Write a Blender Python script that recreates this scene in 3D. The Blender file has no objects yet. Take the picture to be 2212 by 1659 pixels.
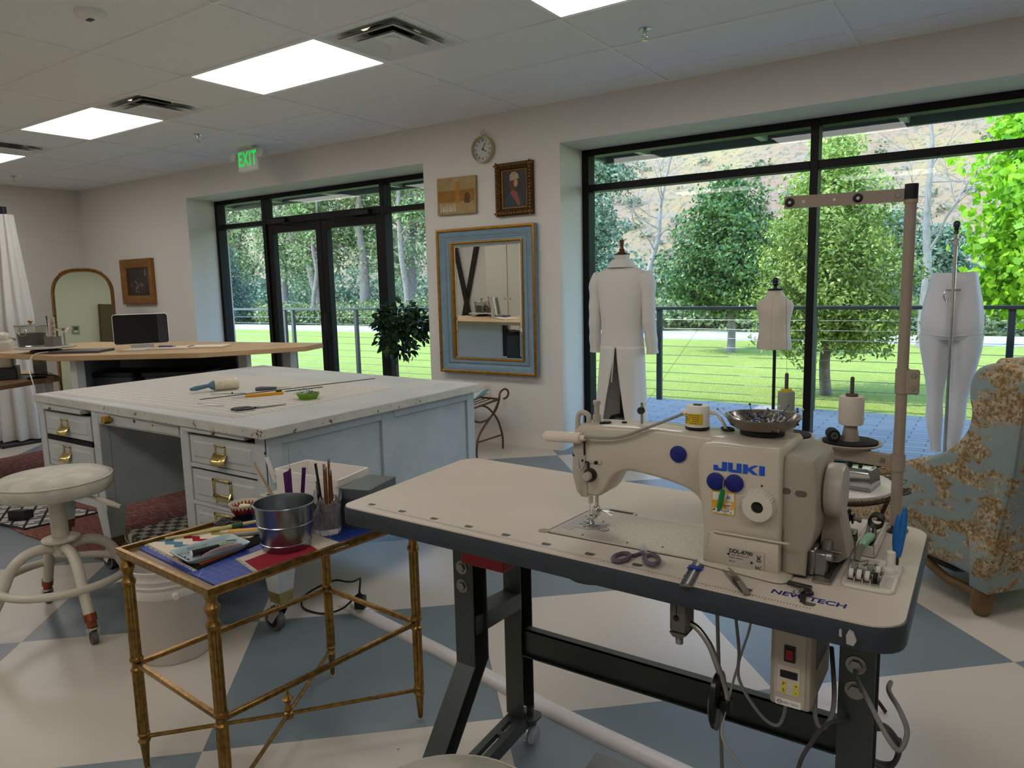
import bpy, bmesh, math, random
from mathutils import Vector, Matrix, noise
V = Vector
PI = math.pi
random.seed(7)
SC = bpy.context.scene
COL = SC.collection

# ------------------------------------------------------------------ materials
def lin(c):
    return tuple((x/255/12.92 if x/255 <= .04045 else ((x/255+.055)/1.055)**2.4) for x in c)

MATS = {}
def mat(name, rgb, rough=.5, metal=0.0, var=None, bump=None, spec=.5, trans=0, ior=1.45, coat=0, emit=None, estr=0, sheen=0, aniso=0, alpha=1):
    """rgb in display 0-255. var=(scale, rgb2, detail, contrast) mottles two colours; bump=(scale, strength)"""
    if name in MATS: return MATS[name]
    m = bpy.data.materials.new(name); m.use_nodes = True
    nt = m.node_tree; b = nt.nodes['Principled BSDF']
    b.inputs['Base Color'].default_value = (*lin(rgb), 1)
    b.inputs['Roughness'].default_value = rough
    b.inputs['Metallic'].default_value = metal
    b.inputs['Specular IOR Level'].default_value = spec
    b.inputs['IOR'].default_value = ior
    b.inputs['Transmission Weight'].default_value = trans
    b.inputs['Coat Weight'].default_value = coat
    b.inputs['Sheen Weight'].default_value = sheen
    b.inputs['Alpha'].default_value = alpha
    if emit:
        b.inputs['Emission Color'].default_value = (*lin(emit), 1)
        b.inputs['Emission Strength'].default_value = estr
    tc = None
    if var or bump:
        tc = nt.nodes.new('ShaderNodeTexCoord')
    if var:
        n = nt.nodes.new('ShaderNodeTexNoise'); n.inputs['Scale'].default_value = var[0]
        n.inputs['Detail'].default_value = var[2] if len(var) > 2 else 4
        nt.links.new(tc.outputs['Object'], n.inputs['Vector'])
        r = nt.nodes.new('ShaderNodeValToRGB')
        c = var[3] if len(var) > 3 else .25
        r.color_ramp.elements[0].position = .5-c/2; r.color_ramp.elements[1].position = .5+c/2
        r.color_ramp.elements[0].color = (*lin(rgb), 1); r.color_ramp.elements[1].color = (*lin(var[1]), 1)
        nt.links.new(n.outputs['Fac'], r.inputs['Fac'])
        nt.links.new(r.outputs['Color'], b.inputs['Base Color'])
    if bump:
        n2 = nt.nodes.new('ShaderNodeTexNoise'); n2.inputs['Scale'].default_value = bump[0]
        n2.inputs['Detail'].default_value = 3
        nt.links.new(tc.outputs['Object'], n2.inputs['Vector'])
        bp = nt.nodes.new('ShaderNodeBump'); bp.inputs['Strength'].default_value = bump[1]
        bp.inputs['Distance'].default_value = .01
        nt.links.new(n2.outputs['Fac'], bp.inputs['Height'])
        nt.links.new(bp.outputs['Normal'], b.inputs['Normal'])
    MATS[name] = m
    return m

class NT:
    """small node-graph helper"""
    def __init__(s, name, rough=.6, spec=.5, metal=0):
        s.m = bpy.data.materials.new(name); s.m.use_nodes = True
        s.t = s.m.node_tree; s.b = s.t.nodes['Principled BSDF']
        s.b.inputs['Roughness'].default_value = rough
        s.b.inputs['Specular IOR Level'].default_value = spec
        s.b.inputs['Metallic'].default_value = metal
        MATS[name] = s.m
    def n(s, typ, ins=None, **kw):
        x = s.t.nodes.new(typ)
        for k, v in kw.items(): setattr(x, k, v)
        for k, v in (ins or {}).items():
            if isinstance(v, bpy.types.NodeSocket): s.t.links.new(v, x.inputs[k])
            else: x.inputs[k].default_value = v
        return x
    def math(s, op, a, b=None, c=None):
        x = s.t.nodes.new('ShaderNodeMath'); x.operation = op
        for i, v in enumerate((a, b, c)):
            if v is None: continue
            if isinstance(v, bpy.types.NodeSocket): s.t.links.new(v, x.inputs[i])
            else: x.inputs[i].default_value = v
        return x.outputs[0]
    def mix(s, f, a, b):
        x = s.t.nodes.new('ShaderNodeMix'); x.data_type = 'RGBA'
        for i, v in ((0, f), (6, a), (7, b)):
            if isinstance(v, bpy.types.NodeSocket): s.t.links.new(v, x.inputs[i])
            elif i == 0: x.inputs[0].default_value = v
            else: x.inputs[i].default_value = (*lin(v), 1)
        return x.outputs[2]
    def ramp(s, f, stops, const=False):
        x = s.t.nodes.new('ShaderNodeValToRGB'); s.t.links.new(f, x.inputs[0])
        cr = x.color_ramp
        if const: cr.interpolation = 'CONSTANT'
        while len(cr.elements) < len(stops): cr.elements.new(.5)
        for e, (p, c) in zip(cr.elements, stops):
            e.position = p; e.color = (*(lin(c) if isinstance(c, tuple) else (c, c, c)), 1)
        return x.outputs[0]
    def obj(s):
        return s.n('ShaderNodeTexCoord').outputs['Object']
    def xyz(s, v=None):
        x = s.n('ShaderNodeSeparateXYZ', {0: v or s.obj()})
        return x.outputs[0], x.outputs[1], x.outputs[2]
    def noise(s, scale, detail=3, v=None, rough=.5):
        return s.n('ShaderNodeTexNoise', {'Vector': v or s.obj(), 'Scale': scale, 'Detail': detail, 'Roughness': rough}).outputs['Fac']
    def color(s, c):
        s.t.links.new(c, s.b.inputs['Base Color'])
    def bump(s, h, strength=.2, dist=.01):
        x = s.n('ShaderNodeBump', {'Height': h, 'Strength': strength, 'Distance': dist})
        s.t.links.new(x.outputs[0], s.b.inputs['Normal'])

# ------------------------------------------------------------------ mesh builder
def basis(d, up=V((0, 0, 1))):
    d = V(d).normalized()
    if abs(d.dot(up)) > .99: up = V((1, 0, 0))
    a = up.cross(d).normalized(); return a, d.cross(a).normalized(), d

class MB:
    def __init__(s):
        s.v = []; s.f = []; s.mi = []; s.cur = 0
    def add(s, vs, fs, M=None):
        o = len(s.v)
        s.v += [tuple(M @ V(p)) if M is not None else tuple(p) for p in vs]
        for f in fs: s.f.append(tuple(i+o for i in f)); s.mi.append(s.cur)
        return s
    def box(s, x0, x1, y0, y1, z0, z1, b=0, M=None, seg=1):
        if b <= 0:
            vs = [(x, y, z) for x in (x0, x1) for y in (y0, y1) for z in (z0, z1)]
            return s.add(vs, [(0, 1, 3, 2), (4, 6, 7, 5), (0, 4, 5, 1), (2, 3, 7, 6), (0, 2, 6, 4), (1, 5, 7, 3)], M)
        bm = bmesh.new(); bmesh.ops.create_cube(bm, size=1)
        for v in bm.verts: v.co = V(((x0+x1)/2+v.co.x*(x1-x0), (y0+y1)/2+v.co.y*(y1-y0), (z0+z1)/2+v.co.z*(z1-z0)))
        bmesh.ops.bevel(bm, geom=bm.edges[:], offset=b, segments=seg, affect='EDGES', profile=.5)
        return s.bm(bm, M)
    def bm(s, bm, M=None):
        bm.verts.index_update()
        s.add([v.co.copy() for v in bm.verts], [[v.index for v in f.verts] for f in bm.faces], M)
        bm.free(); return s
    def cyl(s, p0, p1, r0, r1=None, n=16, caps=True, M=None):
        r1 = r0 if r1 is None else r1
        p0, p1 = V(p0), V(p1); a, b, d = basis(p1-p0)
        vs = []
        for p, r in ((p0, r0), (p1, r1)):
            vs += [p+(a*math.cos(2*PI*i/n)+b*math.sin(2*PI*i/n))*r for i in range(n)]
        fs = [(i, (i+1) % n, n+(i+1) % n, n+i) for i in range(n)]
        if caps: fs += [tuple(range(n-1, -1, -1)), tuple(range(n, 2*n))]
        return s.add(vs, fs, M)
    def tube(s, pts, r, n=8, closed=False, M=None, caps=True):
        pts = [V(p) for p in pts]; N = len(pts)
        rs = r if isinstance(r, (list, tuple)) else [r]*N
        tang = []
        for i in range(N):
            a = pts[(i-1) % N] if (closed or i > 0) else pts[i]
            b = pts[(i+1) % N] if (closed or i < N-1) else pts[i]
            d = b-a
            tang.append(d.normalized() if d.length > 1e-9 else V((0, 0, 1)))
        a, b, _ = basis(tang[0]); vs = []
        for i in range(N):
            t = tang[i]
            a = (a-t*a.dot(t))
            a = a.normalized() if a.length > 1e-6 else basis(t)[0]
            b = t.cross(a)
            vs += [pts[i]+(a*math.cos(2*PI*k/n)+b*math.sin(2*PI*k/n))*rs[i] for k in range(n)]
        fs = []
        for i in range(N if closed else N-1):
            j = (i+1) % N
            fs += [(i*n+k, i*n+(k+1) % n, j*n+(k+1) % n, j*n+k) for k in range(n)]
        if caps and not closed: fs += [tuple(range(n-1, -1, -1)), tuple(range((N-1)*n, N*n))]
        return s.add(vs, fs, M)
    def lathe(s, prof, c=(0, 0, 0), n=24, M=None, axis=None, close=False):
        """prof [(r,h)] about the z axis (or an axis vector) through c"""
        a, b, d = (V((1, 0, 0)), V((0, 1, 0)), V((0, 0, 1))) if axis is None else basis(axis)
        c = V(c); vs = []; fs = []; rows = []
        for r, h in prof:
            if r < 1e-6:
                rows.append((len(vs),)); vs.append(c+d*h)
            else:
                rows.append(tuple(range(len(vs), len(vs)+n)))
                vs += [c+d*h+(a*math.cos(2*PI*i/n)+b*math.sin(2*PI*i/n))*r for i in range(n)]
        pairs = list(zip(rows, rows[1:]))
        if close: pairs.append((rows[-1], rows[0]))
        for A, B in pairs:
            for i in range(n):
                j = (i+1) % n
                if len(A) == 1 and len(B) == 1: continue
                if len(A) == 1: fs.append((A[0], B[j], B[i]))
                elif len(B) == 1: fs.append((A[i], A[j], B[0]))
                else: fs.append((A[i], A[j], B[j], B[i]))
        return s.add(vs, fs, M)
    def prism(s, poly, z0, z1, M=None, b=0, seg=1):
        n = len(poly)
        if b > 0:
            bm = bmesh.new()
            lo = [bm.verts.new((p[0], p[1], z0)) for p in poly]; hi = [bm.verts.new((p[0], p[1], z1)) for p in poly]
            bm.faces.new(lo[::-1]); bm.faces.new(hi)
            for i in range(n): bm.faces.new((lo[i], lo[(i+1) % n], hi[(i+1) % n], hi[i]))
            bmesh.ops.recalc_face_normals(bm, faces=bm.faces[:])
            es = [e for e in bm.edges if abs(e.verts[0].co.z-e.verts[1].co.z) < 1e-6]
            bmesh.ops.bevel(bm, geom=es, offset=b, segments=seg, affect='EDGES', profile=.5)
            return s.bm(bm, M)
        vs = [(p[0], p[1], z0) for p in poly]+[(p[0], p[1], z1) for p in poly]
        fs = [tuple(range(n-1, -1, -1)), tuple(range(n, 2*n))]+[(i, (i+1) % n, n+(i+1) % n, n+i) for i in range(n)]
        return s.add(vs, fs, M)
    def ball(s, c, r, n=12, M=None):
        rx, ry, rz = r if isinstance(r, (tuple, list)) else (r, r, r)
        m = max(6, n//2+1)
        return s.lathe([(math.sin(PI*i/m), -math.cos(PI*i/m)) for i in range(m+1)], n=n,
                       M=(M or Matrix())@Matrix.Translation(c)@Matrix.Diagonal((rx, ry, rz, 1)))
    def grid(s, fn, nu, nv, M=None, wrap=False):
        vs = [fn(i/nu, j/nv) for j in range(nv+1) for i in range(nu+(0 if wrap else 1))]
        w = nu if wrap else nu+1; fs = []
        for j in range(nv):
            for i in range(nu):
                k = (i+1) % w
                fs.append((j*w+i, j*w+k, (j+1)*w+k, (j+1)*w+i))
        return s.add(vs, fs, M)
    def loft(s, rings, M=None, caps=True):
        n = len(rings[0]); vs = [p for r in rings for p in r]; fs = []
        for j in range(len(rings)-1):
            fs += [(j*n+i, j*n+(i+1) % n, (j+1)*n+(i+1) % n, (j+1)*n+i) for i in range(n)]
        if caps: fs += [tuple(range(n-1, -1, -1)), tuple(range((len(rings)-1)*n, len(rings)*n))]
        return s.add(vs, fs, M)
    def torus(s, c, R, r, axis=(0, 0, 1), n=24, k=8, arc=None):
        a, b, d = basis(axis); c = V(c); full = arc is None
        a0, a1 = arc or (0, 2*PI)
        N = n if full else n+1
        pts = [c+(a*math.cos(a0+(a1-a0)*i/n)+b*math.sin(a0+(a1-a0)*i/n))*R for i in range(N)]
        return s.tube(pts, r, k, closed=full)
    def quad(s, *p): return s.add(p, [tuple(range(len(p)))])

def link(name, me, mats, parent=None, loc=None):
    o = bpy.data.objects.new(name, me); COL.objects.link(o)
    for m in (mats if isinstance(mats, (list, tuple)) else [mats]): me.materials.append(m)
    if loc is not None: o.location = loc
    if parent is not None: o.parent = parent
    return o

def build(name, mb, mats, parent=None, local=False, loc=None, smooth=40, recalc=True, sub=0):
    """one mesh object. World coordinates unless local; children get coordinates relative to their top thing."""
    me = bpy.data.meshes.new(name)
    off = V((0, 0, 0))
    if not local:
        p = parent
        while p is not None: off = off+p.location; p = p.parent
        if loc is not None: off = off+V(loc)
    me.from_pydata([tuple(V(v)-off) for v in mb.v] if off.length > 0 else mb.v, [], mb.f)
    if recalc:
        bm = bmesh.new(); bm.from_mesh(me); bmesh.ops.recalc_face_normals(bm, faces=bm.faces[:]); bm.to_mesh(me); bm.free()
    if max(mb.mi, default=0) > 0 and len(me.polygons) == len(mb.mi): me.polygons.foreach_set('material_index', mb.mi)
    if smooth:
        me.polygons.foreach_set('use_smooth', [True]*len(me.polygons)); me.set_sharp_from_angle(angle=math.radians(smooth))
    me.update()
    o = link(name, me, mats, parent, loc)
    if sub:
        md = o.modifiers.new('Subdivision', 'SUBSURF'); md.levels = sub; md.render_levels = sub
    return o

def thing(name, label, cat, loc=(0, 0, 0), rz=0, group=None):
    o = bpy.data.objects.new(name, None); COL.objects.link(o)
    o.empty_display_size = .05
    o.location = loc; o.rotation_euler = (0, 0, rz)
    return tag(o, label, cat, group)
def tag(o, label, cat, group=None, kind=None):
    o['label'] = label; o['category'] = cat
    if group: o['group'] = group
    if kind: o['kind'] = kind
    return o
def structure(o): o['kind'] = 'structure'; return o
def dup(root, loc=None, rz=None, label=None):
    r = root.copy(); COL.objects.link(r)
    if loc is not None: r.location = loc
    if rz is not None: r.rotation_euler = (0, 0, rz)
    if label: r['label'] = label
    for ch in list(root.children):
        c = ch.copy(); COL.objects.link(c); c.parent = r
        for g in list(ch.children):
            d = g.copy(); COL.objects.link(d); d.parent = c
    return r

def arc(cx, cy, r, a0, a1, n=6):
    return [(cx+r*math.cos(math.radians(a0+(a1-a0)*i/n)), cy+r*math.sin(math.radians(a0+(a1-a0)*i/n))) for i in range(n+1)]
def rrect(x0, x1, y0, y1, r, n=5):
    return arc(x1-r, y0+r, r, -90, 0, n)+arc(x1-r, y1-r, r, 0, 90, n)+arc(x0+r, y1-r, r, 90, 180, n)+arc(x0+r, y0+r, r, 180, 270, n)
def rpoly(pts, r, n=5):
    """round the corners of a convex polygon"""
    out = []; N = len(pts)
    for i in range(N):
        p = V(pts[i]).to_2d(); a = (V(pts[i-1]).to_2d()-p).normalized(); b = (V(pts[(i+1) % N]).to_2d()-p).normalized()
        rr = r[i] if isinstance(r, (list, tuple)) else r
        if rr <= 0: out.append(tuple(p)); continue
        h = math.acos(max(-1, min(1, a.dot(b))))/2; t = rr/math.tan(h)
        c = p+(a+b).normalized()*(rr/math.sin(h)); s0 = p+a*t; s1 = p+b*t
        a0 = math.atan2(s0.y-c.y, s0.x-c.x); a1 = math.atan2(s1.y-c.y, s1.x-c.x)
        d = (a1-a0+PI) % (2*PI)-PI
        out += [(c.x+rr*math.cos(a0+d*k/n), c.y+rr*math.sin(a0+d*k/n)) for k in range(n+1)]
    return out
def spline(pts, n=6, closed=False):
    pts = [V(p) for p in pts]; N = len(pts); out = []
    for i in range(N if closed else N-1):
        g = (lambda k: pts[k % N]) if closed else (lambda k: pts[max(0, min(N-1, k))])
        p0, p1, p2, p3 = g(i-1), g(i), g(i+1), g(i+2)
        for k in range(n):
            t = k/n
            out.append(.5*((2*p1)+(p2-p0)*t+(2*p0-5*p1+4*p2-p3)*t*t+(3*p1-p0-3*p2+p3)*t**3))
    if not closed: out.append(pts[-1])
    return out
def frame(o, x, y):
    """matrix with origin o, x axis x, y axis y, z = x cross y"""
    x = V(x).normalized(); y = V(y); z = x.cross(y).normalized(); y = z.cross(x)
    return Matrix(((x.x, y.x, z.x, o[0]), (x.y, y.y, z.y, o[1]), (x.z, y.z, z.z, o[2]), (0, 0, 0, 1)))
def rotz(o, a): return Matrix.Translation(o)@Matrix.Rotation(a, 4, 'Z')

def text_mb(txt, size, M, depth=.0004, mb=None, align='CENTER', sx=1, spacing=1, bold=0):
    cu = bpy.data.curves.new('lettering', 'FONT'); cu.body = txt; cu.size = size; cu.align_x = align; cu.align_y = 'CENTER'
    cu.extrude = depth; cu.space_character = spacing; cu.offset = bold; cu.resolution_u = 3
    o = bpy.data.objects.new('lettering', cu); COL.objects.link(o)
    dg = bpy.context.evaluated_depsgraph_get(); me = bpy.data.meshes.new_from_object(o.evaluated_get(dg))
    mb = mb or MB()
    mb.add([(v.co.x*sx, v.co.y, v.co.z) for v in me.vertices], [tuple(p.vertices) for p in me.polygons], M)
    bpy.data.objects.remove(o); bpy.data.curves.remove(cu); bpy.data.meshes.remove(me)
    return mb
# ------------------------------------------------------------------ camera and light
H = 2.743; WY = 5.038
cam = bpy.data.objects.new('Camera', bpy.data.cameras.new('Camera')); COL.objects.link(cam)
ya, pi_, ro = -0.595048805, -0.135648091, -0.0242858938
fw = V((math.sin(ya)*math.cos(pi_), math.cos(ya)*math.cos(pi_), math.sin(pi_)))
ri = V((math.cos(ya), -math.sin(ya), 0)); upv = ri.cross(fw)
c_, s_ = math.cos(ro), math.sin(ro)
R0, U0 = c_*ri+s_*upv, -s_*ri+c_*upv
cam.matrix_world = Matrix(((R0.x, U0.x, -fw.x, 0), (R0.y, U0.y, -fw.y, 0), (R0.z, U0.z, -fw.z, 1.35358), (0, 0, 0, 1)))
cam.data.sensor_width = 36; cam.data.lens = 1564.77/2212*36; cam.data.clip_end = 600; cam.data.clip_start = .05
SC.camera = cam
SC.view_settings.view_transform = 'Standard'; SC.view_settings.look = 'None'; SC.view_settings.gamma = 1
cy = SC.cycles; cy.max_bounces = 8; cy.diffuse_bounces = 4; cy.glossy_bounces = 4; cy.transmission_bounces = 8; cy.transparent_max_bounces = 12
cy.caustics_reflective = False; cy.caustics_refractive = False; cy.use_adaptive_sampling = True; cy.adaptive_threshold = .02; cy.use_denoising = True
SC.view_settings.use_curve_mapping = False; SC.view_settings.exposure = 0.0

wd = bpy.data.worlds.new('Sky'); SC.world = wd; wd.use_nodes = True
wn = wd.node_tree; bg = wn.nodes['Background']
sk = wn.nodes.new('ShaderNodeTexSky'); sk.sky_type = 'NISHITA'; sk.sun_disc = False
sk.sun_elevation = math.radians(58); sk.sun_rotation = math.radians(210); sk.altitude = 1200; sk.air_density = 1.0; sk.dust_density = .6; sk.ozone_density = 1.6
wn.links.new(sk.outputs[0], bg.inputs[0]); bg.inputs[1].default_value = 1.55
su = bpy.data.objects.new('Sun', bpy.data.lights.new('Sun', 'SUN')); COL.objects.link(su)
su.data.energy = 5.6; su.data.angle = math.radians(.6); su.data.color = (1, .95, .86)
sd = V((-.62, -.42, 1.0)).normalized()      # towards the sun
su.rotation_euler = (-sd).to_track_quat('-Z', 'Y').to_euler()

# ------------------------------------------------------------------ shared materials
M_wall = mat('wall_paint', (216, 211, 203), .75, bump=(350, .04))
M_trim = mat('trim_paint', (222, 214, 203), .5)
M_frame = mat('dark_bronze_aluminium', (10, 9, 9), .5, .0, spec=.3)
M_black = mat('black_plastic', (18, 18, 19), .4)
M_white = mat('white_plastic', (225, 222, 215), .4)
M_chrome = mat('chrome', (205, 205, 205), .14, 1)
M_steel = mat('brushed_steel', (165, 163, 160), .3, 1)
M_dark_steel = mat('dark_steel', (70, 68, 66), .35, .8)
M_brass = mat('polished_brass', (206, 184, 122), .24, 1)
M_oldbrass = mat('antique_brass', (176, 138, 76), .34, .9, var=(60, (112, 82, 42), 5, .5))
M_rubber = mat('grey_rubber', (92, 90, 88), .6)
M_cord_black = mat('black_cord', (14, 14, 15), .5)
M_cord_grey = mat('grey_cord', (120, 120, 118), .5)
M_cord_white = mat('white_cord', (218, 214, 206), .5)
M_wood = mat('light_maple', (190, 160, 120), .45, var=(5, (176, 144, 104), 6, .5))
M_clearglass = mat('clear_glass', (255, 255, 255), .02, trans=1, ior=1.5)

def glass_mat():
    m = bpy.data.materials.new('window_glass'); m.use_nodes = True
    t = m.node_tree; t.nodes.remove(t.nodes['Principled BSDF']); out = t.nodes['Material Output']
    tr = t.nodes.new('ShaderNodeBsdfTransparent'); tr.inputs[0].default_value = (.93, .965, .95, 1)
    gl = t.nodes.new('ShaderNodeBsdfGlossy'); gl.inputs['Roughness'].default_value = .01
    ge = t.nodes.new('ShaderNodeNewGeometry'); dp = t.nodes.new('ShaderNodeVectorMath'); dp.operation = 'DOT_PRODUCT'
    t.links.new(ge.outputs['Normal'], dp.inputs[0]); t.links.new(ge.outputs['Incoming'], dp.inputs[1])
    def mth(op, a, b=None):
        x = t.nodes.new('ShaderNodeMath'); x.operation = op
        for i, v in enumerate((a, b)):
            if v is None: continue
            if isinstance(v, (int, float)): x.inputs[i].default_value = v
            else: t.links.new(v, x.inputs[i])
        return x.outputs[0]
    fr = mth('ADD', mth('MULTIPLY', mth('POWER', mth('SUBTRACT', 1.0, mth('ABSOLUTE', dp.outputs['Value'])), 5.0), .80), .018)
    mx = t.nodes.new('ShaderNodeMixShader')
    t.links.new(fr, mx.inputs[0]); t.links.new(tr.outputs[0], mx.inputs[1]); t.links.new(gl.outputs[0], mx.inputs[2])
    t.links.new(mx.outputs[0], out.inputs[0]); return m
M_glass = glass_mat()

# painted floor: blue and white squares laid diagonally
g = NT('painted_floor', .32, .45)
X, Y, Z = g.xyz()
n_ = g.math('ADD', g.math('MULTIPLY', X, -.674), g.math('MULTIPLY', Y, .739))
m_ = g.math('ADD', g.math('MULTIPLY', X, .739), g.math('MULTIPLY', Y, .674))
ci = g.math('FLOOR', g.math('DIVIDE', g.math('SUBTRACT', n_, 2.108), .858))
cj = g.math('FLOOR', g.math('DIVIDE', g.math('SUBTRACT', m_, -.652), .9055))
chk = g.math('PINGPONG', g.math('ADD', ci, cj), 1)
wh = g.mix(g.noise(1.3, 4), (200, 192, 180), (190, 181, 168))
bl = g.mix(g.noise(1.7, 4), (118, 128, 134), (108, 119, 126))
colr = g.mix(chk, bl, wh)
scuff = g.ramp(g.noise(9, 8, rough=.7), [(.0, 0.0), (.70, 0.0), (.78, .35)])
colr = g.mix(scuff, colr, (150, 146, 140))
spk = g.ramp(g.noise(38, 2), [(.0, 0.0), (.775, 0.0), (.79, 1.0)])
colr = g.mix(spk, colr, (70, 70, 72))
g.color(colr); g.bump(g.noise(14, 4), .06)
M_floor = g.m

# ceiling tile
g = NT('ceiling_tile', .9, .2)
spk = g.ramp(g.noise(260, 2), [(.0, 0.0), (.60, 0.0), (.68, 1.0)])
g.color(g.mix(spk, (238, 237, 235), (200, 199, 197))); g.bump(g.noise(260, 2), .15, .004)
M_tile = g.m
M_tbar = mat('ceiling_grid_white', (236, 235, 232), .5)

# ------------------------------------------------------------------ room shell
XL, XR, YB = -10.36, 4.2, -2.0
structure(build('floor', MB().box(XL-.1, XR+.1, YB-.1, 5.62, -.12, 0), M_floor, smooth=0))
w = MB(); z1 = H+.02
w.prism([(XL-.12, WY), (-7.90, WY), (-7.985, 5.47), (-7.985, 5.62), (XL-.12, 5.62)], -.05, z1)
w.prism([(-4.30, WY), (-2.912, WY), (-2.945, 5.47), (-2.945, 5.62), (-4.25, 5.62), (-4.25, 5.47)], -.05, z1)
w.prism([(1.60, WY), (XR+.12, WY), (XR+.12, 5.62), (1.63, 5.62), (1.63, 5.47)], -.05, z1)
w.prism([(-7.90, WY), (-4.30, WY), (-4.25, 5.47), (-4.25, 5.62), (-7.985, 5.62), (-7.985, 5.47)], 2.436, z1)
w.prism([(-2.912, WY), (1.60, WY), (1.63, 5.47), (1.63, 5.62), (-2.945, 5.62), (-2.945, 5.47)], 2.436, z1)
structure(build('wall_window', w, M_wall, smooth=0))
structure(build('wall_parapet', MB().box(XL-.3, XR+.3, 5.50, 5.62, z1, 3.25), mat('exterior_stucco', (170, 160, 148), .9), smooth=0))  # unseen wall top, its height set for the shade it casts on the patio
structure(build('wall_left', MB().box(XL-.12, XL, YB-.1, WY, -.05, z1), M_wall, smooth=0))
structure(build('wall_right', MB().box(XR, XR+.12, YB-.1, WY, -.05, z1), M_wall, smooth=0))
structure(build('wall_back', MB().box(XL-.12, XR+.12, YB-.12, YB, -.05, z1), M_wall, smooth=0))
structure(build('roof', MB().box(XL-.3, XR+.3, YB-.3, 5.50, 3.0, 3.12), mat('exterior_stucco', (170, 160, 148)), smooth=0))
bb = MB()
bb.prism([(XL, WY-.012), (-7.9, WY-.012), (-7.9, WY), (XL, WY)], 0, .12)
bb.prism([(-4.30, WY-.012), (-2.912, WY-.012), (-2.912, WY), (-4.30, WY)], 0, .12)
structure(build('baseboard_window', bb, M_trim, smooth=0))
structure(build('baseboard_left', MB().box(XL, XL+.012, YB, WY, 0, .12), M_trim, smooth=0))
structure(build('baseboard_back', MB().box(-4.2, XR, YB, YB+.012, 0, .12), M_trim, smooth=0))

# suspended ceiling: tile field with openings, then the T-bar grid as one trim
GX, GY = -3.249, 3.527          # a grid crossing; tiles 1.2192 along the wall, .6096 deep
TX, TY = 1.2192, .6096
lights_ = [(-4.468, 2.917), (-6.907, 2.917), (-9.345, 2.917), (-2.030, 2.917), (.409, 2.917)]
lights_ += [(-9.345, 2.917-6*TY), (-6.907, 2.917-6*TY), (-4.468, 2.917-6*TY), (-2.030, 2.917-6*TY), (.409, 2.917-6*TY)]  # row behind the camera, out of view, added to light the room
vents_ = [(GX, 2.917), (-8.126+2.4384, 2.917), (-5.688-2.4384-0, 2.917)]
vents_ = [(-3.249, 2.917), (-5.688, 2.917), (-8.126, 2.917)]
def hole(x, y):
    for lx, ly in lights_:
        if lx < x < lx+TX and ly < y < ly+TY: return True
    for lx, ly in vents_:
        if lx < x < lx+TY and ly < y < ly+TY: return True
    return False
ce = MB(); tb = MB()
ix0 = math.floor((XL-GX)/TY); ix1 = math.ceil((XR-GX)/TY); iy0 = math.floor((YB-GY)/TY); iy1 = math.ceil((WY-GY)/TY)
for i in range(ix0, ix1):
    for j in range(iy0, iy1):
        x0, x1 = max(XL, GX+i*TY), min(XR, GX+(i+1)*TY); y0, y1 = max(YB, GY+j*TY), min(WY, GY+(j+1)*TY)
        if x1 > x0 and y1 > y0 and not hole((x0+x1)/2, (y0+y1)/2): ce.box(x0, x1, y0, y1, H, H+.016)
structure(build('ceiling', ce, M_tile, smooth=0))
for j in range(iy0, iy1+1):
    y = GY+j*TY
    if YB < y < WY: tb.box(XL, XR, y-.012, y+.012, H-.006, H+.03)
for i in range(ix0//2-1, ix1//2+2):
    x = GX+i*TX
    if XL < x < XR: tb.box(x-.012, x+.012, YB, WY, H-.0055, H+.03)
for lx, ly in vents_: tb.box(lx+TY-.012, lx+TY+.012, ly, ly+TY, H-.0055, H+.03)
tb.box(XL, XR, WY-.022, WY, H-.004, H+.02); tb.box(XL, XL+.022, YB, WY, H-.004, H+.02)
structure(build('trim_1', tb, M_tbar, smooth=0))

# ------------------------------------------------------------------ windows and doors
FYA, FYB = 5.455, 5.57; GLY = 5.515
def pane(name, x0, x1, z0, z1, par):
    return build(name, MB().box(x0, x1, GLY-.003, GLY+.003, z0, z1), M_glass, par, smooth=0)
w2 = structure(thing('window_2', 'wide dark framed window behind the dress forms', 'window', (-.65, FYA, 0)))
del w2['label'], w2['category']
f = MB()
def bar(f, x0, x1, z0, z1): f.box(x0, x1, FYA, FYB, z0, z1, .003)
bar(f, -2.945, -2.885, 0, 2.436); bar(f, -1.158, -1.105, 0, 2.436); bar(f, .57, .625, 0, 2.436); bar(f, 1.57, 1.63, 0, 2.436)
for a, b in ((-2.885, -1.158), (-1.105, .57), (.625, 1.57)):
    bar(f, a, b, 2.385, 2.436); bar(f, a, b, 2.10, 2.155); bar(f, a, b, 0, .06)
build('window_frame', f, M_frame, w2)
for a, b in ((-2.885, -1.158), (-1.105, .57), (.625, 1.57)):
    pane('glass_pane', a, b, .06, 2.10, w2); pane('glass_pane', a, b, 2.155, 2.385, w2)
w1 = structure(thing('window_1', 'x', 'x', (-6.1, FYA, 0))); del w1['label'], w1['category']
f = MB()
bar(f, -7.99, -7.935, 0, 2.436); bar(f, -7.103, -7.045, 0, 2.436); bar(f, -5.247, -5.19, 0, 2.436); bar(f, -4.31, -4.24, 0, 2.436)
for a, b in ((-7.935, -7.103), (-5.19, -4.31)):
    bar(f, a, b, 2.385, 2.436); bar(f, a, b, 2.10, 2.155); bar(f, a, b, 0, .1)
bar(f, -7.045, -5.247, 2.385, 2.436); bar(f, -7.045, -5.247, 2.10, 2.175)
build('window_frame', f, M_frame, w1)
for a, b in ((-7.935, -7.103), (-5.19, -4.31)):
    pane('glass_pane', a, b, .1, 2.10, w1); pane('glass_pane', a, b, 2.155, 2.385, w1)
pane('glass_pane', -7.045, -5.247, 2.175, 2.385, w1)
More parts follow.
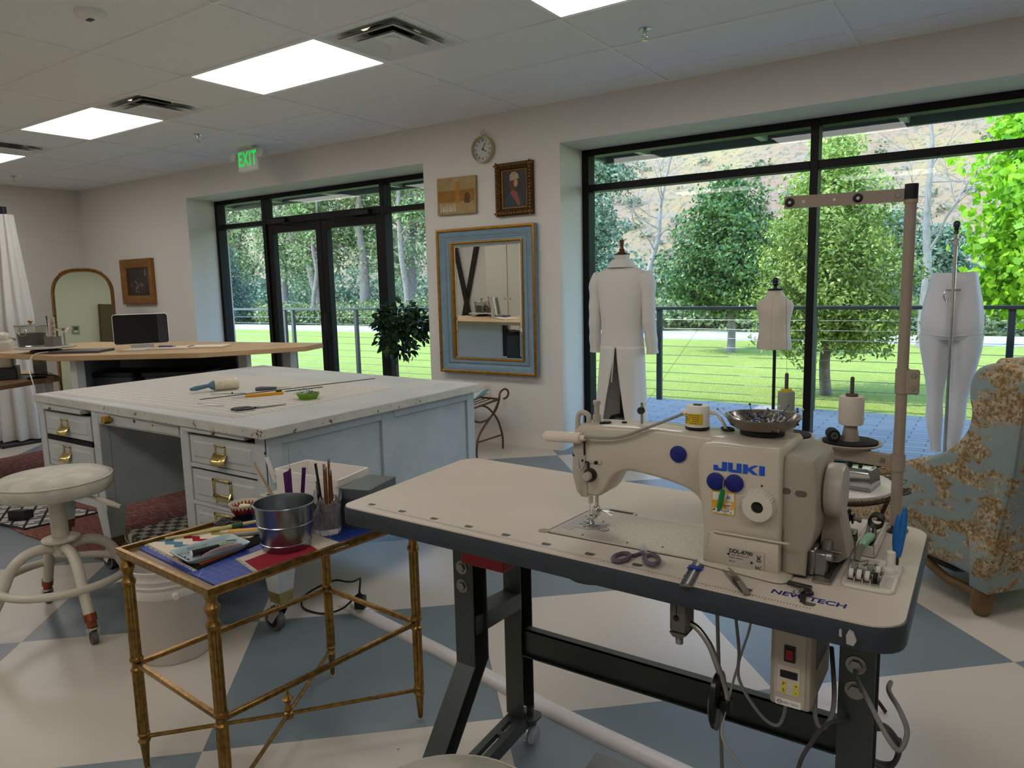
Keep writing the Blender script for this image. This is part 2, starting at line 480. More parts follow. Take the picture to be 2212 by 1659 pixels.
def door(n, x0, x1, hx):
    d = structure(thing('door_%d' % n, 'x', 'x', ((x0+x1)/2, FYA, 0))); del d['label'], d['category']
    f = MB(); ya, yb = FYA+.02, FYB-.02
    f.box(x0, x0+.085, ya, yb, .01, 2.10, .003); f.box(x1-.085, x1, ya, yb, .01, 2.10, .003)
    f.box(x0+.085, x1-.085, ya, yb, 2.005, 2.10, .003); f.box(x0+.085, x1-.085, ya, yb, .01, .26, .003)
    build('door_frame', f, M_frame, d); pane('glass_pane', x0+.085, x1-.085, .26, 2.005, d)
    if hx:
        h = MB(); s = -1 if hx < (x0+x1)/2 else 1; s = -s
        h.tube(spline([(hx, ya, 1.09), (hx, ya-.05, 1.09), (hx+s*.006, ya-.062, 1.07), (hx+s*.006, ya-.062, .84), (hx, ya-.05, .82), (hx, ya, .82)], 4), .011, 8)
        build('door_handle', h, M_frame, d)
    cx = x0+.12 if n == 1 else x1-.12
    s = 1 if n == 1 else -1
    cl = MB().box(min(cx, cx+s*.26), max(cx, cx+s*.26), ya-.06, ya, 2.10, 2.155, .006)
    cl.tube([(cx+s*.2, ya-.05, 2.095), (cx+s*.42, ya-.14, 2.085), (cx+s*.58, ya-.03, 2.085)], .007, 6)
    build('door_closer', cl, mat('closer_dark', (38, 36, 34), .35, .6), d)
door(1, -7.042, -6.150, 0); door(2, -6.146, -5.25, -6.09)

# ------------------------------------------------------------------ ceiling fittings
M_diff = mat('light_diffuser', (250, 246, 243), .5, emit=(255, 249, 243), estr=8.4)
lamp_labels = {0: 'lit ceiling panel touching the square vent with the open round duct, largest fully in view',
               1: 'lit ceiling panel touching the vent nearer the far left corner',
               2: 'lit ceiling panel cut by the left edge of the photo', 3: 'lit ceiling panel cut by the top edge of the photo'}
def lamp(i, lx, ly):
    t = thing('ceiling_light', lamp_labels.get(i, 'ceiling panel light out of view, added to the grid for room light'), 'ceiling light', (lx+TX/2, ly+TY/2, H), 0, 'panel lights in the suspended ceiling')
    f = MB(); a, b, c, d = lx+.012, lx+TX-.012, ly+.012, ly+TY-.012
    for q in ((a, b, c, c+.014), (a, b, d-.014, d), (a, a+.014, c+.014, d-.014), (b-.014, b, c+.014, d-.014)): f.box(*q, H-.004, H+.03)
    build('frame', f, M_tbar, t, smooth=0)
    build('diffuser', MB().box(a+.014, b-.014, c+.014, d-.014, H-.002, H+.012), M_diff, t, smooth=0)
for i, (lx, ly) in enumerate(lights_): lamp(i, lx, ly)
def vent(lx, ly, label):
    t = thing('ceiling_vent', label, 'air vent', (lx+TY/2, ly+TY/2, H), 0, 'square air diffusers in the ceiling')
    cx, cy = lx+TY/2, ly+TY/2; R = TY/2-.012
    M_v = mat('vent_white_metal', (222, 222, 218), .4, .0)
    p = MB()
    def ringq(r0, z0, r1, z1):
        for k in range(4):
            a, b = [(1, 1), (-1, 1), (-1, -1), (1, -1)][k], [(-1, 1), (-1, -1), (1, -1), (1, 1)][k]
            p.quad((cx+a[0]*r0, cy+a[1]*r0, z0), (cx+b[0]*r0, cy+b[1]*r0, z0), (cx+b[0]*r1, cy+b[1]*r1, z1), (cx+a[0]*r1, cy+a[1]*r1, z1))
    ringq(R, H-.006, R-.02, H-.006); ringq(R-.02, H-.006, .16, H+.036); ringq(.16, H+.036, .12, H+.045); ringq(R, H-.006, R, H+.02)
    build('pan', p, M_v, t, smooth=20, recalc=False)
    p = MB()
    p.lathe([(.135, H+.040), (.105, H+.040), (.105, H+.14), (0, H+.14)], (cx, cy, 0), 24)
    build('duct', p, mat('dark_duct', (58, 58, 60), .8), t)
    def cone(nm, r0, z0, r1, z1):
        global_p = MB()
        pts = lambda r, z: [(cx+r, cy+r, z), (cx-r, cy+r, z), (cx-r, cy-r, z), (cx+r, cy-r, z)]
        global_p.loft([pts(r0+.012, z0-.004), pts(r0, z0), pts(r1, z1), pts(r1-.003, z1+.004), pts(r0-.003, z0+.006), pts(r0+.012, z0+.004)], caps=False)
        build(nm, global_p, M_v, t, smooth=20)
    cone('outer_louver', .205, H-.014, .125, H+.016); cone('inner_louver', .14, H-.024, .07, H+.006)
    q = MB().loft([[(cx+s*x, cy+s*y, z) for x, y in ((1, 1), (-1, 1), (-1, -1), (1, -1))] for s, z in ((.078, H+.004), (.055, H+.012))])
    q.cyl((cx, cy, H+.005), (cx, cy, H-.002), .05, .05, 20)
    build('center_plate', q, M_v, t, smooth=30)
vent(*vents_[0], 'square ceiling vent with an open round duct, touching the largest lit panel')
vent(*vents_[1], 'square ceiling vent between the first and second rows of lit panels, half closed')
vent(*vents_[2], 'square ceiling vent beside the lit panel at the far left')
def sprinkler(x, y, label):
    t = thing('fire_sprinkler', label, 'sprinkler', (x, y, H), 0, 'sprinkler heads in the ceiling')
    build('escutcheon', MB().lathe([(0, H), (.036, H), (.036, H-.004), (.022, H-.010), (0, H-.010)], (x, y, 0), 18), M_chrome, t)
    b = MB().cyl((x, y, H-.008), (x, y, H-.03), .011, .009, 10)
    b.tube([(x-.01, y, H-.028), (x-.014, y, H-.045), (x, y, H-.06)], .003, 6).tube([(x+.01, y, H-.028), (x+.014, y, H-.045), (x, y, H-.06)], .003, 6)
    build('head', b, M_chrome, t)
    build('deflector', MB().cyl((x, y, H-.060), (x, y, H-.063), .017, .017, 14), M_chrome, t)
sprinkler(-1.728, 3.951, 'chrome ceiling sprinkler above the wide window, nearest of them')
sprinkler(-5.992, 3.987, 'small ceiling sprinkler left of the green exit sign')
sprinkler(-9.57, 3.96, 'tiny ceiling sprinkler near the far left corner')
t = thing('smoke_detector', 'round white smoke detector on the ceiling at top left', 'smoke detector', (-3.821, 2.007, H))
x, y = -3.821, 2.007
build('housing', MB().lathe([(0, H), (.072, H), (.073, H-.018), (.064, H-.036), (.05, H-.046), (0, H-.048)], (x, y, 0), 28), mat('cream_plastic', (232, 230, 222), .45), t)
build('grille', MB().box(x+.0, x+.042, y-.030, y-.002, H-.0505, H-.044, .003), mat('detector_grille', (60, 62, 80), .5), t)
# exit sign, hung from the ceiling
t = thing('exit_sign', 'white emergency sign with green EXIT letters hung at the ceiling', 'exit sign', (-6.12, 4.62, H))
ex0, ex1, ey, ez0, ez1 = -6.30, -5.99, 4.60, 2.512, 2.722
build('housing', MB().box(ex0, ex1, ey, ey+.045, ez0, ez1, .008), mat('sign_white', (215, 214, 206), .4), t)
build('canopy', MB().box(-6.24, -6.05, ey-.01, ey+.055, ez1, H, .004), mat('sign_white', (215, 214, 206)), t)
M_exit = mat('exit_green_lit', (30, 200, 80), .5, emit=(30, 215, 85), estr=.75)
build('letters', text_mb('EXIT', .19, frame(((ex0+ex1)/2, ey-.001, (ez0+ez1)/2+.004), (1, 0, 0), (0, 0, 1)), .0006, sx=.66, spacing=1.12, bold=.004), M_exit, t)
for sx_ in (ex0-.02, ex1+.02):
    s = 1 if sx_ > -6.1 else -1
    l = MB().cyl((sx_-s*.02, ey+.02, ez1-.06), (sx_+s*.02, ey+.02, ez1-.06), .012, .012, 10)
    l.cyl((sx_+s*.035, ey-.01, ez1-.06), (sx_+s*.035, ey+.05, ez1-.065), .045, .03, 18)
    build('emergency_lamp', l, mat('sign_white', (215, 214, 206)), t)
# ------------------------------------------------------------------ outdoors
g = NT('patio_pavers', .85, .3)
o_ = g.obj()
br = g.n('ShaderNodeTexBrick', {'Vector': o_, 'Scale': 1.0, 'Mortar Size': .006, 'Brick Width': .30, 'Row Height': .10, 'Color1': (*lin((168, 166, 164)), 1), 'Color2': (*lin((146, 146, 148)), 1), 'Mortar': (*lin((92, 92, 94)), 1)})
g.color(g.mix(g.math('MULTIPLY', g.noise(6, 4), .5), br.outputs[0], (140, 138, 136))); g.bump(br.outputs[1], -.4, .004)
M_paver = g.m
structure(build('patio_pavers', MB().box(-40, 12, 5.62, 8.04, -.2, -.02), M_paver, smooth=0))
g = NT('lawn_grass', .9, .1)
f1 = g.noise(2.2, 6); f2 = g.noise(45, 3)
g.color(g.mix(g.ramp(f2, [(.35, 0.0), (.65, 1.0)]), g.mix(f1, (102, 120, 44), (134, 142, 62)), g.mix(f1, (136, 150, 70), (160, 166, 90))))
g.bump(f2, .8, .03)
M_lawn = g.m
structure(build('lawn', MB().box(-90, 40, 8.04, 17.0, -.3, -.06), M_lawn, smooth=0))
M_asph = mat('pale_asphalt', (172, 168, 166), .9, var=(3, (152, 149, 148), 5, .5))
structure(build('path', MB().box(-90, 40, 17.0, 19.6, -.3, -.05), M_asph, smooth=0))
M_bank = mat('river_bank_ground', (104, 116, 66), .95, var=(1.2, (128, 118, 84), 6, .5))
structure(build('riverbank', MB().box(-120, 50, 19.6, 45, -.6, -.12), M_bank, smooth=0))
M_water = mat('river_water', (120, 150, 170), .12)
structure(build('river', MB().box(-120, 50, 23.0, 29.5, -.5, -.08), M_water, smooth=0))

M_railmetal = mat('railing_dark_metal', (52, 58, 60), .4, .5)
t = thing('cable_railing', 'dark metal cable railing along the edge of the patio outside', 'railing', (-4, 7.95, -.02))
for x in (-11.5, -9.92, -9.72, -8.25, -6.67, -4.98, -3.29, -1.60, .08, 1.77):
    build('post', MB().box(x-.03, x+.03, 7.925, 7.975, -.02, 1.03, .004), M_railmetal, t)
build('top_rail', MB().box(-12, 3.4, 7.915, 7.985, 1.03, 1.065, .004), M_railmetal, t)
M_cable = mat('steel_cable', (150, 152, 150), .35, .8)
for k in range(9):
    build('cable', MB().cyl((-12, 7.95, .10+k*.102), (3.4, 7.95, .10+k*.102), .0032, n=6), M_cable, t)

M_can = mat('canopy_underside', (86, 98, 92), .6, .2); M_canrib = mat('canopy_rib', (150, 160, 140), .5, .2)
for x0, x1, lb in ((-11.5, -3.85, 'dark metal canopy outside over the glass doors'), (-3.55, 3.2, 'dark metal canopy outside over the wide window')):
    t = thing('door_canopy', lb, 'canopy', ((x0+x1)/2, 6.3, 2.62))
    c = MB().box(x0, x1, 5.62, 7.05, 2.665, 2.70); c.box(x0, x1, 7.05, 7.10, 2.585, 2.72); c.box(x0, x0+.05, 5.62, 7.05, 2.60, 2.72); c.box(x1-.05, x1, 5.62, 7.05, 2.60, 2.72)
    build('roof_sheet', c, M_can, t, smooth=0)
    n = int((x1-x0)/1.15)
    for k in range(n):
        x = x0+.5+k*1.15
        build('rib', MB().box(x-.03, x+.03, 5.62, 7.05, 2.61, 2.665), M_canrib, t, smooth=0)

def leaf_mat(name, a, b, c, trl=.25):
    m = bpy.data.materials.new(name); m.use_nodes = True; nt = m.node_tree
    nt.nodes.remove(nt.nodes['Principled BSDF']); out = nt.nodes['Material Output']
    ge = nt.nodes.new('ShaderNodeNewGeometry'); r = nt.nodes.new('ShaderNodeValToRGB')
    r.color_ramp.elements.new(.5)
    for e, p, q in zip(r.color_ramp.elements, (0, .5, 1), (a, b, c)): e.position = p; e.color = (*lin(q), 1)
    nt.links.new(ge.outputs['Random Per Island'], r.inputs[0])
    d = nt.nodes.new('ShaderNodeBsdfPrincipled'); d.inputs['Roughness'].default_value = .45; d.inputs['Specular IOR Level'].default_value = .35
    tl = nt.nodes.new('ShaderNodeBsdfTranslucent'); mx = nt.nodes.new('ShaderNodeMixShader'); mx.inputs[0].default_value = trl
    nt.links.new(r.outputs[0], d.inputs['Base Color']); nt.links.new(r.outputs[0], tl.inputs[0])
    nt.links.new(d.outputs[0], mx.inputs[1]); nt.links.new(tl.outputs[0], mx.inputs[2]); nt.links.new(mx.outputs[0], out.inputs[0])
    return m
L_dark = leaf_mat('leaves_dark_green', (48, 76, 32), (68, 98, 40), (100, 126, 60))
L_mid = leaf_mat('leaves_mid_green', (70, 92, 50), (102, 124, 66), (142, 160, 98))
L_yel = leaf_mat('leaves_yellow_green', (98, 122, 44), (130, 150, 58), (164, 178, 88))
L_bri = leaf_mat('leaves_bright_green', (110, 160, 24), (146, 196, 34), (180, 218, 60), .5)
L_grey = leaf_mat('leaves_grey_green', (70, 92, 66), (100, 122, 92), (138, 156, 122))
L_spr = leaf_mat('needles_blue_green', (36, 62, 54), (48, 76, 64), (70, 98, 84), .15)
L_far = leaf_mat('leaves_riverside', (84, 102, 58), (120, 134, 82), (170, 180, 128), .4)

import numpy as np
def foliage(name, blobs, n, size, m, parent, seed=1, droop=0, asp=.6, shell=.35):
    """leaf quads scattered through lumpy ellipsoid masses"""
    g = np.random.default_rng(seed); B = np.array(blobs, float); base = np.array(parent.location) if parent else np.zeros(3)
    w = (B[:, 3]*B[:, 4]*B[:, 5])**.75; B = B[g.choice(len(B), n, p=w/w.sum())]
    def unit(v): return v/np.maximum(np.linalg.norm(v, axis=1, keepdims=True), 1e-9)
    d = unit(g.normal(size=(n, 3)))
    rr = 1-shell*g.random(n)**1.5
    rr *= 1+.10*(g.random(n) < .15)
    ph = B[:, 0]*3+B[:, 2]*5
    lump = 1+.24*np.sin(d[:, 0]*6+ph)*np.sin(d[:, 1]*5+ph*.7)+.19*np.sin(d[:, 2]*9+ph*1.3+d[:, 0]*5)
    p = B[:, :3]+d*B[:, 3:6]*(rr*lump)[:, None]-base
    nr = unit(d*.55+g.normal(size=(n, 3))*.6+np.array([0, 0, .25]))
    up = g.normal(size=(n, 3))*np.array([1, 1, .6])+np.array([0, 0, -droop])
    a_ = unit(np.cross(up, nr)); b_ = np.cross(nr, a_)
    s_ = (size*(.6+.75*g.random(n)))[:, None]
    vs = np.empty((n, 4, 3)); vs[:, 0] = p-b_*s_; vs[:, 1] = p+a_*s_*asp-b_*s_*.1; vs[:, 2] = p+b_*s_; vs[:, 3] = p-a_*s_*asp-b_*s_*.1
    me = bpy.data.meshes.new(name); me.vertices.add(4*n); me.vertices.foreach_set('co', vs.ravel()); me.loops.add(4*n); me.loops.foreach_set('vertex_index', np.arange(4*n, dtype=np.int32))
    me.polygons.add(n); me.polygons.foreach_set('loop_start', np.arange(0, 4*n, 4, dtype=np.int32)); me.polygons.foreach_set('loop_total', np.full(n, 4, dtype=np.int32)); me.update(calc_edges=True)
    return link(name, me, m, parent)
M_bark = mat('grey_bark', (128, 116, 104), .9, var=(9, (92, 82, 74), 6, .5), bump=(20, .6))
M_bark_pale = mat('pale_dead_wood', (136, 128, 118), .85, var=(7, (104, 96, 90), 5, .5))
def trunk(parent, base, top, r0, r1, seed=1, nb=6, blen=1.2, m=None, z0=.45, name='trunk', sub=2):
    R = random.Random(seed); base, top = V(base), V(top); mb = MB()
    L = (top-base).length
    pts = [base+(top-base)*(i/6)+V((R.gauss(0, .009*L) if 0 < i else 0, R.gauss(0, .009*L) if 0 < i else 0, 0)) for i in range(7)]
    pts = spline(pts, 3); n = len(pts)
    mb.tube(pts, [r0*(1.35 if i == 0 else 1)+(r1-r0)*i/(n-1) for i in range(n)], 9)
    def branch(p, d, ln, r, lev):
        q = [p]; dd = V(d).normalized()
        for k in range(4):
            dd = (dd+V((R.gauss(0, .22), R.gauss(0, .22), R.gauss(.06, .18)))).normalized(); q.append(q[-1]+dd*ln/4)
        mb.tube(q, [r*.8, r*.62, r*.48, r*.34, r*.14], 5)
        if lev > 0:
            for k in range(3):
                i = R.randint(1, 3); branch(q[i], dd+V((R.gauss(0, .8), R.gauss(0, .8), R.gauss(.2, .5))), ln*.6, r*.5, lev-1)
    for k in range(nb):
        f = z0+(1-z0)*k/max(1, nb-1)*.97; i = min(n-1, int(f*(n-1)))
        a = R.uniform(0, 2*PI)
        branch(pts[i], V((math.cos(a), math.sin(a), R.uniform(.3, .9))), blen*(1.15-.6*f)*R.uniform(.7, 1.2), (r0+(r1-r0)*f)*.5, sub)
    return build(name, mb, m or M_bark, parent, smooth=60)
def tree(label, x, y, h, tr, crowns, n, size, m, seed, nb=7, droop=0, asp=.6, lean=0, bark=None, shell=.35, group=None):
    t = thing('tree', label, 'tree', (x, y, -.08), 0, group)
    trunk(t, (x, y, -.1), (x+lean, y, h), tr, tr*.3, seed, nb, h*.32, bark, z0=.3)
    foliage('crown', crowns, n, size, m, t, seed, droop, asp, shell)
    return t
tree('dark green round-headed tree on the lawn between the two nearest dress forms', -4.387, 14.2, 2.6, .085,
     [(-4.45, 14.2, 1.75, 1.12, 1.1, 1.0), (-4.5, 14.2, 2.5, .75, .75, .75), (-4.1, 14.1, 1.35, .8, .8, .65), (-4.95, 14.1, 1.3, .75, .75, .6), (-4.5, 14.2, 3.0, .35, .35, .4)], 30000, .042, L_dark, 3, droop=.6, asp=.55, shell=.6)
tree('yellow-green tree on the lawn just right of the dark window mullion, trunk showing', -1.713, 9.34, 2.5, .07,
     [(-1.72, 9.35, 1.25, .84, .8, .75), (-1.7, 9.35, 1.9, .68, .65, .65), (-1.95, 9.2, .85, .55, .5, .42), (-1.35, 9.3, .85, .5, .5, .4), (-1.72, 9.35, 2.5, .38, .38, .45)], 34000, .030, L_yel, 5, droop=.7, asp=.45, shell=.6)
tree('bright lime-green leafy tree at the far right edge of the wide window', .55, 9.7, 3.6, .09,
     [(.42, 9.7, 2.35, .75, .7, .85), (.35, 9.6, 1.55, .62, .6, .6), (.6, 9.7, 3.2, .55, .5, .6), (.05, 9.6, 1.2, .4, .4, .35), (.2, 9.6, 2.9, .35, .3, .35)], 15000, .045, L_bri, 8, droop=.3, asp=.75, shell=.7)
tree('pale yellow-green tree behind the mullion of the wide window', -3.75, 19.8, 4.2, .1,
     [(-3.7, 19.8, 3.4, 1.0, .9, 1.1), (-3.9, 19.8, 2.2, 1.2, 1, 1.0), (-3.6, 19.8, 4.4, .6, .6, .7)], 14000, .055, L_yel, 12, droop=.5, asp=.5, shell=.8)
R9 = random.Random(21)
def big(label, k, y, h, r, m, seed, n=7000, size=.2, lean=0, bark=None, low=.25, group=None):
    x = k*y; cs = []
    for i in range(9):
        a = R9.uniform(0, 2*PI); f = low+(1-low)*i/8
        cs.append((x+lean*f+math.cos(a)*r*.5, y+math.sin(a)*r*.3, h*f, r*R9.uniform(.38, .62), r*.5, h*.13))
    return tree(label, x, y, h*.95, .16+.01*h, cs, n, size, m, seed, 7, .3, .55, lean, bark, .8, group)
big('tall grey-green riverside tree at the left end of the wide window behind the white tailcoat', -.545, 24, 7.4, 2.3, L_grey, 31, 24000, .075)
big('low grey-green riverside tree in the wide window behind the dead white trunk', -.10, 26, 3.1, 2.0, L_grey, 33, 14000, .075, low=.3)
big('green riverside tree at the right end of the wide window behind the lime-green one', .06, 23, 3.6, 1.7, L_mid, 34, 12000, .075)
big('leafy green tree in the narrow pane right of the glass doors', -.885, 26, 9.5, 2.6, L_far, 35, 10000, .095)
big('broad cottonwood with a thick grey trunk seen through the right glass door', -1.015, 22, 8.5, 3.4, L_far, 36, 17000, .085, low=.34)
big('thin leafy tree with a leaning trunk seen through the left glass door', -1.135, 23, 8.2, 2.4, L_mid, 37, 8000, .085, lean=-1.2, low=.35)
big('leafy tree behind the left post of the glass doors', -1.24, 27, 9.0, 2.8, L_far, 38, 9500, .10)
big('leafy green tree in the narrow pane left of the glass doors', -1.38, 30, 8.6, 2.9, L_far, 39, 9500, .11, low=.35)
t = thing('spruce', 'dark blue-green conifer in the narrow pane left of the glass doors', 'tree', (-1.435*20, 20, -.1))
x = -1.435*20
build('trunk', MB().cyl((x, 20, -.1), (x, 20, 3.2), .12, .03, 8), M_bark, t)
foliage('crown', [(x, 20, .4+.35*i, 1.35*(1-i/10)+.1, 1.2*(1-i/10)+.1, .32) for i in range(9)], 16000, .055, L_spr, t, 41, .8, .3, .8)
for k_, y_, h_, ln_, r_, sd_, lb_ in ((-1.165, 21.0, 6.5, .9, .10, 71, 'slim grey leaning trunk with few leaves, left of the pair in the left glass door'), (-1.12, 21.5, 6.8, -1.1, .11, 72, 'slim grey trunk crossing behind the leaning one in the left glass door'), (-.905, 20.6, 7.5, -.2, .13, 73, 'straight grey trunk in the narrow pane right of the glass doors'), (-1.455, 22.5, 7.0, -1.0, .15, 74, 'thick grey trunk above the dark conifer left of the glass doors')):
    t = thing('bare_trunk_tree', lb_, 'tree', (k_*y_, y_, -.1))
    trunk(t, (k_*y_, y_, -.1), (k_*y_+ln_, y_, h_), r_, r_*.4, sd_, 8, 1.7, M_bark, .3)
    foliage('crown', [(k_*y_+ln_*f+q, y_, h_*f, .7, .6, .45) for f, q in ((.55, .5), (.7, -.5), (.85, .4), (.95, -.2))], 2200, .085, L_mid, t, sd_, .3, .55, .8)
def dead(label, x, y, h, lean, seed):
    t = thing('dead_tree', label, 'tree', (x, y, -.08))
    trunk(t, (x, y, -.1), (x+lean, y, h), .105, .02, seed, 13, h*.36, M_bark_pale, .38, 'bare_branches', 2)
dead('bare white dead tree above the white leg form', -1.25, 16.2, 4.7, -.1, 51)
dead('bare grey dead tree behind the white tailcoat shoulder', -8.3, 18.6, 5.0, 1.0, 54)
# hedge of riverside bushes past the path: too tangled to count
t = MB()
hb = []
for i in range(64):
    y = R9.uniform(20.4, 22.6); k = -1.62+i*1.85/63; s = R9.uniform(.6, 1.15)
    hb.append((k*y, y, .22+.1*s, 1.1*s, .7, .50*s))
tag(foliage('riverside_bushes', hb, 60000, .065, L_far, None, 61, .2, .6, .5), 'tangled green bushes along the far side of the path', 'bushes', kind='stuff')
hb = []
for i in range(40):
    y = R9.uniform(30, 33); k = -1.7+i*2.0/39; s = R9.uniform(.8, 1.5)
    hb.append((k*y, y, .6+.3*s, 2.0*s, .9, 1.25*s))
tag(foliage('far_bank_shrubs', hb, 30000, .12, L_grey, None, 62, .2, .6, .6), 'grey-green shrubs on the far river bank under the hill', 'bushes', kind='stuff')
# far hillside
def hz(x, y):
    b = (y-34)*.52
    return b+noise.noise((x*.03, y*.03, 0))*5*min(1, (y-34)/25)+noise.noise((x*.12, y*.12, 3))*1.3+noise.noise((x*.45, y*.45, 6))*.35-.3
hm = MB().grid(lambda u, v: (-210+u*270, 34+v*130, hz(-210+u*270, 34+v*130)), 190, 100)
g = NT('dry_hillside', .95, .1)
d1 = g.noise(.10, 6); d2 = g.noise(.9, 8, rough=.7); d3 = g.noise(2.6, 6, rough=.75)
cc = g.mix(g.ramp(d1, [(.38, 0.0), (.62, 1.0)]), (146, 116, 96), (156, 136, 94))
cc = g.mix(g.ramp(d2, [(.45, 0.0), (.62, .8)]), cc, (138, 124, 110))
cc = g.mix(g.ramp(d3, [(.53, 0.0), (.60, .85)]), cc, (92, 98, 70))
g.color(cc); g.bump(d3, .7, .5)
structure(build('hillside', hm, g.m, smooth=60))
L_sage = leaf_mat('sage_leaves', (78, 86, 60), (104, 110, 80), (128, 130, 100), .2)
hb = []; R = random.Random(77)
for i in range(1500):
    y = 36+R.random()**1.2*95; x = R.uniform(-1.75, .3)*y; q = R.uniform(.25, .75)*(1 if R.random() < .85 else 1.7)
    hb.append((x, y, hz(x, y)+q*.25, q, q*.8, q*.55))
tag(foliage('sagebrush', hb, 70000, .13, L_sage, None, 63, 0, .6, .7), 'sagebrush clumps scattered over the dry hillside', 'bushes', kind='stuff')
# ------------------------------------------------------------------ big painted cutting table
def painted(name, rgb, rgb2, chip=.70, chipcol=(96, 72, 58), rough=.5):
    g = NT(name, rough, .4)
    c = g.mix(g.ramp(g.noise(7, 6, rough=.65), [(.35, 0.0), (.65, 1.0)]), rgb, rgb2)
    ch = g.ramp(g.noise(26, 6, rough=.7), [(.0, 0.0), (chip, 0.0), (chip+.02, 1.0)])
    g.color(g.mix(ch, c, chipcol)); g.bump(g.noise(90, 4), .12, .004)
    return g.m
M_desk = painted('chalky_grey_paint', (186, 190, 190), (172, 177, 178), .78)
M_deskworn = painted('worn_white_paint', (200, 198, 190), (182, 180, 172), .61)
# top: printed grid sheet over paint
g = NT('cutting_grid_top', .42, .45)
X, Y, Z = g.xyz()
def gridline(co, step, wdt):
    return g.math('LESS_THAN', g.math('ABSOLUTE', g.math('SUBTRACT', g.math('FRACT', g.math('DIVIDE', co, step)), .5)), wdt)
gl_ = g.math('MAXIMUM', gridline(X, .0508, .045), gridline(Y, .0508, .05))
def inside(a, b, co): return g.math('MULTIPLY', g.math('GREATER_THAN', co, a), g.math('LESS_THAN', co, b))
ins = g.math('MULTIPLY', inside(-.93, .68, X), inside(-.57, .36, Y))
rul = g.math('MULTIPLY', g.math('MULTIPLY', inside(-.93, .68, X), inside(-.59, -.545, Y)), gridline(X, .0254, .16))
rul2 = g.math('MULTIPLY', g.math('MULTIPLY', inside(-.57, .36, Y), inside(.66, .70, X)), gridline(Y, .0254, .16))
base = g.mix(g.ramp(g.noise(4, 5), [(.35, 0.0), (.65, 1.0)]), (196, 196, 192), (182, 184, 184))
sheet = g.mix(g.math('MULTIPLY', gl_, .8), (208, 202, 192), (132, 126, 120))
c = g.mix(ins, base, sheet)
c = g.mix(g.math('MULTIPLY', g.math('MAXIMUM', rul, rul2), .75), c, (110, 92, 84))
edge = g.math('MULTIPLY', g.math('SUBTRACT', g.math('MULTIPLY', inside(-.95, .70, X), inside(-.60, .375, Y)), g.math('MULTIPLY', inside(-.945, .695, X), inside(-.595, .37, Y))), .7)
g.color(g.mix(edge, c, (226, 224, 218))); g.bump(g.noise(8, 5), .06)
M_gridtop = g.m
M_drw = painted('drawer_paint', (184, 186, 182), (172, 175, 172), .80)

T_ = thing('cutting_table', 'large pale grey painted cutting table with drawers and brass pulls', 'table', (-3.24, 2.35, 0))
top = MB(); top.prism([(-4.215, 1.722), (-2.258, 1.668), (-2.258, 3.035), (-4.235, 3.175)], .803, .845, b=.004)
for k, f in enumerate(top.f):
    pass
def split_top():
    o = build('tabletop', top, [M_gridtop, M_deskworn], T_, smooth=30)
    for p in o.data.polygons: p.material_index = 0 if p.normal.z > .5 else 1
split_top()
b = MB()
FR = 1.712                              # front plane of the two pedestals
def ped(x0, x1, z0=.315):
    b.box(x0+.004, x0+.035, FR+.045, 2.305, z0+.001, .802); b.box(x1-.035, x1-.004, FR+.045, 2.305, z0+.001, .802)
    b.box(x0+.002, x1-.002, 2.305, 2.33, z0, .803); b.box(x0+.036, x1-.036, FR+.05, 2.30, z0, z0+.02)
    for a in (x0, x1-.06): b.box(a, a+.06, FR, FR+.05, z0, .803, .003)
    b.box(x0+.06, x1-.06, FR+.002, FR+.03, z0, z0+.04)
ped(-4.16, -3.55); ped(-2.87, -2.306)
for x0, x1 in ((-4.10, -3.61), (-2.81, -2.347)):
    for z in (.635, .472):
        if z > .6 and x0 < -3.5: continue
        b.box(x0, x1, FR+.001, FR+.03, z-.006, z+.011)
b.box(-3.56, -2.86, FR+.005, 2.33, .745, .753)
build('carcass', b, M_desk, T_, smooth=30)
# second half of the table behind
b = MB(); b.box(-4.16, -2.36, 2.34, 2.98, .30, .803)
build('rear_carcass', b, M_desk, T_, smooth=30)
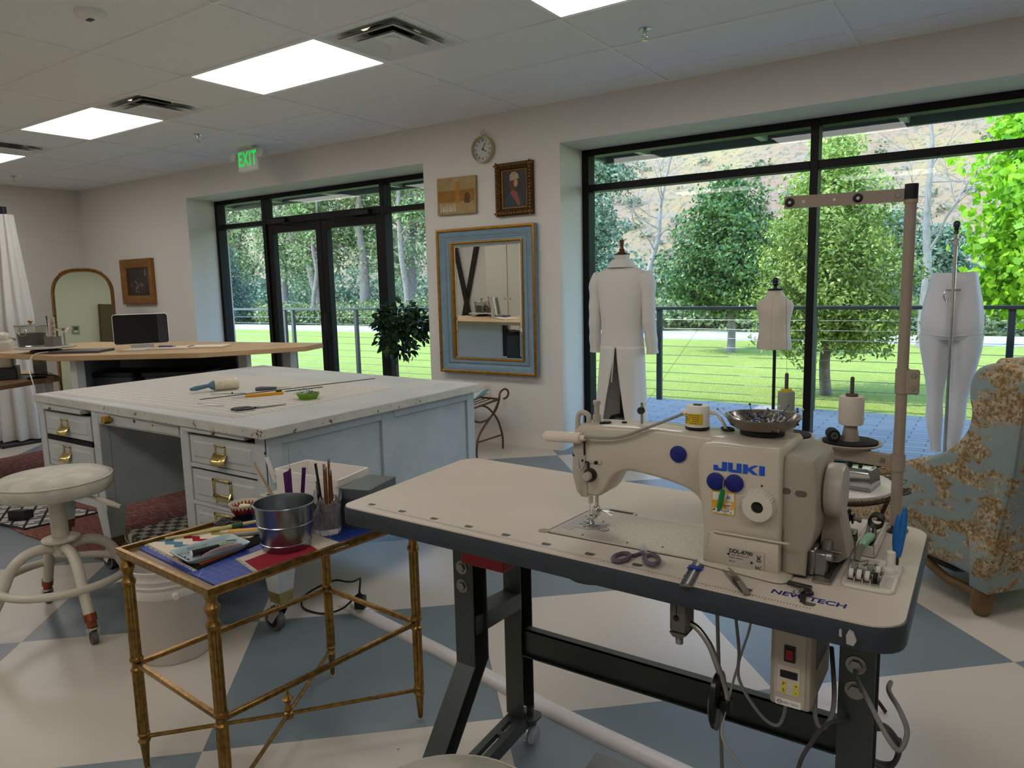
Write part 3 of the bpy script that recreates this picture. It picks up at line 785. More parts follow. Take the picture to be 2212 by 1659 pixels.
# framed side panel facing the sewing machine
b = MB(); xs = -2.285
b.box(xs-.02, xs-.012, FR, 3.01, .30, .803)
for y0, y1, z0, z1 in ((FR, 1.775, .30, .803), (2.325, 2.405, .30, .803), (2.955, 3.015, .30, .803)): b.box(xs-.02, xs, y0, y1, z0, z1, .002)
for y0, y1 in ((1.775, 2.325), (2.405, 2.955)): b.box(xs-.02, xs, y0, y1, .765, .803, .002); b.box(xs-.02, xs, y0, y1, .30, .36, .002)
build('side_panel', b, painted('side_blue_grey_paint', (176, 186, 192), (164, 175, 182), .80), T_, smooth=30)
for x0, y0 in ((-2.385, FR), (-3.655, FR), (-4.16, FR), (-2.87, FR), (-2.385, 2.93), (-4.16, 2.90)):
    lg = MB().loft([[(x0+.05+sx*w_, y0+.05+sy*w_, z) for sx, sy in ((-1, -1), (1, -1), (1, 1), (-1, 1))] for w_, z in ((.034, .165), (.049, .32), (.049, .34))])
    l = build('leg', lg, M_desk, T_, smooth=30)
    build('brass_tip', MB().loft([[(x0+.05+sx*w_, y0+.05+sy*w_, z) for sx, sy in ((-1, -1), (1, -1), (1, 1), (-1, 1))] for w_, z in ((.031, .122), (.035, .168))]), M_brass, l, smooth=30)
    c = MB(); cx, cy = x0+.035, y0+.03
    c.cyl((x0+.05, y0+.05, .122), (x0+.05, y0+.05, .10), .026, .026, 14)
    for s in (-1, 1): c.prism([(cx-.028, .045), (cx+.0, .035), (cx+.046, .092), (cx+.046, .106), (cx-.005, .106)], 0, .003, frame((0, cy+s*.0205+.0015, 0), (1, 0, 0), (0, 0, 1)))
    c.box(cx-.005, cx+.046, cy-.021, cy+.021, .103, .107)
    build('caster_fork', c, M_chrome, l)
    w_ = MB().cyl((cx-.008, cy-.014, .047), (cx-.008, cy+.014, .047), .047, .047, 26)
    build('caster_wheel', w_, M_rubber, l)
    h = MB().cyl((cx-.008, cy-.017, .047), (cx-.008, cy+.017, .047), .030, .030, 20)
    build('wheel_hub', h, M_black, l)
def raised(name, x0, x1, z0, z1, par=T_):
    d = MB(); y = FR
    d.box(x0, x1, y+.002, y+.022, z0, z1, .002)
    d.loft([[(x, yy, z) for x, z in ((x0+i, z0+i), (x1-i, z0+i), (x1-i, z1-i), (x0+i, z1-i))] for i, yy in ((.022, y+.003), (.032, y-.002))])
    return build(name, d, M_drw, par, smooth=20)
def cup_pull(x, z, par):
    p = MB(); y = FR-.002
    for q in ((x-.036, x-.028, z-.012, z+.048), (x+.028, x+.036, z-.012, z+.048), (x-.036, x+.036, z+.040, z+.048), (x-.036, x+.036, z+.008, z+.014)):
        p.box(q[0], q[1], y-.005, y, q[2], q[3], .0015)
    p.grid(lambda u, v: (x-.045+.09*u, y-.002-.034*math.sin(v*PI*.62)*(1-abs(2*u-1)**4*.5), z+.012-.042*v), 12, 8)
    build('brass_handle', p, M_brass, par, smooth=60, recalc=False)
def card_pull(x, z, par):
    p = MB(); y = FR-.002
    for q in ((x-.062, x+.062, z+.030, z+.042), (x-.062, x+.062, z-.034, z-.022), (x-.062, x-.050, z-.034, z+.042), (x+.050, x+.062, z-.034, z+.042)):
        p.box(q[0], q[1], y-.006, y, q[2], q[3], .0015)
    p.tube(spline([(x+.062, y-.006, z-.01), (x+.066, y-.02, z-.03), (x+.05, y-.022, z-.038), (x, y-.022, z-.040), (x-.02, y-.02, z-.05), (x-.03, y-.018, z-.038), (x-.06, y-.006, z-.036)], 4), .0045, 6)
    build('brass_handle', p, M_brass, par)
d = raised('drawer', -4.088, -3.628, .648, .768); cup_pull(-3.878, .694, d)
build('drawer_gap_shade', MB().box(-4.085, -3.63, FR+.0005, FR+.02, .623, .643), mat('gap_shadow_black', (10, 10, 10), .9), T_, smooth=0)  # solid black strip, coloured as the shade in the gap between drawers
d = raised('drawer', -4.088, -3.628, .486, .618); cup_pull(-3.882, .556, d)
d = raised('drawer', -4.088, -3.628, .36, .462); cup_pull(-3.882, .40, d)
d = raised('drawer', -2.802, -2.365, .648, .768); cup_pull(-2.588, .694, d)
d = raised('drawer', -2.802, -2.365, .484, .618); card_pull(-2.592, .556, d)
d = raised('drawer', -2.802, -2.365, .36, .462); card_pull(-2.598, .41, d)
for x0, x1 in ((-4.085, -3.67), (-2.825, -2.40)):
    s = build('pull_out_slide', MB().box(x0, x1, FR-.022, FR+.03, .783, .802, .002), M_drw, T_, smooth=20)
    k = MB().ball(((x0+x1)/2-.09 if x0 < -3 else (x0+x1)/2+.02, FR-.028, .792), .007, 10)
    build('knob', k, M_oldbrass, s)
d = build('center_drawer', MB().box(-3.54, -2.875, FR-.002, FR+.02, .752, .803, .002), M_drw, T_, smooth=20)
k = MB().cyl((-3.415, FR, .779), (-3.415, FR-.016, .779), .008, .008, 12).cyl((-3.415, FR-.014, .779), (-3.415, FR-.044, .779), .019, .019, 20)
build('knob', k, mat('satin_brass', (200, 160, 78), .3, 1), d)
build('lock', MB().cyl((-3.218, FR, .786), (-3.218, FR-.005, .786), .007, .007, 12), M_dark_steel, d)
build('screw', MB().cyl((-3.07, FR, .780), (-3.07, FR-.004, .780), .004, .004, 8), M_dark_steel, d)

# things lying on the cutting table (top at z = .845)
TZ = .845
def handle_shape(name, pts, r, m, par): return build(name, MB().tube(spline(pts, 4), r, 10), m, par)
t = thing('lint_roller', 'lint roller with blue handle and cream paper roll lying on the cutting table', 'lint roller', (-3.38, 2.25, TZ))
p0, p1 = V((-3.372, 2.222, TZ+.031)), V((-3.325, 2.345, TZ+.031)); dn = (p1-p0).normalized()
r = MB().lathe([(.012, 0), (.029, 0), (.0295, .001), (.0295, .118), (.029, .12), (.012, .12)], p0, 28, axis=dn)
build('paper_roll', r, mat('cream_lint_paper', (222, 210, 184), .7, var=(40, (206, 194, 168), 4, .3), bump=(60, .3)), t)
hp = [p0+dn*.004, p0-dn*.012, p0-dn*.03, p0-dn*.06-V((0, 0, .004)), p0-dn*.09-V((0, 0, .008)), p0-dn*.118-V((0, 0, .011))]
build('handle', MB().tube(hp, [.026, .022, .010, .0115, .0125, .007], 14), mat('slate_blue_plastic', (84, 118, 138), .4), t)

def shears(par, c, ang, L, m_h, m_b, op=.14, hr=.02):
    """scissors flat on a surface: pivot at c, blades along ang"""
    M0 = rotz(c, ang)
    for s in (-1, 1):
        Ms = M0@Matrix.Rotation(s*op/2, 4, 'Z')@Matrix.Translation((0, 0, .003+.0016*s))
        bl = MB().prism([(-.012, -.006*s), (0, -.009*s), (L*.5, -.006*s), (L*.62, 0), (0, .005*s), (-.012, .004*s)][::s], -.0011, .0011, Ms)
        build('blade', bl, m_b, par, smooth=20)
        h = MB(); pts = [Ms@V(p) for p in ((-.008, s*.0, 0), (-.03, s*-.004, 0.002))]
        ring = [(-.03-hr*1.5+hr*1.5*math.cos(a), -s*(.008+hr*.55)+s*hr*.85*math.sin(a), .004) for a in [2*PI*i/16 for i in range(16)]]
        h.tube(pts, .0045, 8); h.tube([Ms@V(p) for p in ring], .0046, 8, closed=True)
        build('handle', h, m_h, par)
    build('pivot', MB().cyl(M0@V((0, 0, 0)), M0@V((0, 0, .0075)), .0052, .0052, 12), M_steel, par)
t = thing('fabric_shears', 'long shears with black handles at the front right corner of the cutting table', 'scissors', (-2.69, 1.96, TZ))
shears(t, (-2.683, 1.975, TZ), math.atan2(.119, .04), .2, M_black, M_steel, .05, .026)
t = thing('tweezers', 'thin metal tweezers beside the black shears on the cutting table', 'tweezers', (-2.97, 1.92, TZ))
for a in ((-3.062, 1.927), (-3.000, 1.889)):
    build('arm', MB().tube([(a[0], a[1], TZ+.002), ((a[0]-2.93)/2, (a[1]+1.922)/2, TZ+.005), (-2.885, 1.943, TZ+.003)], [.0012, .0025, .0018], 6), M_steel, t)
t = thing('box_cutter', 'yellow snap-blade cutter lying on the cutting table beside the green pin dish', 'cutter', (-2.98, 2.22, TZ))
a, bb_ = V((-3.016, 2.150, TZ)), V((-2.932, 2.315, TZ)); dd = (bb_-a).normalized(); Mx = frame(a, dd, V((0, 0, 1)).cross(dd))
build('handle', MB().prism([(0, -.010), (.15, -.011), (.18, -.006), (.18, .010), (.02, .012), (0, .008)], 0, .014, Mx, b=.002), mat('amber_yellow_plastic', (214, 150, 28), .4), t)
build('slider', MB().box(.145, .172, -.006, .006, .014, .022, .002, Mx), M_black, t)
build('blade', MB().prism([(-.062, -.004), (0, -.006), (0, .006), (-.05, .006)], .004, .0052, Mx), M_steel, t, smooth=0)
t = thing('seam_ripper', 'grey handled ripper behind the yellow cutter on the cutting table', 'seam ripper', (-3.13, 2.36, TZ))
build('handle', MB().tube(spline([(-3.165, 2.318, TZ+.009), (-3.15, 2.34, TZ+.011), (-3.125, 2.375, TZ+.010), (-3.105, 2.405, TZ+.009)], 4), [.008, .0095, .0105, .011, .011, .011, .0105, .01, .0095, .009, .0085, .008, .006], 10), mat('slate_purple_plastic', (92, 90, 104), .45), t)
build('blade', MB().tube([(-3.105, 2.405, TZ+.009), (-3.09, 2.44, TZ+.008), (-3.075, 2.475, TZ+.009)], [.003, .002, .0006], 6), M_steel, t)
t = tag(build('metal_ruler', MB().prism([(-3.178, 2.010), (-3.160, 2.008), (-2.932, 2.950), (-2.950, 2.954)], TZ+.0006, TZ+.0022), M_dark_steel, loc=(-3.05, 2.48, TZ), smooth=0), 'long thin metal ruler lying across the cutting table', 'ruler')
tag(build('thin_rod', MB().cyl((-2.99, 2.365, TZ+.003), (-2.936, 2.565, TZ+.003), .0026, .0026, 8), M_dark_steel, loc=(-2.96, 2.46, TZ)), 'short dark rod lying behind the green pin dish', 'rod')
t = thing('awl', 'thin awl with a small dark bead lying left of the yellow cutter', 'awl', (-3.2, 2.19, TZ))
build('shaft', MB().cyl((-3.267, 2.133, TZ+.003), (-3.142, 2.242, TZ+.003), .0018, .003, 8), M_steel, t)
build('bead', MB().ball((-3.19, 2.20, TZ+.005), .005, 10), mat('navy_bead', (30, 36, 60), .4), t)
t = thing('pin_dish', 'small green geometric dish full of pins on the cutting table', 'dish', (-2.70, 2.265, TZ))
def hexr(r, z, c=(-2.70, 2.265), sx=1.15): return [(c[0]+r*sx*math.cos(a+.3), c[1]+r*math.sin(a+.3), z) for a in [2*PI*i/6 for i in range(6)]]
build('bowl', MB().loft([hexr(.040, TZ), hexr(.058, TZ+.028), hexr(.054, TZ+.028), hexr(.038, TZ+.005)]), mat('lime_green_plastic', (112, 158, 30), .4), t, smooth=0)
R = random.Random(5)
def pins(cx, cy, cz, rad, n, name, label, group, parent=None, L=.03, up=.35, heads=True):
    for i in range(n):
        a = R.uniform(0, 2*PI); rr = rad*R.random()**.6; p = V((cx+rr*math.cos(a), cy+rr*math.sin(a), cz+R.uniform(0, .006)))
        d = V((R.gauss(0, 1), R.gauss(0, 1), abs(R.gauss(up, .3)))).normalized(); q = p+d*L
        pn = MB().cyl(p, q, .0007, .0007, 5)
        if heads: pn.ball(q, .0022, 6)
        yield build(name, pn, M_pins[i % len(M_pins)], loc=p)
M_pins = [M_steel, mat('white_pinhead', (225, 225, 220), .3), mat('blue_pinhead', (60, 80, 140), .3), M_dark_steel]
for o in pins(-2.70, 2.265, TZ+.018, .034, 60, 'straight_pin', '', ''):
    tag(o, 'metal pin heaped in the small green dish on the cutting table', 'pin', 'pins in the green dish')

# ------------------------------------------------------------------ white rolling stool
M_stoolp = painted('stool_cream_enamel', (206, 198, 182), (196, 188, 172), .74, (120, 100, 84), .35)
M_seatf = mat('mottled_sage_vinyl', (196, 190, 176), .5, var=(16, (180, 177, 162), 4, .2))
def stool_seat(par, cx, cy, z, r):
    build('seat', MB().lathe([(0, z-.075), (r*.93, z-.075), (r*.985, z-.06), (r, z-.035), (r*.985, z-.014), (r*.9, z-.002), (r*.6, z+.008), (0, z+.011)], (cx, cy, 0), 48), M_seatf, par, smooth=50)
    build('piping', MB().torus((cx, cy, z-.016), r*.988, .0038, n=48, k=8), M_stoolp, par)
cx, cy = -3.17, 1.335
t = thing('rolling_stool', 'round cream rolling stool with mottled seat beside the cutting table', 'stool', (cx, cy, 0))
stool_seat(t, cx, cy, .635, .212)
build('column', MB().cyl((cx, cy, .37), (cx, cy, .52), .032, .032, 24).cyl((cx, cy, .515), (cx, cy, .523), .034, .034, 24), M_stoolp, t)
build('screw_shaft', MB().cyl((cx, cy, .52), (cx, cy, .565), .014, .014, 14), M_dark_steel, t)
build('hub', MB().lathe([(0, .30), (.035, .30), (.038, .345), (.060, .352), (.070, .360), (.070, .368), (.045, .375), (0, .375)], (cx, cy, 0), 28), M_stoolp, t)
build('height_lever', MB().tube([(cx+.03, cy, .555), (cx+.13, cy+.05, .55), (cx+.19, cy+.09, .53)], .006, 8).tube([(cx+.17, cy+.075, .538), (cx+.21, cy+.11, .515), (cx+.245, cy+.13, .50)], [.010, .012, .008], 8), M_stoolp, t)
ang0 = math.atan2(1.292-cy, -2.885-cx)
R2 = .285
for k in range(4):
    a = ang0+k*PI/2; c_a, s_a = math.cos(a), math.sin(a)
    P_ = lambda r, z: (cx+c_a*r, cy+s_a*r, z)
    l = build('leg', MB().tube(spline([P_(.02, .325), P_(.07, .335), P_(.13, .325), P_(.18, .285), P_(.212, .22), P_(.24, .16), P_(R2-.015, .108)], 5), .0205, 14), M_stoolp, t)
    build('copper_ferrule', MB().cyl(P_(R2-.018, .115), P_(R2-.006, .088), .023, .0225, 16).cyl(P_(R2-.006, .09), P_(R2, .066), .018, .018, 14), mat('copper', (150, 84, 56), .35, .9), l)
    w_ = MB(); tx, ty = -s_a, c_a
    q = V(P_(R2+.006, .026))
    build('caster_wheel', MB().cyl(q-V((tx, ty, 0))*.011, q+V((tx, ty, 0))*.011, .026, .026, 20), M_rubber, l)
    fk = MB().cyl(P_(R2, .068), P_(R2, .06), .021, .021, 16)
    for s in (-1, 1): fk.tube([q+V((tx*s*.015, ty*s*.015, .036)), q+V((tx*s*.015, ty*s*.015, .0))], [.011, .006], 6)
    build('caster_fork', fk, M_chrome, l)
build('foot_ring', MB().torus((cx, cy, .205), .235, .0165, n=48, k=12), M_stoolp, t)

# second stool, its seat just peeking in at the bottom of the photo
cx, cy = -.75, .872
t = thing('work_stool', 'pale round stool seat peeking in at the bottom edge below the sewing table', 'stool', (cx, cy, 0))
stool_seat(t, cx, cy, .443, .19)
build('column', MB().cyl((cx, cy, .10), (cx, cy, .37), .03, .03, 20), M_stoolp, t)
for k in range(4):
    a = .5+k*PI/2; build('leg', MB().tube(spline([(cx, cy, .16), (cx+math.cos(a)*.12, cy+math.sin(a)*.12, .15), (cx+math.cos(a)*.2, cy+math.sin(a)*.2, .0)], 4), .016, 10), M_stoolp, t)

# ------------------------------------------------------------------ rugs, black boxes and upholstered hassock under the table
g = NT('faded_maroon_rug', .95, .1)
X, Y, Z = g.xyz(); o_ = g.obj()
st = g.n('ShaderNodeTexNoise', {'Vector': g.n('ShaderNodeMapping', {'Vector': o_, 'Scale': (14, 70, 1)}).outputs[0], 'Scale': 1.0, 'Detail': 6, 'Roughness': .75}).outputs['Fac']
c = g.ramp(st, [(.30, (92, 48, 48)), (.45, (124, 76, 72)), (.58, (150, 110, 102)), (.72, (196, 168, 156))])
c = g.mix(g.ramp(g.noise(1.6, 3), [(.45, 0.0), (.6, .5)]), c, (104, 66, 50))
g.color(c); g.bump(g.noise(300, 2), .5, .004)
M_rug = g.m
tag(build('maroon_rug', MB().prism([(-4.585, 1.74), (-3.52, 1.775), (-3.30, 2.9), (-7.0, 3.3), (-6.9, 1.9)], 0, .008), M_rug, loc=(-4.6, 2.2, 0), smooth=0), 'faded maroon rug running under the cutting table', 'rug')
g = NT('lattice_rug', .95, .1)
X, Y, Z = g.xyz()
u_, v_ = g.math('ADD', g.math('MULTIPLY', X, .97), g.math('MULTIPLY', Y, .25)), g.math('SUBTRACT', g.math('MULTIPLY', Y, .97), g.math('MULTIPLY', X, .25))
def stripes(co, step, w): return g.math('LESS_THAN', g.math('ABSOLUTE', g.math('SUBTRACT', g.math('FRACT', g.math('DIVIDE', co, step)), .5)), w)
pp, qq = g.math('ADD', u_, v_), g.math('SUBTRACT', u_, v_)
alt = g.math('GREATER_THAN', g.math('PINGPONG', g.math('FLOOR', g.math('DIVIDE', pp, .11)), 1), .5)
lat = g.math('MAXIMUM', stripes(pp, .11, .10), g.math('MAXIMUM', stripes(qq, .16, .08), g.math('MULTIPLY', stripes(g.math('ADD', qq, .05), .16, .08), alt)))
g.color(g.mix(lat, (184, 178, 174), (52, 50, 54))); M_lat = g.m
t = thing('lattice_rug', 'small grey rug with a black lattice pattern at the far left', 'rug', (-5.1, 1.98, .008))
pl = [(-5.55, 1.66), (-4.655, 1.775), (-4.60, 2.17), (-5.5, 2.06)]
build('pile', MB().prism(pl, .008, .014), M_lat, t, smooth=0)
e = MB()
for i in range(4): e.tube([(*pl[i], .013), (*pl[(i+1) % 4], .013)], .006, 6)
build('black_binding', e, M_black, t)
for i, (x, y, sx, sy, rz, lb) in enumerate(((-4.885, 1.85, .11, .075, .55, 'small black box on the lattice rug, nearer one'), (-5.28, 2.03, .12, .06, .5, 'small black box on the lattice rug, half hidden under the stool seat'))):
    t = thing('pedal_box', lb, 'box', (x, y, .0145), rz, 'black boxes on the lattice rug')
    build('base', MB().box(-sx*.5, sx*.5, -sy*.5, sy*.5, 0, .035, .003), M_black, t, local=True)
    build('lid', MB().prism([(-sy*.5, .035), (sy*.5, .035), (sy*.5, .05), (-sy*.5, .062)], -sx*.5, sx*.5, frame((0, 0, 0), (0, 1, 0), (0, 0, 1)), b=.003), mat('black_satin', (26, 25, 26), .35), t, local=True)
g = NT('checked_upholstery', .9, .2)
X, Y, Z = g.xyz()
a_ = g.math('ADD', X, g.math('MULTIPLY', Z, .5)); wob = g.math('MULTIPLY', g.math('SINE', g.math('MULTIPLY', a_, 70)), .004)
kk = g.math('PINGPONG', g.math('ADD', g.math('FLOOR', g.math('DIVIDE', a_, .045)), g.math('FLOOR', g.math('DIVIDE', g.math('ADD', g.math('SUBTRACT', Y, g.math('MULTIPLY', Z, .6)), wob), .034))), 1)
g.color(g.mix(kk, (74, 72, 66), (168, 162, 148))); M_check = g.m
t = thing('hassock', 'low box hassock in dark and cream checked fabric under the cutting table', 'ottoman', (-3.3, 1.9, 0))
hz0 = .235
pl = [(-3.415, 1.715), (-3.10, 1.655), (-3.02, 2.08), (-3.40, 2.14)]
build('top_cushion', MB().prism(pl, hz0-.06, hz0, b=.018, seg=3), M_check, t)
build('skirt', MB().prism([(x*.995-.017, y*.995+.0095) for x, y in pl], .0, hz0-.058, b=.004), M_check, t)
tag(build('paper_sheet', MB().prism([(-3.49, 1.62), (-3.43, 1.60), (-3.40, 1.69), (-3.455, 1.70)], .0005, .002), mat('paper_white', (224, 222, 216), .8), loc=(-3.45, 1.65, 0), smooth=0), 'white paper scrap on the floor beside the checked hassock', 'paper')
# ------------------------------------------------------------------ sewing machine table
TT = .83
M_lam = mat('cream_laminate', (206, 194, 180), .38, var=(3, (198, 186, 172), 4, .6))
M_band = mat('slate_edge_band', (46, 52, 60), .45)
M_leg = mat('grey_steel_leg', (72, 76, 74), .38, .5)
M_bolt = mat('zinc_bolt', (150, 148, 142), .35, 1)
M_ink = mat('printed_dark_ink', (84, 80, 78), .6)
M_blueink = mat('printed_blue_ink', (24, 34, 120), .5)
st = thing('sewing_table', 'industrial sewing table with cream top, dark edge and grey steel legs', 'table', (-.72, 1.42, 0))
pl = [(-1.318, 1.182), (-.092, 1.155), (-.098, 1.682), (-1.348, 1.740)]
poly = rpoly(pl, [.03, .05, .05, .05], 6)
build('edge_band', MB().prism(poly, TT-.046, TT-.0012, b=.006, seg=2), M_band, st)
cxm = V((-.714, 1.44))
ins = [tuple(cxm+(V(p)-cxm)*.9945) for p in poly]
build('tabletop', MB().prism(ins, TT-.003, TT), M_lam, st, smooth=20)
r = MB(); a, b = V((-1.252, 1.213, TT+.0003)), V((-.228, 1.173, TT+.0003)); n = 205
up = V((0, 1, 0))
for i in range(n):
    p = a+(b-a)*i/(n-1); L = .0055 if i % 10 else .010
    r.quad(p+V((-.0006, 0, 0)), p+V((.0006, 0, 0)), p+V((.0006, -L, 0)), p+V((-.0006, -L, 0)))
for i in range(11):
    p = a+(b-a)*i/10.05+V((0, .006, 0))
    r.quad(*[p+V((x, y, 0)) for x, y in ((-.010, .004), (-.006, 0), (.006, 0), (.010, .004), (.010, .014), (-.010, .014))])
build('printed_ruler', r, M_ink, st, smooth=0, recalc=False)
build('printed_lettering', text_mb('NEW TECH', .0235, frame((-.2385, 1.2065, TT+.0003), (1, -.012, 0), (.012, 1, 0)), .0001, sx=.98, bold=.0006), M_blueink, st, smooth=0)
def channel(mb, x0, x1, y0, y1, z0, z1, t=.004, dy=0, dz=0):
    """upright C channel open towards +x"""
    for q in ((x0, x1, y0, y0+t), (x0, x1, y1-t, y1), (x0, x0+t, y0+t, y1-t)): mb.box(*q, z0, z1)
def hexbolt(p, d, r=.011, par=None):
    d = V(d).normalized(); p = V(p)
    m = MB().cyl(p, p+d*.002, r*1.5, r*1.5, 20).cyl(p+d*.002, p+d*.008, r, r*.95, 6)
    build('bolt', m, M_bolt, par, smooth=30)
def legpair(x0, x1):
    l = MB()
    secs = [(1.350, TT-.046), (1.350, .405), (1.215, .235), (1.07, .075)]
    for k in range(3):
        (ya, za), (yb, zb) = secs[k], secs[k+1]
        for q in ((x0, x1, 0, .004), (x0, x1, .056, .060), (x0, x0+.004, .004, .056)):
            l.add([(x, y+o, z) for (y, z) in ((ya, za), (yb, zb)) for x in q[:2] for o in q[2:]],
                  [(0, 1, 3, 2), (4, 6, 7, 5), (0, 2, 6, 4), (1, 5, 7, 3), (0, 4, 5, 1), (2, 3, 7, 6)])
    fl = build('leg', l, M_leg, st, smooth=0)
    for z in (.662, .614): hexbolt(((x0+x1)/2-.002, 1.350, z), (0, -1, 0), .0115, fl)
    l = MB(); channel(l, x0-.042, x1-.042, 1.625, 1.685, .105, TT-.046)
    bl = build('leg', l, M_leg, st, smooth=0)
    hexbolt((x0-.038, 1.655, .37), (1, 0, 0), .010, bl); hexbolt((x0-.038, 1.64, .33), (1, 0, 0), .010, bl)
    br = MB()
    br.add([(x, y, z) for x0_, x1_, y, zs in ((x0, x1, 1.36, (.485, .535)), (x0-.042, x1-.042, 1.63, (.44, .485))) for x in (x0_, x1_) for z in zs],
           [(0, 1, 3, 2), (4, 6, 7, 5), (0, 2, 6, 4), (1, 5, 7, 3), (0, 4, 5, 1), (2, 3, 7, 6)])
    build('cross_brace', br, M_leg, st, smooth=0)
    f = MB(); w = x1-x0
    def strip(f0, f1, a, b, z0=.088, z1=.10):
        pts = lambda f: (x0-.042*f, 1.05+.60*f)
        (xa, ya), (xb, yb) = pts(f0), pts(f1)
        f.prism([(xa+a*w, ya), (xa+b*w, ya), (xb+b*w, yb), (xb+a*w, yb)], z0, z1)
    strip(0, .42, 0, 1); strip(.42, .80, 0, .36); strip(.42, .80, .64, 1); strip(.80, .83, 0, 1); strip(.83, .92, 0, .38); strip(.83, .92, .62, 1); strip(.92, 1.0, 0, 1)
    strip(0, 1, 0, .05, .06, .088); strip(0, 1, .95, 1, .06, .088)
    build('foot_bar', f, M_leg, st, smooth=0)
    for cx, cy in ((x0-.01, 1.672), (x0+.02, 1.09)):
        pl_ = MB().prism(rrect(cx-.028, cx+.05, cy-.03, cy+.03, .02), .082, .088)
        pl_.cyl((cx+.02, cy, .082), (cx+.02, cy, .115), .010, .010, 6); pl_.cyl((cx+.02, cy, .06), (cx+.02, cy, .082), .018, .02, 14)
        c = build('caster_plate', pl_, M_leg, st, smooth=30)
        for s in (-1, 1):
            build('caster_wheel', MB().lathe([(0, -.009), (.020, -.009), (.0265, -.005), (.0265, .005), (.020, .009), (0, .009)], (cx+.02+s*.0115, cy, .0265), 22, axis=(1, 0, 0)), mat('clear_caster_plastic', (225, 228, 230), .08, trans=.75, ior=1.45), c)
        build('caster_housing', MB().lathe([(.028, -.003), (.030, 0), (.028, .003), (.012, .003), (.012, -.003)], (cx+.02, cy, .03), 18, axis=(1, 0, 0)), M_chrome, c)
legpair(-1.105, -1.047); legpair(-.210, -.150)
b = MB(); b.box(-1.089, -.194, 1.640, 1.645, .295, .372); b.box(-1.089, -.194, 1.640, 1.668, .368, .372); b.box(-1.089, -.194, 1.628, 1.645, .295, .299)
build('rear_crossbeam', b, M_leg, st, smooth=0)
scr = MB().prism([(-.170, TT-.036), (-.160, TT-.037), (-.156, TT-.028), (-.161, TT-.016), (-.167, TT-.013), (-.171, TT-.022)], 1.1515, 1.157, Matrix(((1, 0, 0, 0), (0, 0, 1, 0), (0, 1, 0, 0), (0, 0, 0, 1))))
scr.prism([(-.181, TT-.026), (-.177, TT-.027), (-.178, TT-.016), (-.181, TT-.016)], 1.1515, 1.157, Matrix(((1, 0, 0, 0), (0, 0, 1, 0), (0, 1, 0, 0), (0, 0, 0, 1))))
build('chipped_edge', scr, mat('chip_pale', (172, 170, 166), .8), st, smooth=0)
d = MB().box(-1.010, -.890, 1.262, 1.43, .716, .775, .003); d.box(-1.03, -.885, 1.25, 1.44, .768, .783, .002)
build('red_drawer', d, mat('red_painted_steel', (138, 22, 24), .4, .2), st, smooth=30)
pan = MB().loft([rrz for rrz in [[(x, y, .784) for x, y in rrect(-.80, -.655, 1.29, 1.43, .03)], [(x, y, .735) for x, y in rrect(-.795, -.66, 1.295, 1.425, .03)], [(x, y, .708) for x, y in rrect(-.765, -.685, 1.32, 1.40, .03)]]])
build('oil_pan', pan, mat('dark_plastic_pan', (60, 54, 48), .35), st)
# knee lifter
k = MB().box(-.470, -.437, 1.185, 1.225, .722, .785, .004); k.prism([(-.470, .722), (-.437, .722), (-.446, .714), (-.463, .714)], 1.185, 1.225, Matrix(((1, 0, 0, 0), (0, 0, 1, 0), (0, 1, 0, 0), (0, 0, 0, 1))))
kl = build('knee_lifter_clamp', k, mat('grey_cast_metal', (104, 100, 94), .45, .6), st)
build('clamp_screw', MB().cyl((-.458, 1.205, .714), (-.458, 1.205, .700), .0035, .0035, 8).cyl((-.458, 1.205, .704), (-.458, 1.205, .694), .007, .007, 10), M_steel, kl)
build('clamp_hole', MB().cyl((-.457, 1.1845, .751), (-.457, 1.188, .751), .006, .006, 14).box(-.4575, -.4555, 1.1845, 1.188, .751, .785), M_black, kl)
build('knee_rod', MB().tube(spline([(-.445, 1.205, .738), (-.425, 1.205, .732), (-.402, 1.203, .708), (-.388, 1.20, .68), (-.374, 1.20, .642), (-.366, 1.20, .610)], 6), .0058, 10), M_steel, st)
pc = V((-.384, 1.20, .608))
pd = MB().lathe([(0, -.007), (.040, -.007), (.046, -.003), (.047, .004), (.038, .007), (.0, .007)], (0, 0, 0), 32, M=Matrix.Translation(pc)@Matrix.Rotation(math.radians(90), 4, 'Y')@Matrix.Diagonal((1.15, .85, 1, 1)))
kp = build('knee_pad', pd, mat('glossy_black_plastic', (12, 12, 13), .22), st)
build('pad_bracket', MB().box(-.376, -.360, 1.190, 1.194, .596, .614, .001).box(-.376, -.360, 1.206, 1.210, .596, .614, .001).box(-.362, -.359, 1.190, 1.210, .596, .614), M_black, kp)
# motor and control box
mt = thing('motor_control_box', 'grey motor and control box with red switch hanging under the sewing table', 'motor', (-.27, 1.34, TT-.046))
M_ctl = mat('warm_grey_enamel', (168, 158, 144), .42)
c = MB().box(-.307, -.238, 1.25, 1.42, .602, .772, .006, seg=2)
build('control_box', c, M_ctl, mt)
build('front_frame', MB().prism(rrect(-.299, -.247, .608, .764, .004), 1.2485, 1.252, Matrix(((1, 0, 0, 0), (0, 0, 1, 0), (0, 1, 0, 0), (0, 0, 0, 1)))), mat('pale_grey_enamel', (180, 170, 156), .45), mt)
XZ = lambda y: Matrix(((1, 0, 0, 0), (0, 0, 1, y), (0, 1, 0, 0), (0, 0, 0, 1)))
def plate(name, x0, x1, z0, z1, y, d, m, par, rr=.001): return build(name, MB().prism(rrect(x0, x1, z0, z1, rr), -d, 0, XZ(y)), m, par, smooth=30)
Ysw = 1.2485
sw = plate('power_switch', -.2825, -.264, .690, .7195, Ysw, .003, M_black, mt)
plate('red_rocker', -.279, -.2675, .6955, .714, Ysw-.003, .003, mat('red_rocker_plastic', (150, 16, 20), .3), sw)
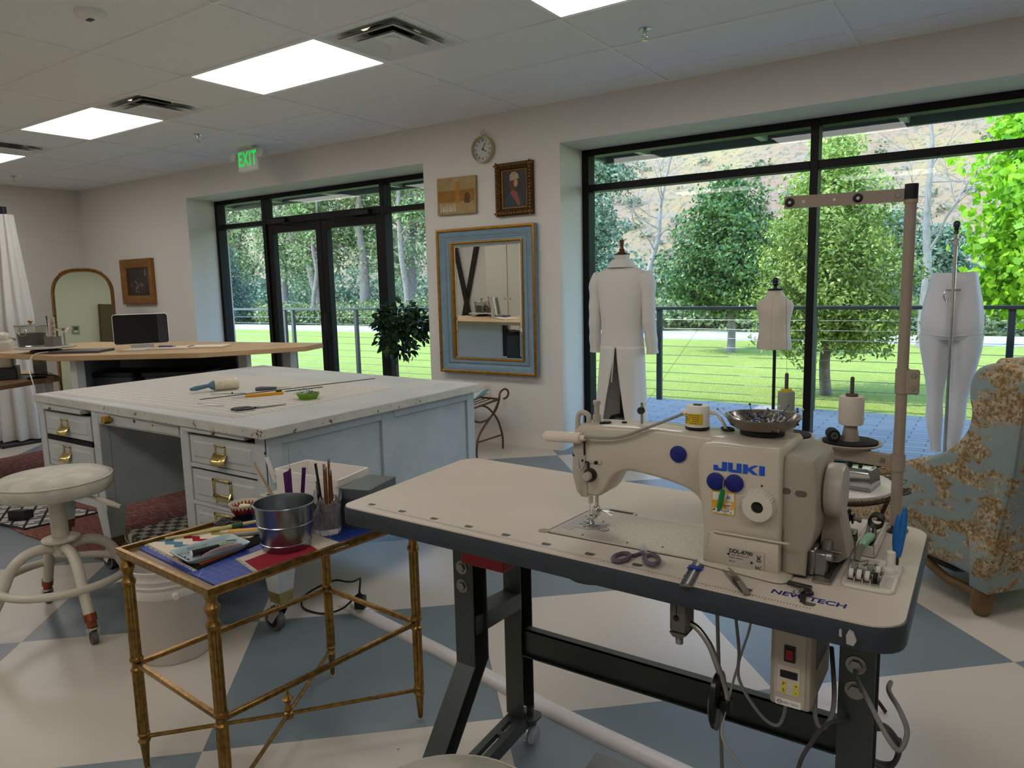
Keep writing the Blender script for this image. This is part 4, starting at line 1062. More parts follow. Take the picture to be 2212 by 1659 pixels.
pn = plate('key_panel', -.2935, -.2555, .628, .681, Ysw, .0012, mat('panel_cream', (196, 186, 172), .5), mt)
plate('display', -.2885, -.2595, .659, .6725, Ysw-.0012, .0008, M_black, pn)
M_key = mat('yellow_key', (214, 200, 40), .5)
for i, (x, z, ch) in enumerate(((-.2865, .6475, 'P'), (-.2655, .6475, '+'), (-.2865, .6355, 'S'), (-.2655, .6355, '-'))):
    kx = plate('key', x, x+.0085, z-.0045, z+.0045, Ysw-.0012, .001, M_key, pn)
    build('key_legend', text_mb(ch, .0085, frame((x+.00425, Ysw-.0023, z), (1, 0, 0), (0, 0, 1)), .0001, bold=.0003), M_ink, kx if False else pn, smooth=0)
bl_ = plate('maker_badge', -.2955, -.2525, .606, .6185, Ysw, .0012, M_white, mt)
bt = MB().torus((-.2885, Ysw-.0014, .6122), .0036, .0005, (0, 1, 0), 18, 5)
text_mb('NT', .0042, frame((-.2885, Ysw-.0014, .6122), (1, 0, 0), (0, 0, 1)), .0001, bt); text_mb('NEW TECH', .0052, frame((-.2705, Ysw-.0014, .612), (1, 0, 0), (0, 0, 1)), .0001, bt)
build('badge_print', bt, M_ink, bl_, smooth=0)
build('side_label', MB().box(-.2375, -.2365, 1.29, 1.40, .665, .735), mat('grey_label', (110, 110, 116), .5), mt, smooth=0)
m = MB().lathe([(0, 0), (.052, 0), (.056, .006), (.056, .15), (.05, .158), (0, .158)], (-.375, 1.43, .735), 30, axis=(1, 0, 0))
build('motor_housing', m, M_ctl, mt)
build('hanger_bracket', MB().box(-.33, -.25, 1.36, 1.47, .76, TT-.047, .002), M_ctl, mt)
build('motor_end_cap', MB().lathe([(0, 0), (.05, 0), (.05, .02), (.04, .028), (0, .028)], (-.217, 1.43, .722), 30, axis=(1, 0, 0)), M_ctl, mt)
# foot pedal under the table
t = thing('foot_treadle', 'grey metal foot treadle under the sewing table, just inside the bottom edge', 'pedal', (-.68, 1.45, .08))
build('plate', MB().box(-.17, .17, -.11, .11, -.006, .006, .003, Matrix.Translation((-.665, 1.485, .09))@Matrix.Rotation(.15, 4, 'X')), M_leg, t)
build('pivot_bar', MB().cyl((-1.04, 1.47, .05), (-.21, 1.47, .05), .010, .010, 10), M_leg, t)
def cable(name, label, pts, r, m, cat='cable', group=None):
    p = spline(pts, 6); return tag(build(name, MB().tube(p, r, 8), m, loc=pts[len(pts)//2]), label, cat, group)
tag(build('treadle_rod', MB().cyl((-.463, 1.42, .775), (-.443, 1.45, .10), .0042, .0042, 8), mat('rod_grey_steel', (120, 120, 116), .4, .7), loc=(-.453, 1.435, .44)), 'thin straight vertical rod from the sewing table down to the treadle', 'rod')
cable('sensor_cable', 'grey cable curving from the table underside into the bottom of the control box', [(-.392, 1.3, .783), (-.377, 1.3, .665), (-.375, 1.3, .60), (-.337, 1.3, .545), (-.306, 1.3, .530), (-.292, 1.3, .555), (-.288, 1.3, .602)], .0032, M_cord_grey)
cable('pedal_cable', 'thin pale cable looping behind the black knee pad to the floor', [(-.372, 1.39, .745), (-.379, 1.38, .672), (-.395, 1.38, .61), (-.417, 1.38, .516), (-.424, 1.36, .46), (-.418, 1.35, .43), (-.379, 1.35, .386), (-.30, 1.37, .30), (-.31, 1.4, .004)], .0025, mat('pale_grey_cord', (158, 156, 152), .5))
cable('power_cable', 'grey power cord draped over the right front leg of the sewing table', [(-.238, 1.40, .70), (-.19, 1.365, .668), (-.178, 1.33, .650), (-.150, 1.28, .637), (-.115, 1.25, .598), (-.098, 1.25, .586), (-.090, 1.26, .615), (-.103, 1.27, .643), (-.125, 1.32, .645), (-.13, 1.40, .62)], .0042, M_cord_grey)
cable('motor_cable', 'dark grey cable loop hanging below the control box', [(-.232, 1.40, .66), (-.213, 1.33, .61), (-.213, 1.31, .575), (-.226, 1.30, .553), (-.240, 1.31, .566), (-.246, 1.34, .61)], .0042, M_cord_grey)
cable('floor_cable', 'dark cable dropping from the right leg toward the bottom edge of the photo', [(-.165, 1.42, .52), (-.202, 1.32, .565), (-.223, 1.30, .556), (-.241, 1.30, .522), (-.264, 1.30, .46), (-.285, 1.32, .30), (-.27, 1.34, .004)], .0040, mat('charcoal_cord', (66, 66, 66), .5))
cable('coiled_cable', 'coil of dark cable hanging at the back of the right sewing table leg', [(-.145, 1.5+.02*math.sin(k), .43+.0 + .035*math.sin(k*1.05)-.002*k) if False else (-.150+.032*math.cos(k*1.3), 1.49+.01*k*.3, .425+.045*math.sin(k*1.3)) for k in range(11)], .0045, mat('charcoal_cord', (66, 66, 66)))

# ------------------------------------------------------------------ sewing machine
M_ivory = mat('ivory_enamel', (198, 188, 172), .32, var=(2.5, (190, 179, 162), 3, .6), coat=.2)
M_cover = mat('putty_enamel', (160, 150, 136), .40)
M_wheel = mat('pale_putty_enamel', (176, 167, 154), .35)
g = NT('speckled_bed_enamel', .35, .5, .25)
sp = g.ramp(g.noise(700, 2), [(.40, 0.0), (.62, 1.0)])
g.color(g.mix(sp, (158, 150, 136), (196, 188, 172))); M_bed = g.m
M_satin = mat('satin_steel_plate', (176, 172, 168), .32, .9)
sm = thing('sewing_machine', 'ivory industrial lockstitch sewing machine with blue lettering on the sewing table', 'sewing machine', (-.53, 1.36, TT))
BZ = TT+.0035
bp = rpoly([(-.778, 1.268), (-.29, 1.276), (-.29, 1.455), (-.765, 1.455)], [.012, .004, .004, .02], 5)
bd = MB().prism(bp, TT-.002, BZ, b=.0015)
build('bed', bd, M_bed, sm, smooth=30)
gp = MB()
ctr = V((-.53, 1.36))
out_ = [tuple(ctr+(V(p)-ctr)*1.0+(V(p)-ctr).normalized()*.006) for p in bp]
gp.prism(out_, TT-.001, TT+.0008)
build('bed_groove', gp, mat('dark_groove', (52, 42, 34), .7), sm, smooth=0)
nt_ = MB().prism(rrect(-.800, -.775, 1.262, 1.285, .01), TT-.001, TT+.001)
build('bed_notch', nt_, mat('notch_beige', (150, 140, 126), .5), sm, smooth=0)
build('hinge_plate', MB().prism(rrect(-.745, -.66, 1.452, 1.478, .010), TT-.001, TT+.0028), M_bed, sm, smooth=30)
build('hinge_slot', MB().prism(rrect(-.728, -.668, 1.459, 1.470, .005), TT, TT+.0033), mat('dark_groove', (52, 42, 34)), sm, smooth=0)
sl = MB().prism([(-.762, 1.305), (-.735, 1.298), (-.735, 1.398), (-.762, 1.402)], BZ-.001, BZ+.0006)
build('slide_plate', sl, M_satin, sm, smooth=0)
npt = [(-.735, 1.318)]+arc(-.715, 1.35, .034, -75, 75, 10)+[(-.735, 1.383)]
npl = build('needle_plate', MB().prism(npt, BZ-.001, BZ+.0009), M_satin, sm, smooth=0)
ln = MB()
for q in range(5): ln.box(-.704+q*.0052, -.7034+q*.0052, 1.33, 1.372, BZ+.0009, BZ+.0011)
ln.box(-.738, -.718, 1.340, 1.3425, BZ+.0009, BZ+.0012).box(-.738, -.718, 1.356, 1.3585, BZ+.0009, BZ+.0012).cyl((-.72, 1.328, BZ), (-.72, 1.328, BZ+.0013), .0028, .0028, 10).cyl((-.70, 1.379, BZ), (-.70, 1.379, BZ+.0013), .0028, .0028, 10)
build('plate_marks', ln, M_black, npl, smooth=0)
bb_ = build('bobbin_cap', MB().cyl((-.676, 1.334, BZ-.001), (-.676, 1.334, BZ+.0012), .0115, .0115, 22), M_satin, sm)
bcm = MB().torus((-.676, 1.334, BZ+.0012), .0108, .0006, n=24, k=5).box(-.683, -.669, 1.3325, 1.3345, BZ+.0011, BZ+.0016)
build('cap_marks', bcm, M_black, bb_, smooth=0)
hs = MB()
for x, y in ((-.75, 1.392), (-.728, 1.385), (-.738, 1.378), (-.70, 1.283), (-.60, 1.287), (-.53, 1.30)): hs.cyl((x, y, BZ-.001), (x, y, BZ+.0011), .0022, .0022, 8)
build('bed_screws', hs, M_dark_steel, sm, smooth=0)
# arm, head and column as one casting: front silhouette (x, z), thicknesses differ
under = spline([(-.664, .925, 0), (-.650, .950, 0), (-.634, .966, 0), (-.608, .974, 0), (-.568, .971, 0), (-.519, .963, 0), (-.485, .953, 0), (-.462, .935, 0), (-.452, .905, 0), (-.449, .86, 0), (-.449, .842, 0)], 4)
sil = [(-.682, .910), (-.674, .914)]+[(p.x, p.y) for p in under]+[(-.308, .842), (-.308, 1.045), (-.318, 1.058), (-.40, 1.062), (-.55, 1.066), (-.68, 1.062), (-.722, 1.060), (-.735, 1.052), (-.738, 1.03), (-.733, .97), (-.724, .918), (-.712, .908)]
XZm = Matrix(((1, 0, 0, 0), (0, 0, 1, 0), (0, 1, 0, 0), (0, 0, 0, 1)))
def profile_body(sil, ys, ins, cen):
    """loft of one silhouette along y with inset rounding"""
    rings = []
    n = len(sil)
    for y, i in zip(ys, ins):
        ring = []
        for k in range(n):
            p = V((*sil[k], 0)); a = V((*sil[k-1], 0)); b = V((*sil[(k+1) % n], 0))
            d = (b-a).normalized(); nr = V((-d.y, d.x, 0))     # inward for ccw
            q = p+nr*i; ring.append((q.x, y, q.y))
        rings.append(ring)
    return rings
arm = MB().loft(profile_body(sil, (1.312, 1.3145, 1.320, 1.392, 1.400, 1.404), (.0075, .0028, 0, 0, .004, .011), None))
build('arm', arm, M_ivory, sm, smooth=45)
col = [(-.438, .834), (-.300, .834), (-.300, 1.053), (-.306, 1.061), (-.42, 1.062), (-.440, 1.058), (-.450, 1.04), (-.451, 1.01), (-.447, .97), (-.441, .93), (-.438, .89)]
colm = MB().loft(profile_body(col, (1.2665, 1.269, 1.276, 1.425, 1.433, 1.436), (.006, .002, 0, 0, .003, .008), None))
build('column', colm, M_ivory, sm, smooth=45)
bs = rpoly([(-.448, 1.258), (-.280, 1.236), (-.282, 1.448), (-.448, 1.448)], .020, 5)
def offs(poly, d):
    c = V((-.373, 1.358)); return [tuple(V(p)-(V(p)-c).normalized()*d) for p in poly]
bm_ = MB().loft([[(x, y, TT+.002) for x, y in bs], [(x, y, TT+.0035) for x, y in bs], [(x, y, TT+.0055) for x, y in offs(bs, .005)], [(x, y, TT+.009) for x, y in offs(bs, .020)]])
build('base_flange', bm_, M_ivory, sm, smooth=50)
COLD = (.0085, -.028, .0095)      # details below sit on the column face
n0 = len(sm.children)
bump_ = MB().loft(profile_body([(-.442, .8275), (-.308, .8275), (-.308, .886), (-.42, .889), (-.435, .884)], (1.2905, 1.2925, 1.298), (.004, .001, 0), None))
lc_ = build('lower_cover', bump_, M_ivory, sm, smooth=40)
rg_ = build('ridge', MB().box(-.425, -.29, 1.286, 1.292, .8865, .8905, .0015), M_ivory, sm)
for o in (lc_, rg_): o.location = COLD
# face plate, top details on the head
fp = MB().loft(profile_body([(-.738, .955), (-.728, .918), (-.716, .906), (-.700, .908), (-.706, 1.02), (-.712, 1.044), (-.734, 1.044)], (1.308, 1.3095, 1.313), (.003, .001, 0), None))
build('face_plate', fp, M_wheel, sm, smooth=40)
build('face_slot', MB().box(-.7085, -.7055, 1.3072, 1.31, .998, 1.031), M_black, sm, smooth=0)
th = MB().tube(spline([(-.722, 1.311, 1.03), (-.722, 1.308, .985), (-.718, 1.305, .968), (-.709, 1.305, .972), (-.706, 1.306, .985)], 4), .0014, 6)
build('thread_guide', th, M_wheel, sm)
tc = V((-.694, 1.311, .957))
tn = MB().lathe([(0, 0), (.0145, 0), (.0145, .002), (.006, .002), (.006, .004), (.0145, .004), (.0145, .006), (.005, .006), (.005, .010)], tc, 24, axis=(0, -1, 0))
build('tension_discs', tn, M_dark_steel, sm)
build('tension_knob', MB().lathe([(.009, .010), (.0095, .011), (.0095, .020), (.008, .022), (0, .022)], tc, 20, axis=(0, -1, 0)), M_wheel, sm)
dt = MB().box(-.700, -.668, 1.3095, 1.313, .9805, .9895, .0015)
build('slider_plate', dt, M_wheel, sm)
dk = MB().cyl((-.680, 1.310, .985), (-.680, 1.306, .985), .004, .004, 12)
for q in ((-.704, .984), (-.712, .986), (-.733, .995)): dk.ball((q[0], 1.308, q[1]), .0026, 8)
dk.cyl((-.738, 1.33, .994), (-.745, 1.33, .994), .0055, .0055, 12)
dk.box(-.701, -.697, 1.3085, 1.313, .964, .985)
build('head_screws', dk, M_black, sm)
gd = MB().tube(spline([(-.727, 1.318, 1.05), (-.727, 1.318, 1.072), (-.722, 1.318, 1.084), (-.712, 1.318, 1.086), (-.702, 1.318, 1.081), (-.701, 1.318, 1.066)], 4), [.0055]*21, 10)
build('takeup_guard', gd, M_wheel, sm)
ps = MB().cyl((-.704, 1.36, 1.058), (-.704, 1.36, 1.076), .0095, .0085, 16).cyl((-.704, 1.36, 1.076), (-.704, 1.36, 1.098), .006, .006, 14).cyl((-.704, 1.36, 1.098), (-.704, 1.36, 1.106), .008, .008, 16)
build('presser_regulator', ps, M_wheel, sm)
tp = MB().cyl((-.603, 1.365, 1.06), (-.603, 1.365, 1.108), .0026, .0026, 10)
tpo = build('thread_post', tp, M_steel, sm)
build('thread_disc', MB().lathe([(0, -.003), (.0075, -.003), (.0055, 0), (.0075, .003), (0, .003)], (-.603, 1.361, 1.092), 18, axis=(0, 1, 0)), M_dark_steel, tpo)
cp = MB()
for x, y, r_ in ((-.672, 1.345, .0085), (-.680, 1.335, .0045), (-.640, 1.36, .0055)): cp.cyl((x, y, 1.058), (x, y, 1.0665), r_, r_, 16)
build('oil_caps', cp, M_black, sm)
# needle bar and presser foot
nb = MB().cyl((-.716, 1.352, .915), (-.716, 1.352, .893), .0036, .0036, 10).cyl((-.716, 1.352, .895), (-.717, 1.352, .882), .0052, .0052, 12).cyl((-.718, 1.352, .884), (-.720, 1.352, .838), .001, .0006, 6)
build('needle_bar', nb, M_chrome, sm)
pb = MB().cyl((-.709, 1.366, .915), (-.709, 1.366, .865), .0042, .0042, 12).box(-.716, -.703, 1.354, 1.372, .850, .872, .002).box(-.718, -.708, 1.342, 1.366, .845, .855, .001)
pb.box(-.724, -.712, 1.336, 1.362, BZ+.001, BZ+.004, .0008); pb.cyl((-.716, 1.356, BZ+.003), (-.716, 1.356, .85), .003, .003, 8)
build('presser_foot', pb, M_chrome, sm)
build('foot_lifter', MB().tube([(-.706, 1.374, .862), (-.698, 1.380, .858), (-.682, 1.386, .853)], [.0025, .003, .0055], 8), M_chrome, sm)
# right-hand cover, hand wheel
cv = [(-.301, .836), (-.258, .836), (-.2565, .88), (-.248, .905), (-.244, .935), (-.245, 1.03), (-.252, 1.043), (-.285, 1.052), (-.300, 1.048), (-.3065, 1.02), (-.3065, .925), (-.301, .918)]
build('belt_cover', MB().loft(profile_body(cv, (1.279, 1.282, 1.290, 1.43, 1.44), (.006, .0015, 0, 0, .006), None)), M_cover, sm, smooth=45)
bkp = [(-.258, .836), (-.222, .836), (-.205, .85), (-.222, .925), (-.25, .93)]
build('rear_guard', MB().loft(profile_body(bkp, (1.375, 1.378, 1.44), (.002, 0, 0), None)), M_cover, sm, smooth=40)
hw = MB().lathe([(0, 0), (.040, 0), (.0465, .004), (.048, .010), (.048, .026), (.044, .032), (.030, .033), (0, .033)], (-.2445, 1.36, .978), 44, axis=(1, 0, 0))
build('hand_wheel', hw, M_wheel, sm)
so = build('window_slot', MB().prism(rrect(-.306+.004, -.2865, .981, .992, .0054), -.0006, .001, XZ(1.279)), mat('slot_shadow', (92, 84, 74), .6), sm, smooth=0)
ov = MB().prism(rrect(-.2795, -.2600, .9795, .9905, .0054), -.0008, 0, XZ(1.2788))
build('inspection_slot', ov, mat('slot_shadow', (92, 84, 74)), sm, smooth=0)
kn = MB(); dc = V((-.344, 1.294, .949)); N = 32
rings = []
for rr_, yy in ((.0285, 0), (.0285, -.010), (.0255, -.0165), (.012, -.018), (0.0105, -.018), (.0105, -.012)):
    rings.append([dc+V((math.cos(2*PI*i/64)*(rr_+(.0011 if (i//1) % 2 and rr_ > .02 else 0)), yy, math.sin(2*PI*i/64)*(rr_+(.0011 if i % 2 and rr_ > .02 else 0)))) for i in range(64)])
kn.loft(rings)
dl = build('stitch_dial', kn, mat('white_dial', (206, 199, 186), .4), sm, smooth=25)
build('dial_hub', MB().cyl(dc+V((0, -.013, 0)), dc+V((0, -.0125, 0)), .0105, .0105, 20).cyl(dc+V((.003, -.0195, 0)), dc+V((.003, -.0183, 0)), .0065, .0065, 18), M_black, dl)
dl.location = COLD
sh_ = build('screw_hole', MB().cyl((-.341, 1.2938, .984), (-.341, 1.2955, .984), .002, .002, 10), M_black, sm)
sh_.location = COLD
# lettering on the column
logo = MB(); lx0, lx1, lz0, lz1 = -.4275, -.3365, 1.0025, 1.0195
LW, LH = lx1-lx0, lz1-lz0
def lp(*pts): logo.prism([(lx0+x*LW, lz0+z*LH) for x, z in pts], 0, .0005, XZ(1.2938)@Matrix.Diagonal((1, 1, -1, 1)))
lp((.17, 1), (.27, 1), (.27, .12), (.24, 0), (.0, 0), (.0, .58), (.09, .58), (.09, .28), (.17, .28))
lp((.29, 1), (.38, 1), (.38, .28), (.46, .28), (.46, 1), (.555, 1), (.555, 0), (.32, 0), (.29, .12))
lp((.585, 1), (.675, 1), (.675, .64), (.80, 1), (.87, 1), (.87, .97), (.745, .56), (.87, .02), (.87, 0), (.78, 0), (.675, .38), (.675, 0), (.585, 0))
lp((.895, 1), (1, 1), (1, 0), (.895, 0))
bl2 = build('blue_lettering', logo, mat('logo_blue', (20, 78, 190), .4), sm, smooth=0)
bl2.location = COLD
tg = plate('model_plate', -.4005, -.3325, .829, .8635, 1.2898, .0008, mat('plate_silver', (190, 182, 172), .4, .3), sm)
tgb = MB(); text_mb('DDL-8700', .0098, frame((-.374, 1.2888, .8575), (1, 0, 0), (0, 0, 1)), .0001, tgb, bold=.0003)
text_mb('EAC', .0078, frame((-.3425, 1.2888, .8345), (1, 0, 0), (0, 0, 1)), .0001, tgb, sx=.75, bold=.0002)
text_mb('Made in Vietnam', .0036, frame((-.383, 1.2888, .8455), (1, 0, 0), (0, 0, 1)), .0001, tgb)
text_mb('JUKI CORPORATION', .0033, frame((-.3745, 1.2888, .8505), (1, 0, 0), (0, 0, 1)), .0001, tgb)
text_mb('Mfg. No.', .0034, frame((-.389, 1.2888, .8385), (1, 0, 0), (0, 0, 1)), .0001, tgb)
for x, z in ((-.396, .851), (-.3545, .842)): tgb.cyl((x, 1.2889, z), (x, 1.2882, z), .0022, .0022, 10)
tgb.box(-.346, -.338, 1.2884, 1.2888, .8463, .8478); tgb.tube([(-.346, 1.2886, .857), (-.338, 1.2886, .849)], .0004, 4).tube([(-.338, 1.2886, .857), (-.346, 1.2886, .849)], .0004, 4); tgb.box(-.3445, -.3395, 1.2884, 1.2888, .850, .851).box(-.3445, -.3435, 1.2884, 1.2888, .850, .8575).box(-.3405, -.3395, 1.2884, 1.2888, .850, .8575)
build('plate_print', tgb, M_black, tg, smooth=0)
tg.location = COLD
ss = plate('caution_sticker', -.4300, -.3875, .9215, .9655, 1.2938, .0003, mat('sticker_yellow', (222, 172, 44), .5), sm)
sw_ = MB()
for q in ((-.4280, -.4085, .9475, .962), (-.4065, -.3895, .9475, .962), (-.428, -.389, .9235, .9325), (-.4045, -.394, .935, .9455)): sw_.prism(rrect(*q, .0008), 0, .0002, XZ(1.2932))
build('sticker_boxes', sw_, M_white, ss, smooth=0)
si = MB()
for k_ in range(20):
    x, z = R.choice(((-.4265, .949), (-.405, .949), (-.4265, .9245), (-.415, .9245), (-.403, .9245), (-.403, .937))); x += R.random()*.012; z += R.random()*.007
    si.box(x, x+R.uniform(.0008, .003), 1.2927, 1.293, z, z+R.uniform(.0008, .003))
text_mb('1', .006, frame((-.4265, 1.2929, .943), (1, 0, 0), (0, 0, 1)), .0001, si); text_mb('2', .005, frame((-.4275, 1.2929, .928), (1, 0, 0), (0, 0, 1)), .0001, si)
build('sticker_print', si, M_ink, ss, smooth=0)
sr = MB().tube([(-.415, 1.2927, .941), (-.405, 1.2927, .938), (-.396, 1.2927, .940)], .0008, 4)
build('sticker_red_mark', sr, mat('red_ink', (190, 40, 30), .5), ss, smooth=0)
ss.location = COLD
# magnets and the little hooked tool they hold
M_mag = mat('blue_magnet', (10, 26, 112), .45)
for x, y, z, lb in ((-.503, 1.312, 1.0225, 'round blue magnet alone on the sewing machine arm'), (-.4140, 1.2658, .9915, 'round blue magnet left of the pair on the sewing machine column'), (-.3800, 1.2658, .9925, 'round blue magnet right of the pair on the sewing machine column')):
    tag(build('disc_magnet', MB().lathe([(0, 0), (.0158, 0), (.0165, .001), (.0165, .0032), (.0155, .004), (0, .004)], (x, y-.0004, z), 32, axis=(0, -1, 0)), M_mag, loc=(x, y, z)), lb, 'magnet', 'blue magnets on the machine')
t = thing('hook_tool', 'small tool with a green handle held between the two blue magnets', 'hand tool', (-.408, 1.284, .955))
HT = t
build('shaft', MB().tube([(-.405, 1.283, .990), (-.4065, 1.283, .968)], .0011, 6), M_steel, t)
build('handle', MB().tube([(-.4065, 1.283, .970), (-.4085, 1.283, .958), (-.4125, 1.283, .936), (-.4135, 1.283, .930)], [.0042, .0052, .0046, .002], 8), mat('green_plastic', (20, 124, 66), .4), t)
HT.location = V(HT.location)+V(COLD)
# gooseneck lamp sitting on the arm
t = thing('gooseneck_lamp', 'ivory gooseneck magnet lamp lying along the top of the sewing machine', 'lamp', (-.485, 1.362, 1.066))
pc = V((-.484, 1.362, 0))
build('magnet_base', MB().lathe([(0, 1.066), (.0235, 1.066), (.0235, 1.071), (0, 1.071)], pc, 30), M_black, t)
build('base', MB().lathe([(0, 1.071), (.0228, 1.071), (.0232, 1.074), (.0232, 1.1085), (.0215, 1.112), (0, 1.112)], pc, 32), M_white, t)
build('rating_label', MB().grid(lambda u, v: (pc.x+.0236*math.cos(math.radians(205+u*110)), pc.y+.0236*math.sin(math.radians(205+u*110)), 1.0765+v*.0215), 10, 1), mat('label_yellow', (206, 178, 20), .5), t)
lt = MB()
for q in range(5):
    for s in range(7):
        if R.random() < .8:
            a = math.radians(225+s*11); lt.box(-.0018, .0018, -.0003, .0003, 0, .0011, 0, Matrix.Translation((pc.x+.0239*math.cos(a), pc.y+.0239*math.sin(a), 1.0795+q*.0038))@Matrix.Rotation(a+PI/2, 4, 'Z'))
build('label_print', lt, M_ink, t, smooth=0)
build('switch', MB().box(-.492, -.476, 1.357, 1.367, 1.111, 1.1145, .001), M_dark_steel, t)
fl_ = spline([(-.506, 1.358, 1.096), (-.528, 1.330, 1.086), (-.548, 1.310, 1.077), (-.580, 1.3035, 1.063), (-.622, 1.302, 1.046), (-.66, 1.300, 1.0405), (-.70, 1.297, 1.0395)], 8)
rr = [.0029+.0004*(i % 2) for i in range(len(fl_))]
build('gooseneck', MB().tube(fl_, rr, 8), mat('grey_gooseneck', (150, 146, 140), .4, .3), t)
build('neck_collar', MB().cyl((-.504, 1.358, 1.096), (-.515, 1.356, 1.096), .007, .006, 12), M_white, t)
hd = MB().lathe([(0, 0), (.007, .001), (.0105, .005), (.0115, .012), (.0115, .086), (.010, .089), (.006, .089), (.006, .100), (0, .100)], (-.800, 1.300, 1.031), 22, axis=(1, -.01, .055))
build('lamp_head', hd, mat('lamp_head_cream', (222, 206, 192), .4), t)
build('cord', MB().tube(spline([(-.462, 1.365, 1.100), (-.448, 1.368, 1.096), (-.436, 1.37, 1.080), (-.430, 1.372, 1.066)], 5), .0032, 8).cyl((-.462, 1.365, 1.100), (-.452, 1.367, 1.098), .005, .004, 10), M_white, t)
b = MB()
for k_ in range(5): b.torus((-.428+R.uniform(-.002, .002), 1.372, 1.0655+k_*.001), .012+R.uniform(-.002, .002), .0009, n=20, k=5)
tag(build('wire_ring', b, mat('dark_wire', (66, 60, 54), .4, .7), loc=(-.428, 1.372, 1.066)), 'flat coil of dark wire where the lamp cord enters the machine', 'wire')
# magnetic pin dish on the arm
t = thing('magnetic_pin_dish', 'round steel magnetic dish of pins sitting on top of the sewing machine', 'dish', (-.365, 1.385, 1.06))
dc = V((-.365, 1.385, 0))
build('magnet_base', MB().lathe([(0, 1.0585), (.036, 1.0585), (.041, 1.064), (.041, 1.070), (0, 1.070)], dc, 32), M_black, t)
build('bowl', MB().lathe([(0, 1.070), (.042, 1.070), (.060, 1.080), (.068, 1.094), (.0705, 1.096), (.0705, 1.0975), (.067, 1.0968), (.058, 1.083), (.041, 1.073), (0, 1.073)], dc, 48), mat('dark_mirror_steel', (150, 144, 136), .22, 1), t)
for o in pins(dc.x, dc.y, 1.075, .036, 90, 'straight_pin', '', '', L=.034, up=.25): tag(o, 'pin heaped in the steel dish on the sewing machine', 'pin', 'pins in the steel dish')
for i, (x, y, dx, dy) in enumerate(((-.418, 1.36, -.6, -.1), (-.412, 1.372, -.62, .05), (-.33, 1.40, .5, .2), (-.328, 1.385, .6, .1), (-.33, 1.372, .55, 0), (-.325, 1.41, .6, .3), (-.345, 1.42, .3, .4), (-.39, 1.41, -.3, .5))):
    p = V((x, y, 1.086)); q = p+V((dx, dy, .55)).normalized()*.034
    pn = MB().cyl(p, q, .0008, .0008, 5).ball(q, .0024, 8)
    tag(build('straight_pin', pn, M_pins[i % 4], loc=p), 'pin leaning on the rim of the steel dish on the sewing machine', 'pin', 'pins on the rim of the steel dish')
for i in range(3):
    p = V((-.362+.012*i, 1.372+.003*i, 1.0765)); tag(build('bobbin_clip', MB().box(-.012, .012, -.004, .004, 0, .005, .0015, rotz(p, .4*i)), mat('blue_clip', (30, 44, 100), .4), loc=p), 'small blue clip among the pins in the steel dish', 'clip', 'blue clips in the pin dish')
# ------------------------------------------------------------------ things on the sewing table
t = thing('thread_scissors', 'small scissors with lavender-grey handles on the front of the sewing table', 'scissors', (-.552, 1.24, TT))
shears(t, (-.554, 1.258, TT), math.radians(100), .062, mat('lavender_plastic', (92, 80, 96), .4), M_steel, .5, .0155)
t = thing('seam_gauge', 'small metal sewing gauge with a blue slider at the table front edge', 'ruler', (-.44, 1.235, TT))
gm = frame((-.4265, 1.150, TT+.0006), (-.026, .168, 0), (-.168, -.026, 0)) @ Matrix.Translation((0, -.011, 0))
build('rule', MB().box(0, .168, 0, .022, 0, .001, 0, gm), M_steel, t, smooth=0)
pr = MB()
for i in range(33):
    for a, b in ((.0005, .0075 if i % 2 else .0055), (.0215, .0145 if i % 2 else .0165)): pr.box(.004+i*.005, .0062+i*.005, min(a, b), max(a, b), .001, .0012, 0, gm)
build('printed_scale', pr, mat('navy_ink', (24, 28, 62), .5), t, smooth=0)
build('slot', MB().box(.01, .158, .0095, .0125, .001, .0012, 0, gm), M_white, t, smooth=0)
build('slider', MB().prism([(.078, -.003), (.084, .001), (.092, -.003), (.092, .025), (.084, .021), (.078, .025)], .0012, .0035, gm), mat('blue_slider', (30, 48, 140), .4), t)
t = thing('tweezers', 'steel tweezers pointing back on the front edge of the sewing table', 'tweezers', (-.357, 1.21, TT))
for s in (-1, 1):
    A, B = V((-.326, 1.166, TT)), V((-.391+.004*s, 1.256+.004*s, TT)); d = (B-A).normalized(); n = V((-d.y, d.x, 0))
    L = (B-A).length
    rings = []
    for f, w_, o_ in ((0, .005, .0015), (.15, .0055, .0035), (.5, .005, .006), (.8, .003, .0045), (1, .0008, .003)):
        c = A+d*L*f+V((0, 0, .004+s*o_*.5)); rings.append([c+n*w_+V((0, 0, -.0007)), c-n*w_+V((0, 0, -.0007)), c-n*w_+V((0, 0, .0007)), c+n*w_+V((0, 0, .0007))])
    build('arm', MB().loft(rings), M_steel, t, smooth=30)
tw = MB()
for k in range(3): tw.box(-.0012, .0012, -.004, .004, .0085, .0088, 0, Matrix.Translation((-.355-.004*k, 1.206+.0055*k, TT-.001))@Matrix.Rotation(-.95, 4, 'Z'))
build('grip_slots', tw, M_black, t, smooth=0)
t = thing('spare_presser_foot', 'metal presser foot attachment lying over the blue NEW TECH lettering', 'presser foot', (-.255, 1.21, TT))
f = MB().box(-.022, .018, -.005, .005, .004, .010, .001, rotz((-.257, 1.238, TT), -.1))
f.box(-.015, .012, -.007, .007, .002, .009, .001, rotz((-.244, 1.224, TT), -1.0)); f.cyl((-.246, 1.22, TT+.004), (-.25, 1.21, TT+.012), .004, .004, 10)
